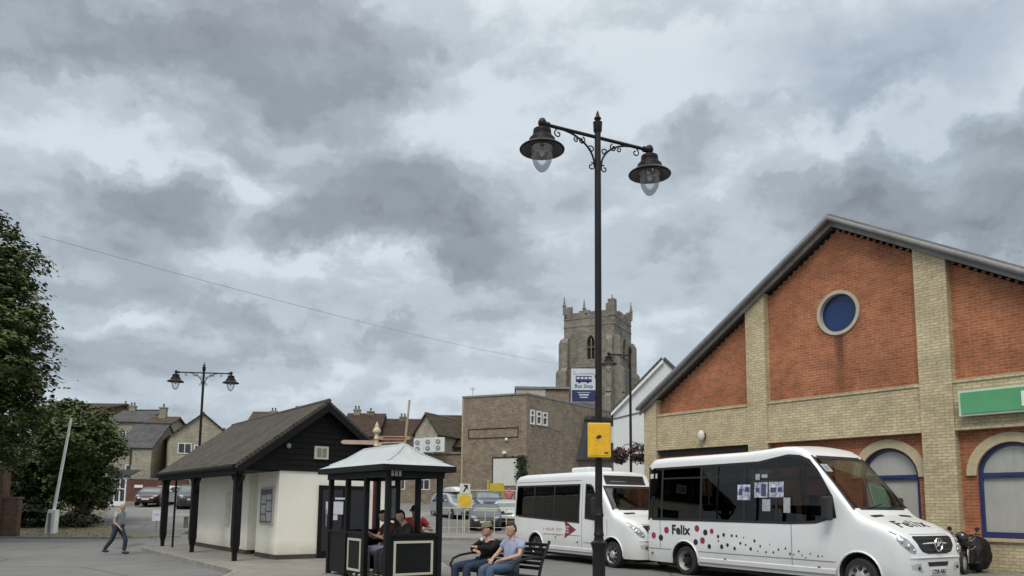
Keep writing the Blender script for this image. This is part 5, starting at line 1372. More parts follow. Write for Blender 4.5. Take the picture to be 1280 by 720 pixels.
# bonnet lettering
vs, fs = text_mesh('Felix', .22, .003, 'LEFT', 0, .0, 1.12); b = MB()
for p in vs: pass
b.add([(BF(.36)-p[1]*1.7, -.56+p[0]*2.1, BB.Z(BF(.36)-p[1]*1.7, -.56+p[0]*2.1)+.008) for p in vs], fs)
b.build('bonnet_lettering', M_DK, bus, fix=False)
# roof gutter and tail lamp
b = MB(); 
for (x, z) in ((.08, 2.66),): 
    x0, y0, z0 = BB.side(-1, 0)(x, z); b.box(x0-.03, x0+.03, y0-.01, y0+.02, z0-.03, z0+.03)
b.box(.02, .09, -.965, -.955, .98, 1.16)
b.build('tail_light', mat('lamp_dark_red', (.05, .02, .025), .3), bus)

# ---- far bus
rz2 = math.atan2(-.866, .5); D2 = Vector((.5, -.866)); n2_ = Vector((.866, .5))
XR2, LX2 = 1.45, 6.35; XF2 = LX2-1.0
fw_ = Vector((2.6*K, 19.9*K)); o2 = fw_ - D2*XF2 + n2_*.98
bus2, B2, F2 = build_bus('minibus', 'plain white minibus with a maroon arrow badge, parked behind the near bus', (o2.x, o2.y, 0), rz2, LX2, 2.66, XR2, XF2, False)
fb2 = Frame(o2.x, o2.y, rz2)
def s3(px, py): return fb2.on(px, py, -1.0)
print('BUS2', s3(641, 597), s3(655, 640), s3(731, 650), s3(745, 588), s3(672, 699))
m2 = B2.side(-1, .006); M_MAR = mat('decal_maroon', (.20, .03, .055), .4); M_TXR = mat('decal_dull_red', (.34, .12, .13), .4)
x0, z0 = s3(680, 663.5); x1, z1 = s3(704, 663.5)
rr = random.Random(4); q = MB()
for (zz0, hh, n_) in ((z0+.03, .085, 13), (z0-.11, .03, 15)):
    xx = x0
    for i in range(n_):
        w_ = (x1-x0)/n_*rr.uniform(.45, .75); k = rr.choice((0, 1, 2))
        if rr.random() > .12:
            q.add([m2(*p) for p in ((xx, zz0), (xx+w_*.35, zz0), (xx+w_*.35, zz0+hh), (xx, zz0+hh))], [(0, 1, 2, 3)])
            zt_ = zz0+hh*(.38*k); q.add([m2(*p) for p in ((xx+w_*.36, zt_), (xx+w_, zt_), (xx+w_, zt_+hh*.24), (xx+w_*.36, zt_+hh*.24))], [(0, 1, 2, 3)])
        xx += (x1-x0)/n_
q.build('lettering', M_TXR, bus2, fix=False)
ax0, az0 = s3(706, 672); ax1, az1 = s3(721, 653); zc = (az0+az1)/2+.02
q = MB(); q.add([m2(*p) for p in [(ax0, zc-.27), (ax1, zc), (ax0, zc+.27), (ax0+.10, zc)]], [(0, 1, 2, 3)]); q.build('arrow_badge', M_MAR, bus2, fix=False)
m2b = B2.side(-1, .010); q = MB()
for (a, c) in ((.10, .07), (.08, -.01), (.10, -.09)): q.add([m2b(*p) for p in [(ax0+a, zc+c-.02), (ax0+a+.16, zc+c-.02), (ax0+a+.16, zc+c+.025), (ax0+a, zc+c+.025)]], [(0, 1, 2, 3)])
q.build('badge_marks', mat('badge_pale', (.5, .42, .42), .5), bus2, fix=False)
dsp = polypanel([(-.72, 2.28), (.72, 2.28), (.72, 2.54), (-.72, 2.54)], B2.front(.012), .1).build('destination_display', M_VBLACK, bus2)
b = polypanel([(-.55, 2.36), (.0, 2.36), (.0, 2.38), (-.55, 2.38)], B2.front(.016), .1); b.build('display_line', mat('seam_grey', (.2, .2, .2)), dsp)
b = MB(); b.box(F2(3.6), F2(2.7), -.55, .35, 2.655, 2.82); b.build('roof_unit', M_VWHITE, bus2, bevel=.05)

# ------------------------------------------------------------------ cars
M_CGL = mat('car_glass', (.03, .04, .045), .06, var=.5, scale=1.5, spec=.9)
M_CGLP = mat('car_windscreen', (.10, .13, .13), .06, var=.4, scale=1.5, spec=.9)
def car_paint(n, c): return mat(n, c, .22, .2, var=.04, coat=.6)
def build_car(name, label, loc, rz, paint, H=1.45, Lx=4.2, W_=.86, zb=.24, suv=False):
    t = thing(name, label, 'car', loc, rz, None); k = H/1.45; bl = .62*H; F = lambda f: Lx-f
    top = [(0, bl*.75), (.03, bl*.95), (.12, bl+.05), (.35, H-.12), (.75, H-.01), (1.5, H), (F(2.0), H-.04), (F(1.55), H-.18), (F(.98), bl+.08), (F(.6), bl-.02), (F(.2), bl-.16), (F(.05), bl-.28), (Lx, bl-.42)]
    wid = [(0, W_-.14), (.08, W_-.05), (.3, W_), (F(.8), W_), (F(.3), W_-.06), (F(.1), W_-.18), (Lx, W_-.3)]
    B = Body(Lx, top, wid, zb=zb, tum=.22, belt=bl, th=H-bl, rr=.12, crown=.02, sill=.03)
    xs = sorted(set([0, .03, .08, .12, .2, .35, .5, .75] + [1+.25*i for i in range(int((Lx-3.1)/.25))] + [F(a) for a in (2., 1.8, 1.55, 1.3, 1.1, .98, .85, .6, .4, .3, .2, .1, .05, 0)]))
    B.loft(0, 0, 0, xs=xs).build('body', paint, t, smooth=35)
    for sg in (-1, 1):
        a = [(.55, bl+.05), (F(1.35), bl+.03), (F(1.75), H-.19), (F(2.0), H-.12), (.85, H-.12)]
        so = polypanel(a, B.side(sg, .006), .2).build('side_window', M_CGL, t)
        b = MB(); mm = B.side(sg, .010)
        for x in (1.75, ): b.add([mm(x-.04, bl+.05), mm(x+.04, bl+.05), mm(x+.04, H-.13), mm(x-.04, H-.13)], [(0, 1, 2, 3)])
        b.build('pillar', paint, so)
        b = MB(); xm = F(1.45); yb = sg*B.W(xm, bl+.06); b.ball((xm, yb+sg*.09, bl+.1), .07, .1, .075); b.build('mirror', paint, t, smooth=60)
        for wx in (.78, F(.85)):
            R_ = .32*k**.5
            b = MB(); y0 = B.W(wx, R_)
            b.lathe([(R_+.06, 0), (R_+.06, .02)], (wx, sg*(y0-.012) if sg > 0 else sg*(y0+.008), R_+.0), 24, 'y'); b.build('wheel_arch', M_VBLACK, t)
            wheel(t, wx, sg*(y0-.10), R_, .21, sg)
        hl = polypanel([(sg*(W_-.42), bl-.22), (sg*(W_-.16), bl-.20), (sg*(W_-.10), bl-.08), (sg*(W_-.34), bl-.12)], B.front(.008), .08).build('headlight', M_LIGHTGL, t)
        b = polypanel([(sg*(W_-.28), bl-.3), (sg*(W_-.10), bl-.3), (sg*(W_-.10), bl+.02), (sg*(W_-.2), bl+.02)], B.rear(.008), .2); b.build('tail_light', mat('tail_red', (.25, .02, .02), .3), t)
    a = [(-W_+.2, bl+.12), (W_-.2, bl+.12), (W_-.30, H-.11), (-W_+.30, H-.11)]
    polypanel(a, lambda y, z: (B.X(y, z)+.008, y, z), .12).build('windscreen', M_CGLP, t, smooth=60)
    b = MB(); vs = []
    # tailgate glass lies on the sloping rear
    def XR_(y, z):
        lo, hi = 0, 1.2
        for _ in range(24):
            mm = (lo+hi)/2
            if abs(y) < B.W(mm, z) and z < B.Z(mm, y): hi = mm
            else: lo = mm
        return (hi-.008, y, z)
    polypanel([(-W_+.25, bl+.10), (W_-.25, bl+.10), (W_-.32, H-.14), (-W_+.32, H-.14)], XR_, .12).build('rear_window', M_CGL, t)
    gz = bl-.22
    polypanel([(-.38, gz-.1), (.38, gz-.1), (.42, gz+.04), (-.42, gz+.04)], B.front(.009), .1).build('grille', M_VBLACK, t)
    polypanel([(-.5, zb+.04), (.5, zb+.04), (.55, zb+.16), (-.55, zb+.16)], B.front(.009), .1).build('bumper_intake', M_VBLACK, t)
    for xx, pm in ((B.X(0, gz-.19)+.02, (.6, .6, .58)), (-.02, (.55, .42, .06))):
        b = MB(); b.box(xx-.01, xx+.005, -.26, .26, gz-.25, gz-.14); b.build('number_plate', mat('plate%d' % (pm[1] < .5), pm, .5), t)
    b = MB(); b.box(.4, F(.5), -.6, .6, .15, .4); b.build('chassis', M_VBLACK, t)
    return t
def carpos(px, Y): p = atY(px, 630, Y); return (p.x, Y, tz(p.x, Y))
SILV = car_paint('silver_paint', (.40, .43, .42)); DGR = car_paint('dark_car_paint', (.018, .02, .022)); BLU = car_paint('blue_grey_paint', (.11, .14, .20))
LGR = car_paint('grey_paint', (.30, .32, .34)); RDC = car_paint('maroon_paint', (.045, .010, .012)); WHC = car_paint('white_car_paint', (.60, .61, .61))
fr_ = R(-90)
x, y, z = carpos(634, 42); build_car('parked_car', 'pale silver hatchback facing the railings beside the far bus', (x+.25, y+4.4, z+.1), R(-95), SILV)
x, y, z = carpos(606, 40.0); build_car('parked_car', 'black car facing the railings left of the silver hatchback', (x-.1, y+4.0, z+.02), R(-88), DGR, H=1.38)
x, y, z = carpos(606, 53); build_car('parked_car', 'blue grey car showing above the black car', (x-.1, y+3.8, z+.12), R(-84), BLU, H=1.5)
x, y, z = carpos(560, 48.6); rbx = build_car('parked_car', 'light grey estate car with a white box on its roof', (x-.75, y+3.2, z), R(-62), LGR, H=1.62, Lx=4.5)
rb = thing('roof_box', 'white roof box strapped on top of the light grey estate car', 'roof box', (x-.75, y+3.2, z), R(-62))
b = MB(); top = [(1.0, 1.70), (1.15, 1.86), (1.6, 1.98), (2.6, 2.0), (2.95, 1.9), (3.1, 1.72)]
bb_ = Body(3.1, top, [(1.0, .2), (1.1, .33), (1.4, .40), (2.7, .38), (3.0, .28), (3.1, .2)], zb=1.68, tum=.1, belt=1.8, th=.3, rr=.12, sill=0)
bb_.loft(0, 0, 0, xs=[1., 1.05, 1.15, 1.3, 1.6, 2., 2.4, 2.6, 2.8, 2.95, 3.05, 3.1]).build('shell', WHC, rb, smooth=50)
b = MB(); b.box(1.4, 1.46, -.6, .6, 1.64, 1.675); b.box(2.5, 2.56, -.6, .6, 1.64, 1.675); b.build('roof_bar', M_VBLACK, rb)
x, y, z = carpos(577, 47); build_car('parked_car', 'black hatchback between the grey estate car and the railings sign', (x-.6, y+5.6, z), R(-80), DGR, H=1.4)
x, y, z = carpos(219, 55); build_car('parked_car', 'black off-road car parked outside the stone house', (x-.5, y+3.6, z), R(-66), DGR, H=1.78, W_=.92, Lx=4.4)
x, y, z = carpos(213, 60); build_car('parked_car', 'white car behind the black off-road car', (x-.3, y+2.5, z), R(-100), WHC, H=1.5)
x, y, z = carpos(191, 59); build_car('parked_car', 'maroon car parked against the red brick wall', (x, y+1.0, z), R(-80), RDC, H=1.42, Lx=3.7)
# motorcycle under the wall, behind the near bus
mo = gnd(1211, 722)
mp_ = FB.w(*[FB.on(1214, 700, -.85)[0], -.85]); 
mc = thing('motorcycle', 'black motorcycle with luggage cover parked by the wall at the nose of the near bus', 'motorcycle', (mp_.x, mp_.y, .28), R(44)); mc.scale = (.84, .84, .80)
MBK = mat('black_vinyl', (.006, .006, .007), .6, var=.4, scale=6, bump=.8, bscale=14, spec=.3)
def wheel2(x, nm='wheel'):
    b = MB(); b.tube([(x+.27*math.cos(a), 0, .3+.27*math.sin(a)) for a in [2*PI*i/24 for i in range(25)]], .055, 8, caps=False); w_ = b.build(nm, M_TYRE, mc, smooth=50)
    b = MB(); b.lathe([(.07, -.05), (.2, -.012), (.2, .012), (.07, .05)], (x, 0, .3), 16, 'y'); b.build('rim', M_RIM, w_, smooth=30)
wheel2(-.62); wheel2(.62)
b = MB(); rr = random.Random(9)
# the cover: a draped bag over tail and seat
prof = [(-.12, .22, .45), (0, .27, .80), (.10, .31, .92), (.22, .33, 1.0), (.34, .34, .98), (.46, .34, 1.02), (.58, .33, .96), (.70, .30, .86), (.80, .24, .70), (.86, .16, .5)]
n = 36; vs = []
ph = [rr.uniform(0, 6.28) for _ in range(8)]
for (x, hw, zt) in prof:
    for i in range(n):
        a = -PI/2 + 2*PI*i/n; ca, sa = math.cos(a), math.sin(a); low = max(0, -sa)
        s_ = 1 + .05*math.sin(i*1.05+x*11+ph[0]) + .06*math.sin(i*.55-x*17+ph[1]) + .10*low*math.sin(i*1.9+ph[2])
        cx_ = (abs(ca)**.75)*(1 if ca > 0 else -1)
        vs.append((x+.02*math.sin(i*1.3+ph[3]), hw*cx_*s_, (.07+zt)/2 + (zt-.07)/2*sa*(1+.04*math.sin(i*.9+x*13))))
fs = [(i*n+j, i*n+(j+1) % n, (i+1)*n+(j+1) % n, (i+1)*n+j) for i in range(len(prof)-1) for j in range(n)] + [tuple(range(n))[::-1], tuple(range((len(prof)-1)*n, len(prof)*n))]
b.add(vs, fs); o = b.build('cover', MBK, mc, smooth=60)
b = MB(); b.ball((-.35, 0, .82), .3, .17, .16); b.ball((-.68, 0, .95), .14, .16, .2); b.build('tank_and_fairing', mat('gloss_black', (.01, .01, .01), .2, coat=.6), mc, smooth=60)
b = MB(); b.tube([(-.62, .09, .3), (-.45, .09, 1.0)], .025, 6); b.tube([(-.62, -.09, .3), (-.45, -.09, 1.0)], .025, 6); b.build('fork', M_CHROME, mc, smooth=50)
b = MB(); b.tube([(-.5, -.36, 1.08), (-.45, -.15, 1.05), (-.45, .15, 1.05), (-.5, .36, 1.08)], .015, 6); hb = b.build('handlebar', M_VBLACK, mc)
for sg in (-1, 1):
    b = MB(); b.tube([(-.47, sg*.26, 1.08), (-.52, sg*.32, 1.18)], .01, 6); b.lathe([(.05, -.01), (.06, 0), (.05, .015)], (-.53, sg*.32, 1.21), 16, 'x'); b.build('mirror', M_VBLACK, mc)
b = MB()
for k, z in enumerate((1.02, .93, .70)): b.tube([(-.80+.02*k, -.16, z-.02), (-.70, -.20, z-.03), (-.45, -.21, z+.01), (-.30, -.2, z+.05)], .014, 6)
b.build('chrome_strip', M_CHROME, mc, smooth=50)
b = MB(); b.box(-.45, .35, -.14, .14, .28, .62); b.tube([(-.3, -.18, .3), (.6, -.2, .34)], .045, 8); b.build('engine', M_VBLACK, mc, bevel=.03)
# ------------------------------------------------------------------ street lamps
M_IRON = mat('black_cast_iron', (.011, .009, .009), .5, .0, var=.3, scale=8, spec=.3)
M_IRON2 = mat('shade_underside', (.055, .052, .048), .55, .2, var=.2)
def clearglass():
    m = bpy.data.materials.new('lamp_globe'); m.use_nodes = True; t = m.node_tree; t.nodes.remove(bsdf(m)); out = t.nodes[0]
    tr = N(t, 'ShaderNodeBsdfTransparent'); tr.inputs[0].default_value = (.93, .94, .95, 1); gl = N(t, 'ShaderNodeBsdfGlossy'); gl.inputs['Roughness'].default_value = .03
    df = N(t, 'ShaderNodeBsdfDiffuse'); df.inputs[0].default_value = (.75, .75, .75, 1)
    lw = N(t, 'ShaderNodeLayerWeight'); lw.inputs[0].default_value = .35
    m1 = N(t, 'ShaderNodeMixShader'); m1.inputs[0].default_value = .10; t.links.new(tr.outputs[0], m1.inputs[1]); t.links.new(df.outputs[0], m1.inputs[2])
    m2 = N(t, 'ShaderNodeMixShader'); t.links.new(M_(t, 'MULTIPLY', lw.outputs['Fresnel'], .6), m2.inputs[0]); t.links.new(m1.outputs[0], m2.inputs[1]); t.links.new(gl.outputs[0], m2.inputs[2])
    t.links.new(m2.outputs[0], out.inputs[0]); return m
M_GLOBE = clearglass()
def lantern(parent, x, y, z, s=1.):
    """hangs below the arm end at z"""
    S_ = lambda pr: [(r*s, h*s) for r, h in pr]
    b = MB()
    b.lathe(S_([(.001, .10), (.05, .095), (.075, .05), (.08, 0), (.06, -.05), (.035, -.07), (.035, -.12)]), (x, y, z), 16)
    b.xf(Matrix.Identity(4)); l = b.build('lantern', M_IRON, parent, smooth=40)
    b = MB()
    b.lathe(S_([(.03, -.10), (.13, -.105), (.165, -.12), (.17, -.20), (.165, -.21), (.18, -.22), (.18, -.27), (.225, -.285), (.24, -.30), (.245, -.37), (.27, -.40), (.34, -.435), (.40, -.475), (.42, -.50), (.415, -.515),
             (.40, -.51), (.30, -.46), (.20, -.42), (.18, -.41)]), (x, y, z), 28)
    b.build('lamp_shade', [M_IRON], l, smooth=35)
    b = MB(); b.lathe(S_([(.385, -.516), (.30, -.476), (.205, -.438), (.19, -.432)]), (x, y, z), 28, caps=2); b.build('reflector', M_IRON2, l, smooth=60)
    b = MB(); b.lathe(S_([(.195, -.46), (.20, -.54), (.195, -.64), (.17, -.75), (.13, -.84), (.075, -.91), (.005, -.94)]), (x, y, z), 24); b.build('globe', M_GLOBE, l, smooth=60)
    b = MB(); b.ball((x, y, z-.55*s), .05*s, .05*s, .08*s); b.build('bulb', mat('bulb_white', (.5, .5, .5), .3), l, smooth=60)
    return l
def scroll(b, c, r, turns, a0, dirx, u, thick=.012, sgn=1):
    pts = []
    n = 20
    for i in range(n+1):
        t = i/n; a = a0 + sgn*turns*2*PI*t; q = r*(1-.72*t)
        pts.append((c[0] + u.x*dirx*q*math.cos(a), c[1] + u.y*dirx*q*math.cos(a), c[2] + q*math.sin(a)))
    b.tube(pts, thick, 5)
def lamp_post(name, label, loc, rz, H, arms=(-1, 1), AL=1.0, tiltL=0., group=None, base=True):
    t = thing(name, label, 'street lamp', loc, 0, group)
    b = MB()
    b.lathe([(.13, 0), (.13, .10), (.10, .14), (.088, .2), (.088, 1.04), (.095, 1.09), (.108, 1.13), (.112, 1.16), (.07, 1.19), (.062, 1.24), (.072, 1.27), (.062, 1.30), (.058, 1.50), (.070, 1.53), (.058, 1.57), (.054, 1.66)], (0, 0, 0), 12); b.build('base', M_IRON, t, smooth=35)
    b = MB(); b.lathe([(.051, 1.64), (.049, 3.2), (.047, H-1.15), (.045, H-.38), (.045, H-.34)], (0, 0, 0), 14); b.build('post', M_IRON, t, smooth=35)
    b = MB(); b.lathe([(.05, H-.34), (.062, H-.32), (.066, H-.21), (.07, H-.19), (.03, H-.17), (.03, H-.155), (.052, H-.135), (.052, H-.12), (.03, H-.095), (.022, H-.05), (.003, H)], (0, 0, 0), 14); b.build('finial', M_IRON, t, smooth=35)
    u = Vector((math.cos(rz), math.sin(rz), 0)); za = H-.42
    for a in arms:
        b = MB(); e = u*(a*AL)
        z0 = za; z1 = za
        b.tube([(0, 0, z0), (e.x, e.y, z1+.0)], .026, 8); b.tube([(e.x*.88, e.y*.88, z1), (e.x*.97, e.y*.97, z1)], .045, 8)
        # curved bracket
        pts = []
        for i in range(11):
            t_ = i/10; ang = PI/2*t_; r = .55; pts.append((u.x*a*(.06+r*1.05*(1-math.cos(ang))), u.y*a*(.06+r*1.05*(1-math.cos(ang))), za-.42+.41*math.sin(ang)))
        b.tube(pts, .015, 6)
        for (d, dz, r, a0, tn, sg) in ((.66, -.09, .062, PI*.4, 1.0, -1), (.27, -.10, .06, PI*.6, 1.1, 1), (.11, -.20, .055, 0, 1.1, 1), (.11, -.46, .06, PI*.5, 1.1, 1), (.36, -.11, .04, PI*.3, 1.0, -1)):
            c = (u.x*a*d, u.y*a*d, za+dz); scroll(b, c, r, tn, a0, a, u, .010, sg)
        b.build('arm', M_IRON, t, smooth=40)
        lantern(t, e.x, e.y, z1, .76)
    return t
pl_ = gnd(744, 780); Yl = 10.65; pb_ = atY(744, 781, Yl); pt_ = atY(751.5, 138, Yl)
zt = CAMH + (ray(751.5, 138).z/ray(751.5, 138).y)*Yl; print('lamp', pb_.x, pt_.x, zt)
lx0 = (pb_.x+pt_.x)/2
# arm ends in the photograph: left end (685,158) appears nearer, right end (818,190) farther off
zt_arm = zt-.42
def arm_end(px, py, za): d = ray(px, py); s = (za-CAMH)/d.z; return Vector((d.x*s, d.y*s))
pA = arm_end(684, 157, zt_arm); pB = arm_end(817, 190, zt_arm); print('arms', pA, pB, lx0)
dA = pB-pA; armL = dA.length/2; ra = math.atan2(dA.y, dA.x); print('arm len', armL, math.degrees(ra))
near_lamp = lamp_post('street_lamp', 'tall black double street lamp with scrolled arms carrying the bus stop sign and yellow box', (lx0, Yl, .11 if False else 0), ra, zt, AL=armL)
# bus stop flag
zfl1 = atY(726, 461, Yl).z; zfl0 = atY(726, 503, Yl).z; xf0 = atY(714, 480, Yl).x-lx0; xf1 = atY(745, 480, Yl).x-lx0
fl = thing('bus_stop_sign', 'white and blue bus stop flag sign fixed high on the near street lamp', 'sign', (lx0, Yl, zfl0), R(0))
Wf = xf1-xf0; Hf = zfl1-zfl0
M_FW = mat('sign_white', (.55, .60, .64), .4, var=.05); M_FB = mat('sign_navy', (.018, .026, .10), .4, var=.1); M_FG = mat('sign_grey', (.42, .45, .47), .5)
b = MB(); b.box(xf0, xf1, -.02, .0, 0, Hf); b.build('panel', M_FW, fl)
b = MB(); b.box(xf0+.008, xf1-.008, -.0245, -.0205, .008, Hf*.36); b.build('blue_panel', M_FB, fl)
b = MB(); cx = (xf0+xf1)/2; bw2 = Wf*.32; bz = Hf*.60
b.box(cx-bw2, cx+bw2, -.0245, -.0205, bz, bz+.085); b.build('bus_symbol', M_FB, fl, bevel=.001)
b = MB()
for k in range(4): b.box(cx-bw2+.012+k*bw2*.5, cx-bw2+.012+k*bw2*.5+bw2*.36, -.0265, -.025, bz+.04, bz+.07)
b.build('symbol_windows', M_FW, fl)
b = MB()
for sx in (-.55, .5): b.lathe([(.016, -.0245), (.016, -.0205)], (cx+bw2*sx, 0, bz-.002), 10, 'y')
b.build('symbol_wheels', M_FB, fl)
def flat_text(txt, s, x, z, y, bold=0, align='CENTER'):
    vs, fs = text_mesh(txt, s, bold, align); b = MB(); b.add([(x+p[0], y, z+p[1]) for p in vs], fs); return b
flat_text('Bus Stop', .072, cx, Hf*.43, -.0215, .001).build('lettering', M_FB, fl, fix=False)
b = MB(); b.box(cx-.07, cx+.07, -.0265, -.025, Hf*.2, Hf*.24); b.box(cx-.055, cx+.055, -.0265, -.025, Hf*.13, Hf*.16); b.box(cx-.09, cx+.09, -.0265, -.025, Hf*.28, Hf*.295); b.build('blue_panel_marks', M_FW, fl)
b = MB(); b.box(xf0+.03, xf0+.05, -.0245, -.0205, Hf*.83, Hf*.95); b.box(xf0+.05, xf0+.09, -.0245, -.0205, Hf*.83, Hf*.85); b.box(xf0+.11, xf1-.03, -.0245, -.0205, Hf*.84, Hf*.875); b.build('top_marks', M_FG, fl)
b = MB(); b.box(xf1+.001, xf1+.055, -.035, .01, -.03, Hf+.0); b.build('edge_strip', M_FG, fl)
b = MB(); b.box(xf1-.02, .0, -.045, .045, Hf-.12, Hf-.09); b.box(xf1-.02, .0, -.045, .045, .06, .09); b.build('bracket', M_IRON, fl)
# yellow box
x0, z1 = atY(734.5, 529, Yl-.1).x-lx0, atY(749, 529, Yl-.1).z; x1, z0 = atY(763, 572, Yl-.1).x-lx0, atY(749, 572, Yl-.1).z
yb_ = thing('yellow_timetable_case', 'yellow notice case with a small black emblem on the near street lamp', 'notice case', (lx0, Yl, z0), 0)
M_YL = mat('yellow_enamel', (.72, .45, .02), .4, var=.08, scale=6); M_YL2 = mat('yellow_face', (.75, .42, .015), .35, var=.14, scale=12)
b = MB(); b.box(x0, x1, -.16, -.075, 0, z1-z0); b.build('case', M_YL, yb_, bevel=.012)
b = MB(); b.box(x0+.025, x1-.025, -.166, -.161, .03, z1-z0-.03); b.build('face', M_YL2, yb_)
h = z1-z0; cx = (x0+x1)/2-.01
b = MB(); b.xz([(cx-.04, h*.55), (cx-.005, h*.53), (cx+.03, h*.57), (cx+.04, h*.62), (cx+.01, h*.645), (cx-.02, h*.62), (cx-.03, h*.59)], -.172, -.167); b.build('emblem', mat('emblem_black', (.03, .015, .01), .5), yb_)
b = MB(); b.xz([(cx-.05, h*.51), (cx-.01, h*.50), (cx-.025, h*.54)], -.172, -.167); b.build('emblem_tail', mat('emblem_white', (.6, .55, .45), .5), yb_)
b = MB(); b.box(x1-.09, x1-.035, -.170, -.167, .05, .075); b.build('small_print', mat('print_dark', (.12, .07, .01), .6), yb_)
b = MB(); b.box(-.08, .08, -.0755, .085, h*.2, h*.2+.04); b.box(-.08, .08, -.0755, .085, h*.75, h*.75+.04); b.build('clamp', M_IRON, yb_)
b = MB(); b.box(x0-.004, x0+.03, -.07, -.02, .0, h); 
# far left lamp
Y2 = 30.; t2 = atY(255.5, 453, Y2); b2 = atY(247, 600, Y2); d2 = ray(255.5, 453); H2 = CAMH + d2.z/d2.y*Y2
eA = arm_end(221.5, 463.5, H2-.42); eB = arm_end(288, 467, H2-.42); print('lamp2', H2, t2.x, b2.x, eA, eB)
lamp_post('street_lamp', 'black double street lamp behind the roof of the hut', ((t2.x+b2.x)/2, Y2, 0), math.atan2((eB-eA).y, (eB-eA).x)*.4, H2, AL=1.05)
# third lamp, single arm, with hanging baskets
Y3 = 28.5; d3 = ray(787.5, 437); H3 = CAMH + d3.z/d3.y*Y3; x3 = d3.x/d3.y*Y3
lp3 = lamp_post('street_lamp', 'black single-arm street lamp with hanging baskets in front of the white building', (x3, Y3, 0), R(12), H3+.2, arms=(-1,), AL=.85)
M_PUR = leafmat('purple_petals', (.04, .014, .024), (.13, .055, .075)); M_BLF = leafmat('basket_leaves', (.02, .03, .012), (.05, .07, .03))
rr = random.Random(21)
for (dx, zc_, rx_, lab) in ((-.42, 571, .33, 'hanging basket of purple flowers left of the far lamp post'), (.30, 568, .42, 'hanging basket of purple flowers right of the far lamp post')):
    zc2 = atY(787, zc_, Y3).z; hb = thing('hanging_basket', lab, 'hanging basket', (x3+dx, Y3-.05, zc2), 0, 'hanging baskets on the far lamp post')
    b = MB(); b.lathe([(.02, -.28), (.12, -.24), (.2, -.12), (.24, 0), (.2, .0)], (0, 0, 0), 14); b.build('basket', M_VBLACK, hb)
    for nm, mt, k in (('flowers', M_PUR, 650), ('leaves', M_BLF, 250)):
        b = MB()
        for i in range(k):
            v = Vector((rr.gauss(0, 1), rr.gauss(0, 1), rr.gauss(0, 1))).normalized()*rr.uniform(.55, 1.08); p = Vector((v.x*rx_, v.y*rx_, v.z*rx_*.95+.03))
            n = Vector((rr.gauss(0, 1), rr.gauss(0, 1), rr.gauss(0, 1))).normalized(); t1 = n.orthogonal().normalized()*.035; t2_ = n.cross(t1)
            b.add([p-t1, p+t2_, p+t1, p-t2_], [(0, 1, 2, 3)])
        b.build(nm, mt, hb, fix=False)
    b = MB(); b.tube([(0, 0, .25), (-dx*.5, 0, .45), (-dx, .05, .47)], .015, 6); b.tube([(0, 0, 0), (0, 0, .3)], .008, 5); b.build('hanger', M_IRON, hb)
# overhead wire from the trees to the tower side, sagging a little
P0 = atY(52, 295, 26); P1 = atY(700, 455, 80); pts = []
for i in range(41):
    t = i/40; p = P0.lerp(P1, t); p.z -= 0
    # follow the image's gentle curve: real sag
    p.z -= .9*4*t*(1-t)*.5
    pts.append(p)
b = MB(); b.tube(pts, .012, 5); o = b.build('overhead_wire', mat('wire_grey', (.34, .35, .37), .6)); tag(o, 'thin overhead wire sagging across the sky from the big tree towards the church tower', 'wire')

# ------------------------------------------------------------------ finger post
YF = 18.8; fx_ = atY(472, 535, YF).x*.5+atY(467, 640, YF).x*.5; zf = atY(472, 527, YF).z
fp = thing('finger_post', 'dark red finger post with a cream finial behind the bus shelter', 'sign post', (fx_, YF, .11), R(35))
zf -= .11
M_MRED = mat('maroon_post_paint', (.10, .012, .02), .4, var=.2); M_CREAM = mat('cream_paint', (.50, .46, .33), .5, var=.1); M_FING = mat('finger_board', (.42, .30, .25), .6, var=.2, scale=5); M_FING2 = mat('finger_board_wood', (.36, .21, .11), .6, var=.2)
b = MB(); b.tube([(0, 0, 0), (0, 0, zf-.62)], .05, 10); b.lathe([(.09, 0), (.09, .5), (.06, .6)], (0, 0, 0), 12); b.build('post', M_MRED, fp, smooth=40)
b = MB(); b.lathe([(.05, zf-.62), (.07, zf-.60), (.05, zf-.57), (.05, zf-.45), (.075, zf-.42), (.05, zf-.38), (.045, zf-.33), (.05, zf-.30), (.095, zf-.26), (.10, zf-.22), (.07, zf-.17), (.045, zf-.14), (.05, zf-.10), (.02, zf-.04), (.005, zf)], (0, 0, 0), 14); b.build('finial', M_CREAM, fp, smooth=40)
for (rzf, z, Lf, mt, hh) in ((R(152), zf-.52, .85, M_FING, .10), (R(-38), zf-.40, .85, M_FING2, .09), (R(-58), zf-.56, .8, M_FING, .09)):
    b = MB(); pl2 = [(.05, -hh/2), (Lf-.06, -hh/2), (Lf, -hh/4), (Lf, hh/4), (Lf-.06, hh/2), (.05, hh/2)]
    b.xz([(p[0], p[1]+z) for p in pl2], -.015, .015); b.xf(Matrix.Rotation(rzf, 4, 'Z')); f_ = b.build('finger', mt, fp)
    b = MB(); b.box(.16, Lf-.14, -.018, -.0155, z-.015, z+.015); b.xf(Matrix.Rotation(rzf, 4, 'Z')); b.build('finger_lettering', M_VBLACK, f_)
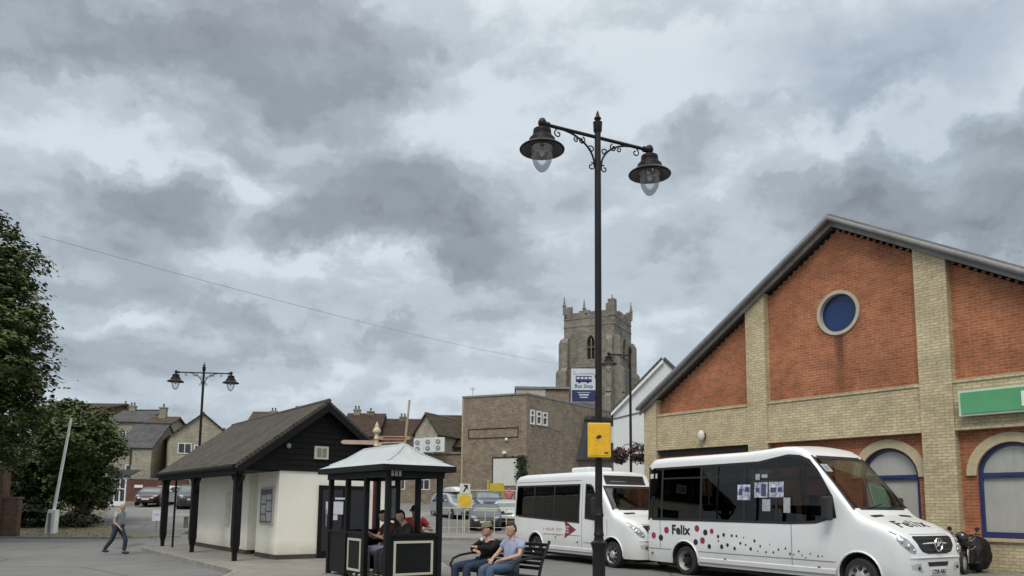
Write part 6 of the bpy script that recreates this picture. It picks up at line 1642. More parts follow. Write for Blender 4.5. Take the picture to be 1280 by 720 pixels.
# thin timber poles
p0 = atY(506, 556, 20); p1 = atY(512, 500, 20); dz = (p1-p0); k = (p0.z-.1)/dz.z; base = p0 - dz*k
pole = thing('timber_pole', 'thin pale leaning pole beyond the bus shelter roof', 'pole', (base.x, 20, 0), 0)
b = MB(); b.tube([(0, 0, .1), (p1.x-base.x, 0, p1.z)], [.035, .028], 8); b.build('shaft', mat('pale_timber', (.38, .32, .22), .8, var=.2), pole)
p0 = atY(577, 600, 61); p1 = atY(577.5, 499, 61)
pole = thing('timber_pole', 'pale vertical pole at the left corner of the brown brick building', 'pole', (p0.x, 61, tz(0, 61)), 0)
b = MB(); b.tube([(0, 0, 0), (0, 0, p1.z-tz(0, 61))], .07, 8); b.build('shaft', mat('pale_timber', (.38, .32, .22)), pole)

# ------------------------------------------------------------------ railings and warning sign
M_RAIL = mat('cream_rail_paint', (.48, .47, .36), .5, var=.1)
Yr = 38.; zr0 = tz(0, Yr)
ra0 = atY(549, 640, Yr).x; ra1 = atY(646, 640, Yr).x
rail = thing('railing', 'cream painted metal railing along the footpath in front of the parked cars', 'railing', (ra0, Yr, zr0), 0)
Lr = ra1-ra0; Hr = atY(590, 635.5, Yr).z-zr0
b = MB(); b.tube([(0, 0, Hr), (Lr, 0, Hr)], .026, 8); b.build('handrail', M_RAIL, rail)
b = MB(); b.tube([(0, 0, .35), (Lr, 0, .35)], .012, 6); b.build('lower_rail', M_RAIL, rail)
for px in (550, 561.5, 571.5, 578.5, 586.5, 606.5, 618, 633, 645):
    x = atY(px, 650, Yr).x-ra0; b = MB(); b.tube([(x, 0, -.05), (x, 0, Hr)], .024, 8); b.build('rail_post', M_RAIL, rail)
r2 = thing('railing', 'upper cream rail between the blue grey car and the far bus', 'railing', (atY(588, 613, 60).x, 60, tz(0, 60)), 0)
L2_ = atY(645, 613, 60).x-atY(588, 613, 60).x; H2_ = atY(600, 613, 60).z-tz(0, 60)
b = MB(); b.tube([(0, 0, H2_), (L2_, 0, H2_)], .04, 6); b.build('handrail', M_RAIL, r2); b = MB(); 
for k in range(3): x = L2_*k/2; b.tube([(x, 0, -.1), (x, 0, H2_)], .04, 6)
b.build('rail_posts', M_RAIL, r2)
Ys = 37.6; c = atY(581, 625, Ys); zg0 = tz(0, Ys)
sg_ = thing('warning_sign', 'white arrow plate above a yellow plate on a post at the railings', 'road sign', (c.x, Ys, zg0), 0)
def szz(py): return atY(581, py, Ys).z-zg0
b = MB(); b.tube([(0, .05, -.1), (0, .05, szz(606))], .03, 8); b.build('post', M_RAIL, sg_)
b = MB(); b.box(-.25, .25, -.02, .0, szz(617), szz(604.5)); wp = b.build('arrow_plate', mat('sign_white2', (.62, .62, .6), .5), sg_)
z_ = (szz(617)+szz(604.5))/2; b = MB(); b.xz([(-.05, z_+.19), (.14, z_+.17), (.15, z_-.05), (.08, z_+.02), (-.04, z_-.18), (-.10, z_-.14), (.02, z_+.07), (-.07, z_+.12)], -.026, -.021); b.build('arrow', M_VBLACK, wp)
b = MB(); b.box(-.36, .36, -.02, .0, szz(635), szz(617.5)); yp = b.build('backing_plate', mat('cream_plate', (.55, .52, .36), .5), sg_)
b = MB(); z_ = (szz(634)+szz(618))/2; b.xz(arc((0, z_), .34, 0, 2*PI, 8, .32)[:-1], -.028, -.021); b.build('yellow_plate', mat('yellow_plate', (.66, .42, .03), .5, var=.15, scale=5), yp)
# yellow board at the loading door
c = atY(621, 609, 59); w_ = 18/FPX*59; h_ = 10/FPX*59
yl = thing('yellow_board', 'yellow board on posts in front of the white loading door', 'board', (c.x, 59, tz(0, 59)), 0)
zc0 = c.z-tz(0, 59)
b = MB(); b.box(-w_/2, w_/2, -.03, .03, zc0-h_/2, zc0+h_/2); b.build('panel', mat('yellow_board', (.50, .36, .03), .6, var=.3, scale=2), yl)
b = MB(); b.tube([(-w_/2-.12, 0, 0), (-w_/2-.12, 0, zc0+h_/2+.25)], .06, 6); b.build('post', mat('yellow_post', (.50, .40, .10), .6), yl)
b = MB(); b.tube([(w_/2-.1, .06, 0), (w_/2-.1, .06, zc0)], .05, 6); b.build('post', mat('yellow_post', (.50, .40, .10)), yl)

# ------------------------------------------------------------------ boom barrier and the small notice
g0 = gnd(63, 670, .02); Yb = g0.y
bm_ = thing('barrier', 'white road barrier with its boom raised, beside the trees', 'barrier', (g0.x, Yb, .02), 0)
M_BAR = mat('barrier_white', (.84, .85, .82), .5, var=.12, scale=3)
hc = atY(64, 637.5, Yb).z
b = MB(); b.add([(-.22, -.2, 0), (.22, -.2, 0), (.22, .2, 0), (-.22, .2, 0), (-.12, -.17, hc), (.24, -.17, hc), (.24, .17, hc), (-.12, .17, hc)], [(0, 3, 2, 1), (4, 5, 6, 7), (0, 1, 5, 4), (1, 2, 6, 5), (2, 3, 7, 6), (3, 0, 4, 7)]); b.build('cabinet', M_BAR, bm_, bevel=.02)
b = MB(); b.box(-.05, .08, -.205, -.19, .15, hc-.15); b.build('cabinet_door', mat('door_grey', (.25, .26, .26), .6), bm_)
tp = atY(89, 523, Yb); b = MB(); b.tube([(.06, 0, hc-.1), (tp.x-g0.x, 0, tp.z)], [.075, .055], 10); b.build('boom', M_BAR, bm_, smooth=40)
nb_ = atY(196, 644, 33.); ns = thing('notice_sign', 'small white notice on a thin post left of the hut veranda', 'sign', (nb_.x, 33., 0), 0)
b = MB(); b.box(-.19, .19, -.012, .012, atY(196, 651, 33).z, atY(196, 637.5, 33).z); b.build('panel', M_PAPER, ns)
b = MB(); b.box(-.09, .09, -.016, -.0125, nb_.z-.02, nb_.z+.08); b.build('notice_marks', M_FG, ns)
b = MB(); b.tube([(0, .02, 0), (0, .02, nb_.z)], .018, 6); b.build('post', M_FASCIA, ns)
q = gnd(231.5, 668); bo = thing('bollard', 'short grey bollard seen between the veranda posts', 'bollard', (q.x, q.y, tz(q.x, q.y)), 0)
b = MB(); hb_ = atY(231, 645, q.y).z-tz(q.x, q.y); b.lathe([(.11, 0), (.11, hb_*.85), (.13, hb_*.87), (.13, hb_*.95), (.07, hb_)], (0, 0, 0), 12); b.build('column', mat('bollard_grey', (.14, .14, .13), .7, var=.3), bo)

# ------------------------------------------------------------------ bus shelter
FSH = Frame(-2.374, 14.90, R(35)); SX, SY = 1.14, 2.87
sh = thing('bus_shelter', 'black timber bus shelter with a pale lead hipped roof and half-height panelled walls', 'bus shelter', (FSH.o.x, FSH.o.y, .11), FSH.rz)
M_LEAD = mat('pale_lead', (.43, .465, .47), .6, .0, var=.08, scale=2.5, streak=.12)
M_SB = mat('shelter_black', (.006, .0065, .007), .5, spec=.25, var=.3, scale=5)
z0 = -.0; ze2 = FSH.on(487, 581, -.25)[1]-.11; zr2 = FSH.on(506, 556, .5)[1]-.11; zwl = FSH.on(515, 667, 0)[1]-.11
print('SHELTER eave', ze2, 'ridge', zr2, 'wall', zwl)
OVH = .22
posts = [(0, 0), (0, .99), (0, 1.93), (0, SY), (SX, 0), (SX, .92), (SX, 1.87), (SX, SY)]
for (x, y) in posts:
    b = MB(); b.box(x-.05, x+.05, y-.05, y+.05, 0, ze2-.1); b.build('post', M_SB, sh, bevel=.008)
b = MB(); b.box(-.07, SX+.07, -.07, .05, ze2-.22, ze2-.06); b.box(-.07, SX+.07, SY-.05, SY+.07, ze2-.22, ze2-.06); b.box(-.07, .05, .05, SY-.05, ze2-.22, ze2-.06); b.box(SX-.05, SX+.07, .05, SY-.05, ze2-.22, ze2-.06); b.build('head_beam', M_SB, sh)
# hipped roof with a slightly bell-cast foot
def ring(o, z): return [(-o, -o, z), (SX+o, -o, z), (SX+o, SY+o, z), (-o, SY+o, z)]
b = MB(); R0 = ring(OVH, ze2+.02); R1 = ring(OVH-.18, ze2+.10)
r1_ = [(SX/2-.02, .44, zr2), (SX/2+.02, .44, zr2), (SX/2+.02, SY-.44, zr2), (SX/2-.02, SY-.44, zr2)]
Rm = [tuple(a*.5+c*.5 + (0 if i < 2 else -.035) for i, (a, c) in enumerate(zip(p, q))) for p, q in zip(R1, r1_)]
vs = R0+R1+Rm+r1_; fs = []
for k in range(3):
    for i in range(4): j = (i+1) % 4; fs.append((k*4+i, k*4+j, (k+1)*4+j, (k+1)*4+i))
fs += [(12, 13, 14, 15), (0, 3, 2, 1)]; b.add(vs, fs); rf = b.build('roof', M_LEAD, sh)
b = MB()
for i in range(4): b.tube([R1[i], Rm[i], r1_[i]], .022, 6)
b.tube([(SX/2, .44, zr2), (SX/2, SY-.44, zr2)], .03, 6); 
b.build('lead_roll', M_LEAD, rf, smooth=60)
b = MB(); o = OVH+.02
b.box(-o, SX+o, -o, -o+.04, ze2-.10, ze2+.019); b.box(-o, SX+o, SY+o-.04, SY+o, ze2-.10, ze2+.019); b.box(-o, -o+.04, -o+.04, SY+o-.04, ze2-.10, ze2+.019); b.box(SX+o-.04, SX+o, -o+.04, SY+o-.04, ze2-.10, ze2+.019)
b.build('fascia', M_SB, sh)
b = MB(); b.box(-o+.04, SX+o-.04, -o+.04, SY+o-.04, ze2-.055, ze2-.02); b.build('soffit', M_SB, sh)
M_MOULD = mat('cream_moulding', (.50, .47, .38), .5, var=.08)
def halfwall(x0, y0, x1, y1, frame=True, out=None):
    """vertical panel from (x0,y0) to (x1,y1)"""
    p = Vector((x0, y0, 0)); q = Vector((x1, y1, 0)); d = (q-p); L_ = d.length; d.normalize(); n = Vector(out)
    def pr(b, a, c, z0, z1, t0, t1):
        vs = [p+d*a+n*t0, p+d*c+n*t0, p+d*c+n*t1, p+d*a+n*t1]; b.add([(v.x, v.y, z0) for v in vs]+[(v.x, v.y, z1) for v in vs], [(0, 3, 2, 1), (4, 5, 6, 7), (0, 1, 5, 4), (1, 2, 6, 5), (2, 3, 7, 6), (3, 0, 4, 7)])
    b = MB(); pr(b, .05, L_-.05, .08, zwl-.05, -.02, .02); w_ = b.build('half_wall', M_SB, sh)
    b = MB(); pr(b, .05, L_-.05, zwl-.05, zwl, -.05, .05); b.build('cap_rail', M_SB, w_)
    if frame:
        b = MB(); a, c, z0, z1, t = .14, L_-.14, zwl-.80, zwl-.14, .045
        for q_ in ((a, c, z0, z0+t), (a, c, z1-t, z1), (a, a+t, z0+t, z1-t), (c-t, c, z0+t, z1-t)): pr(b, q_[0], q_[1], q_[2], q_[3], .0205, .035)
        b.build('panel_moulding', M_MOULD, w_)
halfwall(0, 0, SX, 0, True, (0, -1, 0))
halfwall(0, .99, 0, 1.93, True, (-1, 0, 0)); halfwall(0, 1.93, 0, SY, False, (-1, 0, 0))
halfwall(SX, 0, SX, .92, True, (1, 0, 0)); halfwall(SX, .92, SX, 1.87, True, (1, 0, 0)); halfwall(SX, 1.87, SX, SY, True, (1, 0, 0)); halfwall(0, SY, SX, SY, True, (0, 1, 0))
b = MB(); b.box(SX-.48, SX-.06, .08, SY-.08, .42, .47); bs = b.build('seat', mat('seat_wood', (.03, .022, .018), .6), sh)
b = MB()
for y in (.3, 1.4, 2.5): b.box(SX-.42, SX-.36, y-.03, y+.03, 0, .42)
b.build('seat_support', M_SB, bs)
b = MB(); b.box(-.08, SX+.08, -.08, SY+.08, -.06, .02); b.build('floor', M_PAVE, sh)
b = MB(); xx, zA = SX, FSH.onx(499, 607, SX)[1]-.11; zB = FSH.onx(499, 651, SX)[1]-.11
b.box(SX-.09, SX-.052, 1.72, 2.0, zB, zA); tc0 = b.build('timetable_case', M_SB, sh)
b = MB(); b.box(SX-.096, SX-.091, 1.76, 1.96, zB+.06, zA-.06); b.build('timetable', mat('timetable_grey', (.16, .17, .17), .3, var=.4, scale=14), tc0)
b = MB()
for k in range(3): b.box(.02+k*.08, .075+k*.08, -.076, -.0705, ze2-.2, ze2-.09)
b.build('small_plates', mat('plate_pale', (.45, .45, .42), .6), sh)
# ------------------------------------------------------------------ bench
FBn = Vector((-.75, -.66)).normalized()       # facing
rzB = math.atan2(FBn.y, FBn.x) + PI/2          # local -y faces forward
K2 = K
bc = Vector(((642+610)/2/1.0, 0)); Yc = 12.95
cwx = atY(628, 700, Yc).x
be = thing('park_bench', 'black slatted bench with curled arm rests beside the near street lamp', 'bench', (cwx-.11, Yc+.25, .11), rzB)
M_BN = mat('bench_black', (.008, .007, .007), .45, spec=.3, var=.3, scale=8)
BW = 1.55; SH_ = .44
for k in range(6):
    y = -.22+k*.085; b = MB(); b.box(-BW/2, BW/2, y-.032, y+.032, SH_-.03-.006*k, SH_-.006*k); b.build('seat_slat', M_BN, be, bevel=.006)
for k in range(6):
    z = SH_+.08+k*.075; y = .27+.035*k; b = MB(); b.box(-BW/2, BW/2, y-.012, y+.012, z-.028, z+.028); b.build('back_slat', M_BN, be, bevel=.006)
for sx in (-1, 1):
    x = sx*(BW/2+.025)
    b = MB(); b.tube([(x, -.25, 0), (x, -.24, SH_-.05), (x, .24, SH_-.06)], .022, 8); b.tube([(x, .33, 0), (x, .24, SH_-.06), (x, .30, SH_+.15), (x, .48, SH_+.52)], .024, 8); b.build('end_frame', M_BN, be, smooth=50)
    b = MB(); b.tube([(x, .34, SH_+.25), (x, .1, SH_+.26), (x, -.15, SH_+.23), (x, -.30, SH_+.18), (x, -.36, SH_+.08), (x, -.32, SH_+.0), (x, -.26, SH_-.04)], .022, 8); b.build('arm_rest', M_BN, be, smooth=50)
# ------------------------------------------------------------------ people
M_SKIN = mat('skin', (.44, .27, .20), .6, var=.06, scale=10); 
def cloth(n, c, v=.22): return mat(n, c, .95, var=v, scale=9, bump=.6, bscale=16, spec=.12)
def skin(nodes, edges, name, mats, parent, subdiv=2, extra=None, root=0):
    me = bpy.data.meshes.new(name); keys = list(nodes); idx = {k: i for i, k in enumerate(keys)}
    me.from_pydata([nodes[k][0] for k in keys], [(idx[a], idx[c]) for a, c in edges], [])
    o = bpy.data.objects.new(name, me); COL.objects.link(o)
    o.modifiers.new('s', 'SKIN'); 
    if not me.skin_vertices: 
        pass
    bm = bmesh.new(); bm.from_mesh(me); ly = bm.verts.layers.skin.verify(); bm.verts.ensure_lookup_table()
    for k in keys:
        v = bm.verts[idx[k]]; r = nodes[k][1]; v[ly].radius = (r, r) if not isinstance(r, tuple) else r
        v[ly].use_root = (k == keys[root])
    bm.to_mesh(me); bm.free()
    s = o.modifiers.new('u', 'SUBSURF'); s.levels = subdiv; s.render_levels = subdiv
    bpy.context.view_layer.update()
    ev = o.evaluated_get(bpy.context.evaluated_depsgraph_get()); m2 = bpy.data.meshes.new_from_object(ev)
    bpy.data.objects.remove(o)
    b = MB(); b.add([tuple(v.co) for v in m2.vertices], [tuple(p.vertices) for p in m2.polygons]); bpy.data.meshes.remove(m2)
    if extra: b.merge(extra)
    return b.build(name, mats, parent, smooth=75, fix=False)
def V(*a): return Vector(a)
def person(label, loc, rz, J, top=('short', None), trouser=None, hair=None, cap=None, shoes=None, group=None, skinm=None, face=0., s=1., extra_top=0.):
    """J: joint name -> (x, y, z); faces local -y; x>0 is the person's left"""
    t = thing('person', label, 'person', loc, rz, group); J = {k: Vector(v)*s for k, v in J.items()}
    sk = skinm or M_SKIN
    nodes = {'pelvis': (J['pelvis'], .115*s), 'waist': (J['pelvis'].lerp(J['chest'], .45), .11*s), 'chest': (J['chest'], .135*s), 'neck': (J['neck'], .052*s), 'head0': (J['neck'].lerp(J['head'], .55), .05*s)}
    edges = [('pelvis', 'waist'), ('waist', 'chest'), ('chest', 'neck'), ('neck', 'head0')]
    hands = MB()
    for sd in 'LR':
        S_, E, W_ = J['sh'+sd], J['el'+sd], J['wr'+sd]
        nodes.update({'s'+sd: (S_, .058*s), 'u'+sd: (S_.lerp(E, .5), .046*s), 'e'+sd: (E, .038*s), 'f'+sd: (E.lerp(W_, .4), .038*s), 'w'+sd: (W_, .026*s)})
        edges += [('chest', 's'+sd), ('s'+sd, 'u'+sd), ('u'+sd, 'e'+sd), ('e'+sd, 'f'+sd), ('f'+sd, 'w'+sd)]
        # hand: palm in the skeleton, fingers as chains rooted in it
        d = (W_-E).normalized(); 
        if 'hd'+sd in J: d = (J['hd'+sd]-W_).normalized()
        side = d.cross(Vector((0, 0, 1))); side = side.normalized() if side.length > .1 else Vector((1, 0, 0)); nrm = side.cross(d)
        palm = W_ + d*.055*s; nodes['p'+sd] = (palm, .033*s); edges.append(('w'+sd, 'p'+sd))
        for i, ln in enumerate((.062, .072, .068, .052)):
            o = palm + side*(i-1.5)*.018*s; 
            hands.tube([o, o+d*ln*.55*s+d*.02, o+(d*(ln*.95)-nrm*.02)*s+d*.02, o+(d*(ln*1.15)-nrm*.045)*s+d*.02], [.0095*s, .0088*s, .008*s, .006*s], 6)
        o = palm - side*.028*s*(1 if sd == 'L' else -1) - d*.02*s
        sg2 = -side*(1 if sd == 'L' else -1)
        hands.tube([o, o+(sg2*.025+d*.03)*s, o+(sg2*.032+d*.06)*s], [.011*s, .0105*s, .007*s], 6)
        H, Kn, An, To = J['hip'+sd], J['kn'+sd], J['an'+sd], J['to'+sd]
        nodes.update({'h'+sd: (H, .095*s), 't'+sd: (H.lerp(Kn, .5), .076*s), 'k'+sd: (Kn, .056*s), 'c'+sd: (Kn.lerp(An, .35), .056*s), 'a'+sd: (An, .036*s), 'o'+sd: (To, .030*s)})
        edges += [('pelvis', 'h'+sd), ('h'+sd, 't'+sd), ('t'+sd, 'k'+sd), ('k'+sd, 'c'+sd), ('c'+sd, 'a'+sd), ('a'+sd, 'o'+sd)]
    # head with face
    fz = J.get('look', Vector((0, -1, 0))).normalized(); right = fz.cross(Vector((0, 0, 1))).normalized(); up = right.cross(fz).normalized()
    HM = Matrix((right, -fz, up)).transposed()      # columns: x=right, y=back, z=up
    hc = J['head']; ex = MB()
    ex.ball(hc, .076*s, .096*s, .118*s, 20, 14, HM)
    ex.ball(hc + HM @ V(0, -.035, -.055)*s, .056*s, .062*s, .066*s, 16, 10, HM)       # jaw
    ex.add([hc + HM @ V(*p)*s for p in ((-.012, -.093, .012), (.012, -.093, .012), (-.018, -.092, -.03), (.018, -.092, -.03), (0, -.122, -.026))], [(0, 1, 4), (0, 4, 2), (1, 3, 4), (2, 4, 3)])
    for q in (-1, 1): ex.ball(hc + HM @ V(q*.077, .005, -.005)*s, .012*s, .022*s, .032*s, 10, 6, HM)
    ex.merge(hands)
    body = skin(nodes, edges, 'body', sk, t, extra=ex)
    fe = MB()
    for q in (-1, 1): fe.ball(hc + HM @ V(q*.030, -.086, .012)*s, .009*s, .005*s, .004*s, 8, 6, HM)
    fe.build('eyes', mat('eye_dark', (.03, .02, .02), .4), body)
    fe = MB(); fe.ball(hc + HM @ V(0, -.096, -.062)*s, .024*s, .006*s, .006*s, 10, 6, HM); fe.build('mouth', mat('lips', (.28, .10, .08), .6), body)
    # clothes
    tk, tm = top; e = .014*s + extra_top
    cn = {'pelvis': (J['pelvis']+V(0, 0, .02), .13*s+e), 'waist': (nodes['waist'][0], .128*s+e), 'chest': (J['chest'], .150*s+e), 'neck': (J['chest'].lerp(J['neck'], .62), .060*s+e)}
    ce = [('pelvis', 'waist'), ('waist', 'chest'), ('chest', 'neck')]
    for sd in 'LR':
        S_, E, W_ = J['sh'+sd], J['el'+sd], J['wr'+sd]
        cn['s'+sd] = (S_, .066*s+e)
        ce.append(('chest', 's'+sd))
        if tk == 'short': cn['u'+sd] = (S_.lerp(E, .62), .060*s+e); ce.append(('s'+sd, 'u'+sd))
        else:
            cn.update({'u'+sd: (S_.lerp(E, .5), .054*s+e), 'e'+sd: (E, .046*s+e), 'f'+sd: (E.lerp(W_, .45), .044*s+e), 'w'+sd: (W_, .034*s+e)})
            ce += [('s'+sd, 'u'+sd), ('u'+sd, 'e'+sd), ('e'+sd, 'f'+sd), ('f'+sd, 'w'+sd)]
    skin(cn, ce, 'jacket' if tk == 'long' else 'shirt', tm, t)
    e = .014*s; cn = {'pelvis': (J['pelvis'], .128*s+e*.5)}; ce = []
    for sd in 'LR':
        H, Kn, An = J['hip'+sd], J['kn'+sd], J['an'+sd]
        cn.update({'h'+sd: (H, .102*s+e), 't'+sd: (H.lerp(Kn, .5), .082*s+e), 'k'+sd: (Kn, .062*s+e), 'c'+sd: (Kn.lerp(An, .4), .060*s+e), 'a'+sd: (Kn.lerp(An, 1.0), .046*s+e)})
        ce += [('pelvis', 'h'+sd), ('h'+sd, 't'+sd), ('t'+sd, 'k'+sd), ('k'+sd, 'c'+sd), ('c'+sd, 'a'+sd)]
    skin(cn, ce, 'trousers', trouser, t)
    for sd in 'LR':
        An, To = J['an'+sd], J['to'+sd]; d = (To-An); dh = V(d.x, d.y, 0).normalized()
        b = MB(); zf = An.z-.075*s; M = Matrix((dh.cross(V(0, 0, 1)), dh, V(0, 0, 1))).transposed()
        cen = An + dh*.06*s; cen.z = An.z-.035*s
        b.ball(cen, .052*s, .145*s, .048*s, 14, 8, M); b.build('shoe', shoes or M_VBLACK, t, smooth=60)
    if hair:
        b = MB(); kind, hm = hair
        # cap of hair: keep the shell above a hairline plane
        bb = MB(); bb.ball((0, 0, 0), .085, .105, .126, 20, 14)
        vs = []
        keep = []
        for i, p in enumerate(bb.v):
            q = Vector(p)
            lim = -.02 if q.y > .0 else .06 + (.015 if q.y < -.06 else 0)
            if kind == 'long': lim = -.09 if q.y > .01 else .06
            if kind == 'fringe': lim = -.06 if q.y > .015 else .055
            if q.z < lim: q = Vector((q.x*.8, q.y*.8, max(q.z, lim-.03)))
            vs.append(hc + HM @ q*s)
        b.add(vs, bb.f)
        b.build('hair', hm, t, smooth=70)
    if cap:
        b = MB(); bb = MB(); bb.ball((0, 0, .02), .090, .110, .118, 20, 12)
        vs = [hc + HM @ V(p[0], p[1], max(p[2], .045))*s for p in bb.v]; b.add(vs, bb.f)
        co = b.build('cap', cap, t, smooth=60)
        b = MB(); n = 12; up_ = []; lo = []
        for i in range(n+1):
            a = PI*(i/n); x = .078*math.cos(a); y = -.075-.105*math.sin(a); z = .052-.02*math.sin(a)-.01*abs(math.cos(a))
            up_.append(hc + HM @ V(x, y, z+.006)*s); lo.append(hc + HM @ V(x, y, z-.002)*s)
        b.add(up_+lo, [tuple(range(n+1)), tuple(range(n+1, 2*n+2))[::-1]] + [(i, i+1, n+2+i, n+1+i) for i in range(n)] + [(n, 0, n+1, 2*n+1)])
        b.build('peak', cap, co)
    return t
def seated(seat_z, arms, lean=.0, look=(0, -1, 0), knees=.47, spread=.11, feet=-.0, headf=0., slouch=0.):
    pz = seat_z+.11
    J = {'pelvis': (0, 0.06, pz), 'chest': (0, .06+lean*.32+.04, pz+.32-slouch), 'neck': (0, .05+lean*.5, pz+.49-slouch), 'head': (0, .02+lean*.55+headf, pz+.635-slouch)}
    for sd, q in (('L', 1), ('R', -1)):
        J['sh'+sd] = (q*.185, .09+lean*.42, pz+.42-slouch); J['hip'+sd] = (q*.09, .0, pz-.02); J['kn'+sd] = (q*spread, -knees, seat_z+.07); J['an'+sd] = (q*(spread-.0), -knees+feet+.02, .09); J['to'+sd] = (q*(spread+.02), -knees+feet-.13, .04)
    J.update(arms); J['look'] = look
    return J
M_HB = cloth('dark_hair', (.015, .011, .010)); M_HBR = cloth('brown_hair', (.055, .035, .025)); M_HG = cloth('grey_hair', (.35, .34, .32))
M_JEAN = cloth('blue_denim', (.07, .10, .155)); M_JEAN2 = cloth('dark_denim', (.03, .042, .07)); M_LAV = cloth('lavender_cotton', (.27, .30, .43)); M_BLK = cloth('black_fleece', (.014, .014, .015)); M_CAPB = cloth('khaki_cap', (.15, .13, .08))
M_REDT = cloth('red_cotton', (.42, .06, .055)); M_GREYT = cloth('grey_cotton', (.33, .345, .37)); M_NAVY = cloth('navy_trousers', (.045, .055, .08)); M_DGREY = cloth('dark_grey_cloth', (.03, .03, .034)); M_PINK = cloth('pink_cotton', (.50, .14, .18)); M_LIL = cloth('lilac_striped_cloth', (.30, .30, .42), .3)
bM = Matrix.Translation((cwx-.11, Yc+.25, .11)) @ Matrix.Rotation(rzB, 4, 'Z')
# woman on the right end (local +x is the bench's left-hand end seen from the front; nearer the lamp)
def onbench(x, y): p = bM @ Vector((x, y, 0)); return (p.x, p.y, .11)
Jw = seated(.44, {'elL': (.27, .02, .73), 'wrL': (.14, -.20, .665), 'hdL': (.04, -.34, .64), 'elR': (-.25, .0, .74), 'wrR': (-.10, -.24, .67), 'hdR': (-.02, -.38, .62)}, lean=.12, look=(-.05, -1, -.22), headf=-.02, spread=.10, slouch=.035)
Jm = seated(.44, {'elL': (.26, -.03, .80), 'wrL': (.02, -.17, .82), 'hdL': (-.08, -.17, .84), 'elR': (-.26, -.03, .80), 'wrR': (-.02, -.20, .77), 'hdR': (.08, -.20, .76)}, lean=.14, look=(-.45, -1, -.12), headf=-.03, spread=.16, knees=.50, slouch=.06)
xA = .42; 
# decide which local side is nearer the lamp (towards +world x)
sgn = 1 if (bM @ Vector((1, 0, 0))).x > (bM @ Vector((-1, 0, 0))).x else -1
person('person in a lavender T-shirt and blue jeans sitting on the bench', onbench(sgn*.30, 0), rzB, Jw, ('short', M_LAV), M_JEAN, ('fringe', M_HBR), None, mat('pale_shoe', (.3, .3, .3)), s=1.0)
person('person in a khaki cap and black jacket with folded arms on the bench', onbench(-sgn*.33, 0), rzB, Jm, ('long', M_BLK), M_JEAN2, ('short', M_HB), M_CAPB, M_VBLACK, s=1.0)
# white badge of the jacket
bt_ = [o for o in bpy.data.objects if o.name.startswith('person') and o.get('label', '').startswith('person in a khaki')][0]
b = MB(); b.ball((.075, -.115, .96), .028, .014, .03); b.build('jacket_badge', M_WHITEP, bt_)
# shelter: two people on the seat facing the opening, one man in red behind the near half wall
def inshel(x, y): p = FSH.w(x, y, .13); return (p.x, p.y, .16)
rzS = FSH.rz - PI/2      # local -y of the person -> shelter -x (towards the road)
Ja = seated(.47, {'elL': (.25, -.05, .80), 'wrL': (.08, -.28, .82), 'hdL': (.02, -.34, .9), 'elR': (-.24, -.08, .80), 'wrR': (-.10, -.30, .80), 'hdR': (-.04, -.36, .88)}, lean=.02, look=(.2, -1, -.35), headf=-.06, slouch=-.05)
person('person with dark hair in a black coat sitting nearest the shelter opening', inshel(SX-.52, .62), rzS, Ja, ('long', M_DGREY), M_DGREY, ('long', M_HB), None, M_VBLACK)
Jb = seated(.47, {'elL': (.25, -.10, .78), 'wrL': (.10, -.34, .86), 'hdL': (.06, -.40, .92), 'elR': (-.24, -.10, .78), 'wrR': (-.08, -.34, .84), 'hdR': (-.04, -.40, .92)}, lean=.0, look=(.1, -1, -.4), headf=-.08, slouch=-.04)
person('person in a dark top and lilac trousers sitting inside the shelter', inshel(SX-.55, 1.28), rzS, Jb, ('short', cloth('dark_red_top', (.09, .03, .03))), M_LIL, ('fringe', M_HB), None, mat('pale_shoe', (.3, .3, .3)))
Jr = seated(.47, {'elL': (.36, -.12, .92), 'wrL': (.16, -.34, .965), 'hdL': (.06, -.42, .93), 'elR': (-.28, -.02, .86), 'wrR': (-.16, -.28, .93), 'hdR': (-.1, -.4, .9)}, lean=.08, look=(-.75, -.75, -.25), headf=-.03, slouch=-.13)
pr_ = atY(519, 660, 17.1)
person('person in a red T-shirt and dark cap leaning on the shelter wall', (pr_.x, pr_.y, .17), R(22), Jr, ('short', M_REDT), M_NAVY, ('short', M_HB), cloth('dark_cap', (.02, .02, .025)), M_VBLACK)
# a stool-like seat for him would be hidden: he sits on the low kerb seat outside the back wall
st = thing('seat_block', 'low dark seat behind the shelter under the person in red', 'seat', (pr_.x, pr_.y+.05, .11), R(22))
b = MB(); b.box(-.45, .45, -.2, .25, .44, .50); b.build('seat_top', M_BN, st, bevel=.01); b = MB(); b.box(-.4, -.34, -.15, .2, 0, .44); b.box(.34, .4, -.15, .2, 0, .44); b.build('support', M_BN, st)
# walking person
Yw = 24.6; pw = atY(147, 690, Yw)
Jk = {'pelvis': (0, .05, .90), 'chest': (0, .02, 1.27), 'neck': (0, -.03, 1.46), 'head': (0, -.08, 1.60), 'look': (0, -1, -.25),
 'shL': (.18, -.01, 1.38), 'elL': (.24, .12, 1.12), 'wrL': (.22, .04, .90), 'shR': (-.18, -.01, 1.38), 'elR': (-.24, .02, 1.08), 'wrR': (-.20, -.16, .92),
 'hipL': (.09, .04, .88), 'knL': (.10, -.20, .50), 'anL': (.10, -.16, .09), 'toL': (.11, -.30, .04),
 'hipR': (-.09, .06, .88), 'knR': (-.09, .17, .50), 'anR': (-.09, .47, .14), 'toR': (-.09, .36, .04)}
person('person in a grey shirt and dark trousers walking across the road, stooping forward', (pw.x, Yw, 0), R(78), Jk, ('short', M_GREYT), M_NAVY, ('short', M_HG), None, M_VBLACK, s=.93)
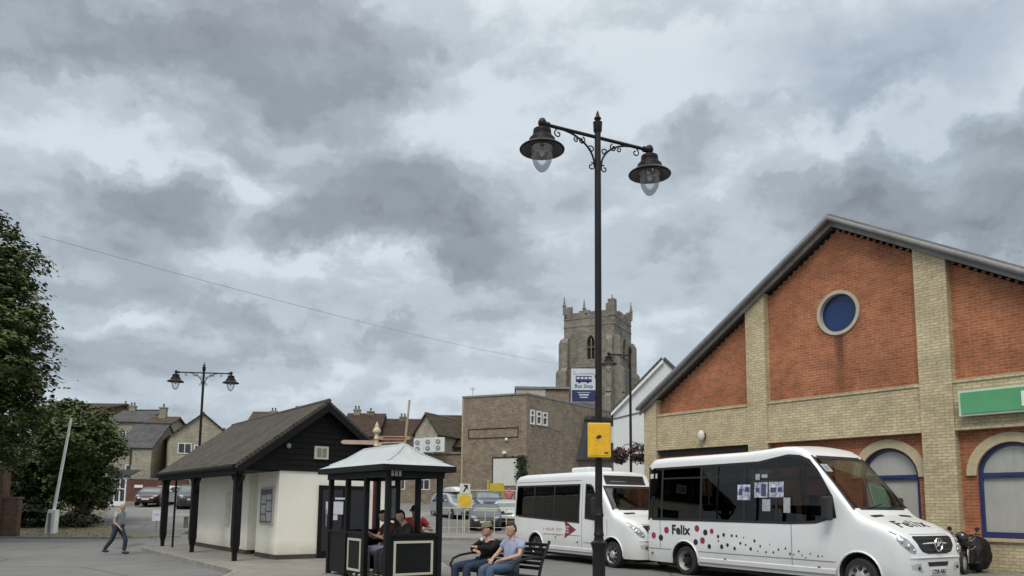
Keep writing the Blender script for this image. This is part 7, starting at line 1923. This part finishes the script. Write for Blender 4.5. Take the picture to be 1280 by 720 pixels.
# person in pink among the parked cars
Jp = {'pelvis': (0, 0, .92), 'chest': (0, 0, 1.28), 'neck': (0, 0, 1.47), 'head': (0, -.02, 1.62), 'look': (.2, -1, 0), 'shL': (.19, 0, 1.40), 'elL': (.27, .02, 1.12), 'wrL': (.2, -.12, .95), 'shR': (-.19, 0, 1.40), 'elR': (-.27, .02, 1.12), 'wrR': (-.24, -.05, .86),
 'hipL': (.09, 0, .9), 'knL': (.1, -.02, .5), 'anL': (.1, 0, .09), 'toL': (.11, -.13, .04), 'hipR': (-.09, 0, .9), 'knR': (-.1, -.02, .5), 'anR': (-.1, 0, .09), 'toR': (-.11, -.13, .04)}
pp = atY(636.5, 615, 53.5); person('person in a pink top standing among the parked cars beside the far bus', (pp.x, 53.5, tz(0, 53.5)), R(0), Jp, ('short', M_PINK), M_NAVY, ('short', M_HBR), None, M_VBLACK, s=1.04, extra_top=.03)
# ------------------------------------------------------------------ trees
M_BARK = mat('bark', (.07, .055, .04), .9, var=.3, bump=.6, scale=6)
def tree(name, label, base, clumps, nleaf, leaf, lm, trunk, seed=1, cat='tree', limbs=True, group=None):
    """clumps: (x, y, z, rx, rz) ellipsoids (relative); leaves gather in many small sprays near their skins"""
    rr = random.Random(seed); t = thing(name, label, cat, base, 0, group)
    b = MB(); tot = sum(c[3]**2*c[4]**.5 for c in clumps); vs = []; fs = []
    for (cx, cy, cz, rx, rz) in clumps:
        k = int(nleaf*rx**2*rz**.5/tot); sprays = max(6, k//26)
        for s_ in range(sprays):
            th = rr.uniform(0, 2*PI); zz = rr.uniform(-1, 1); q = math.sqrt(1-zz*zz); rad = rr.uniform(.35, 1.0)**.45*rr.uniform(.86, 1.10)
            d = Vector((q*math.cos(th), q*math.sin(th), zz)); c = Vector((cx+d.x*rx*rad, cy+d.y*rx*rad, cz+d.z*rz*rad))
            sr = rr.uniform(.22, .5)*min(1.0, rx/1.3)
            droop = Vector((d.x, d.y, -.25)).normalized()
            for i in range(26):
                p = c + Vector((rr.gauss(0, sr*.5), rr.gauss(0, sr*.5), rr.gauss(0, sr*.24))) + droop*rr.uniform(-.2, .5)*sr
                n = (Vector((rr.gauss(0, .55), rr.gauss(0, .55), 1.0)) + d*.5).normalized(); t1 = n.orthogonal().normalized(); t1 = Matrix.Rotation(rr.uniform(0, 6.28), 3, n) @ t1; t2 = n.cross(t1)
                L_ = leaf*rr.uniform(.7, 1.35); o = len(vs)
                vs += [p-t1*L_, p+t2*L_*.55, p+t1*L_, p-t2*L_*.55]; fs.append((o, o+1, o+2, o+3))
    b.add(vs, fs); b.build('crown', lm, t, fix=False)
    if trunk:
        b = MB(); r0, h = trunk
        b.tube([(0, 0, -.2), (.05, .02, h*.3), (.0, .05, h*.65), (.1, .0, h)], [r0*1.35, r0, r0*.75, r0*.4], 10)
        if limbs:
            for (cx, cy, cz, rx, rz) in clumps:
                z0 = min(h*.9, max(h*.3, cz*.5)); b.tube([(0.02, .03, z0), (cx*.45, cy*.45, z0+(cz-z0)*.6), (cx*.9, cy*.9, cz)], [r0*.42, r0*.25, r0*.08], 6)
        b.build('trunk', M_BARK, t, smooth=50)
    return t
LM1 = leafmat('dark_tree_leaf', (.026, .038, .010), (.115, .14, .042)); LM2 = leafmat('shrub_leaf', (.026, .042, .011), (.11, .145, .042)); LM3 = leafmat('hedge_leaf', (.010, .017, .007), (.035, .05, .02))
# big tree: base hidden among shrubs at the left edge; crown outline traced in its own plane at its distance
Yt = 30.
def cl(px, py, r, rz=None, dy=0): px -= 8 if Yt == 30. else 0; p = atY(px, py, Yt+dy); return (p.x, dy, p.z, r/FPX*Yt, (rz or r)/FPX*Yt)
bx = atY(-40, 600, Yt).x
C = [cl(-55, 330, 95, 80), cl(5, 300, 30, 26), cl(20, 330, 42, 38), cl(0, 385, 62, 50), cl(8, 440, 58, 45), cl(25, 475, 46, 34), cl(-60, 440, 100, 90), cl(-20, 520, 80, 45), cl(30, 515, 40, 24), cl(-120, 380, 110, 100),
     cl(-10, 350, 50, 50, 2.5), cl(-10, 430, 60, 55, -2), cl(-40, 560, 70, 35, 1), cl(20, 400, 46, 30, -1), cl(48, 480, 22, 12), cl(40, 440, 22, 14), cl(-40, 270, 50, 26)]
C = [(c[0]-bx, c[1], c[2], c[3], c[4]) for c in C]
tree('tree', 'large dark leafy tree at the left edge of the picture', (bx, Yt, 0), C, 78000, .10, LM1, (.42, 8.5), 4)
Yt = 42.
bx = atY(98, 660, Yt).x
C = [cl(95, 560, 48, 38), cl(125, 565, 30, 22), cl(70, 535, 34, 22), cl(110, 532, 26, 18), cl(148, 571, 15, 10), cl(60, 590, 44, 40), cl(100, 610, 44, 30), cl(122, 600, 22, 24, 2), cl(95, 560, 44, 36, -2), cl(112, 630, 26, 20, 1), cl(86, 515, 20, 8), cl(50, 570, 40, 60, 3), cl(25, 600, 50, 50, 3)]
C = [(c[0]-bx, c[1], c[2], c[3], c[4]) for c in C]
tree('tree', 'dense rounded green tree behind the white barrier', (bx, Yt, .4), C, 56000, .10, LM2, (.25, 4.0), 8)
Yt = 39.6
bx = atY(20, 660, Yt).x
C = [cl(-40, 640, 60, 32), cl(20, 645, 40, 24), cl(10, 610, 50, 40, 1.5), cl(45, 615, 36, 40, 2), cl(75, 645, 26, 16), cl(98, 652, 22, 12), cl(50, 650, 26, 16)]
C = [(c[0]-bx, c[1], c[2], c[3], c[4]) for c in C]
tree('hedge', 'dark hedge under the trees behind the brick wall stub', (bx, Yt, .1), C, 26000, .085, LM3, (.1, 1.2), 12, cat='hedge', limbs=False)
Yt = 90.
for i, (px, py, r, lab) in enumerate(((-60, 600, 100, 'distant trees at the left edge'),)):
    pass
# far background: a low band of trees closes the horizon to the sides
rr = random.Random(77); vs = []; fs = []
for i in range(9000):
    sidex = rr.choice((-1, 1)); x = sidex*rr.uniform(60, 420); y = rr.uniform(130, 260); z = 2 + abs(rr.gauss(0, 1))*2.2 + 1.6*math.sin(x*.08)+1.5
    if z > 9: z = 9
    n = Vector((rr.gauss(0, 1), -1, rr.gauss(0, 1))).normalized(); t1 = n.orthogonal().normalized()*rr.uniform(.8, 1.8); t2 = n.cross(t1); p = Vector((x, y, z)); o = len(vs)
    vs += [p-t1, p-t2, p+t1, p+t2]; fs.append((o, o+1, o+2, o+3))
b = MB(); b.add(vs, fs); tag(b.build('woodland', LM1, fix=False), 'far belt of trees along the horizon', 'woodland', kind='stuff')
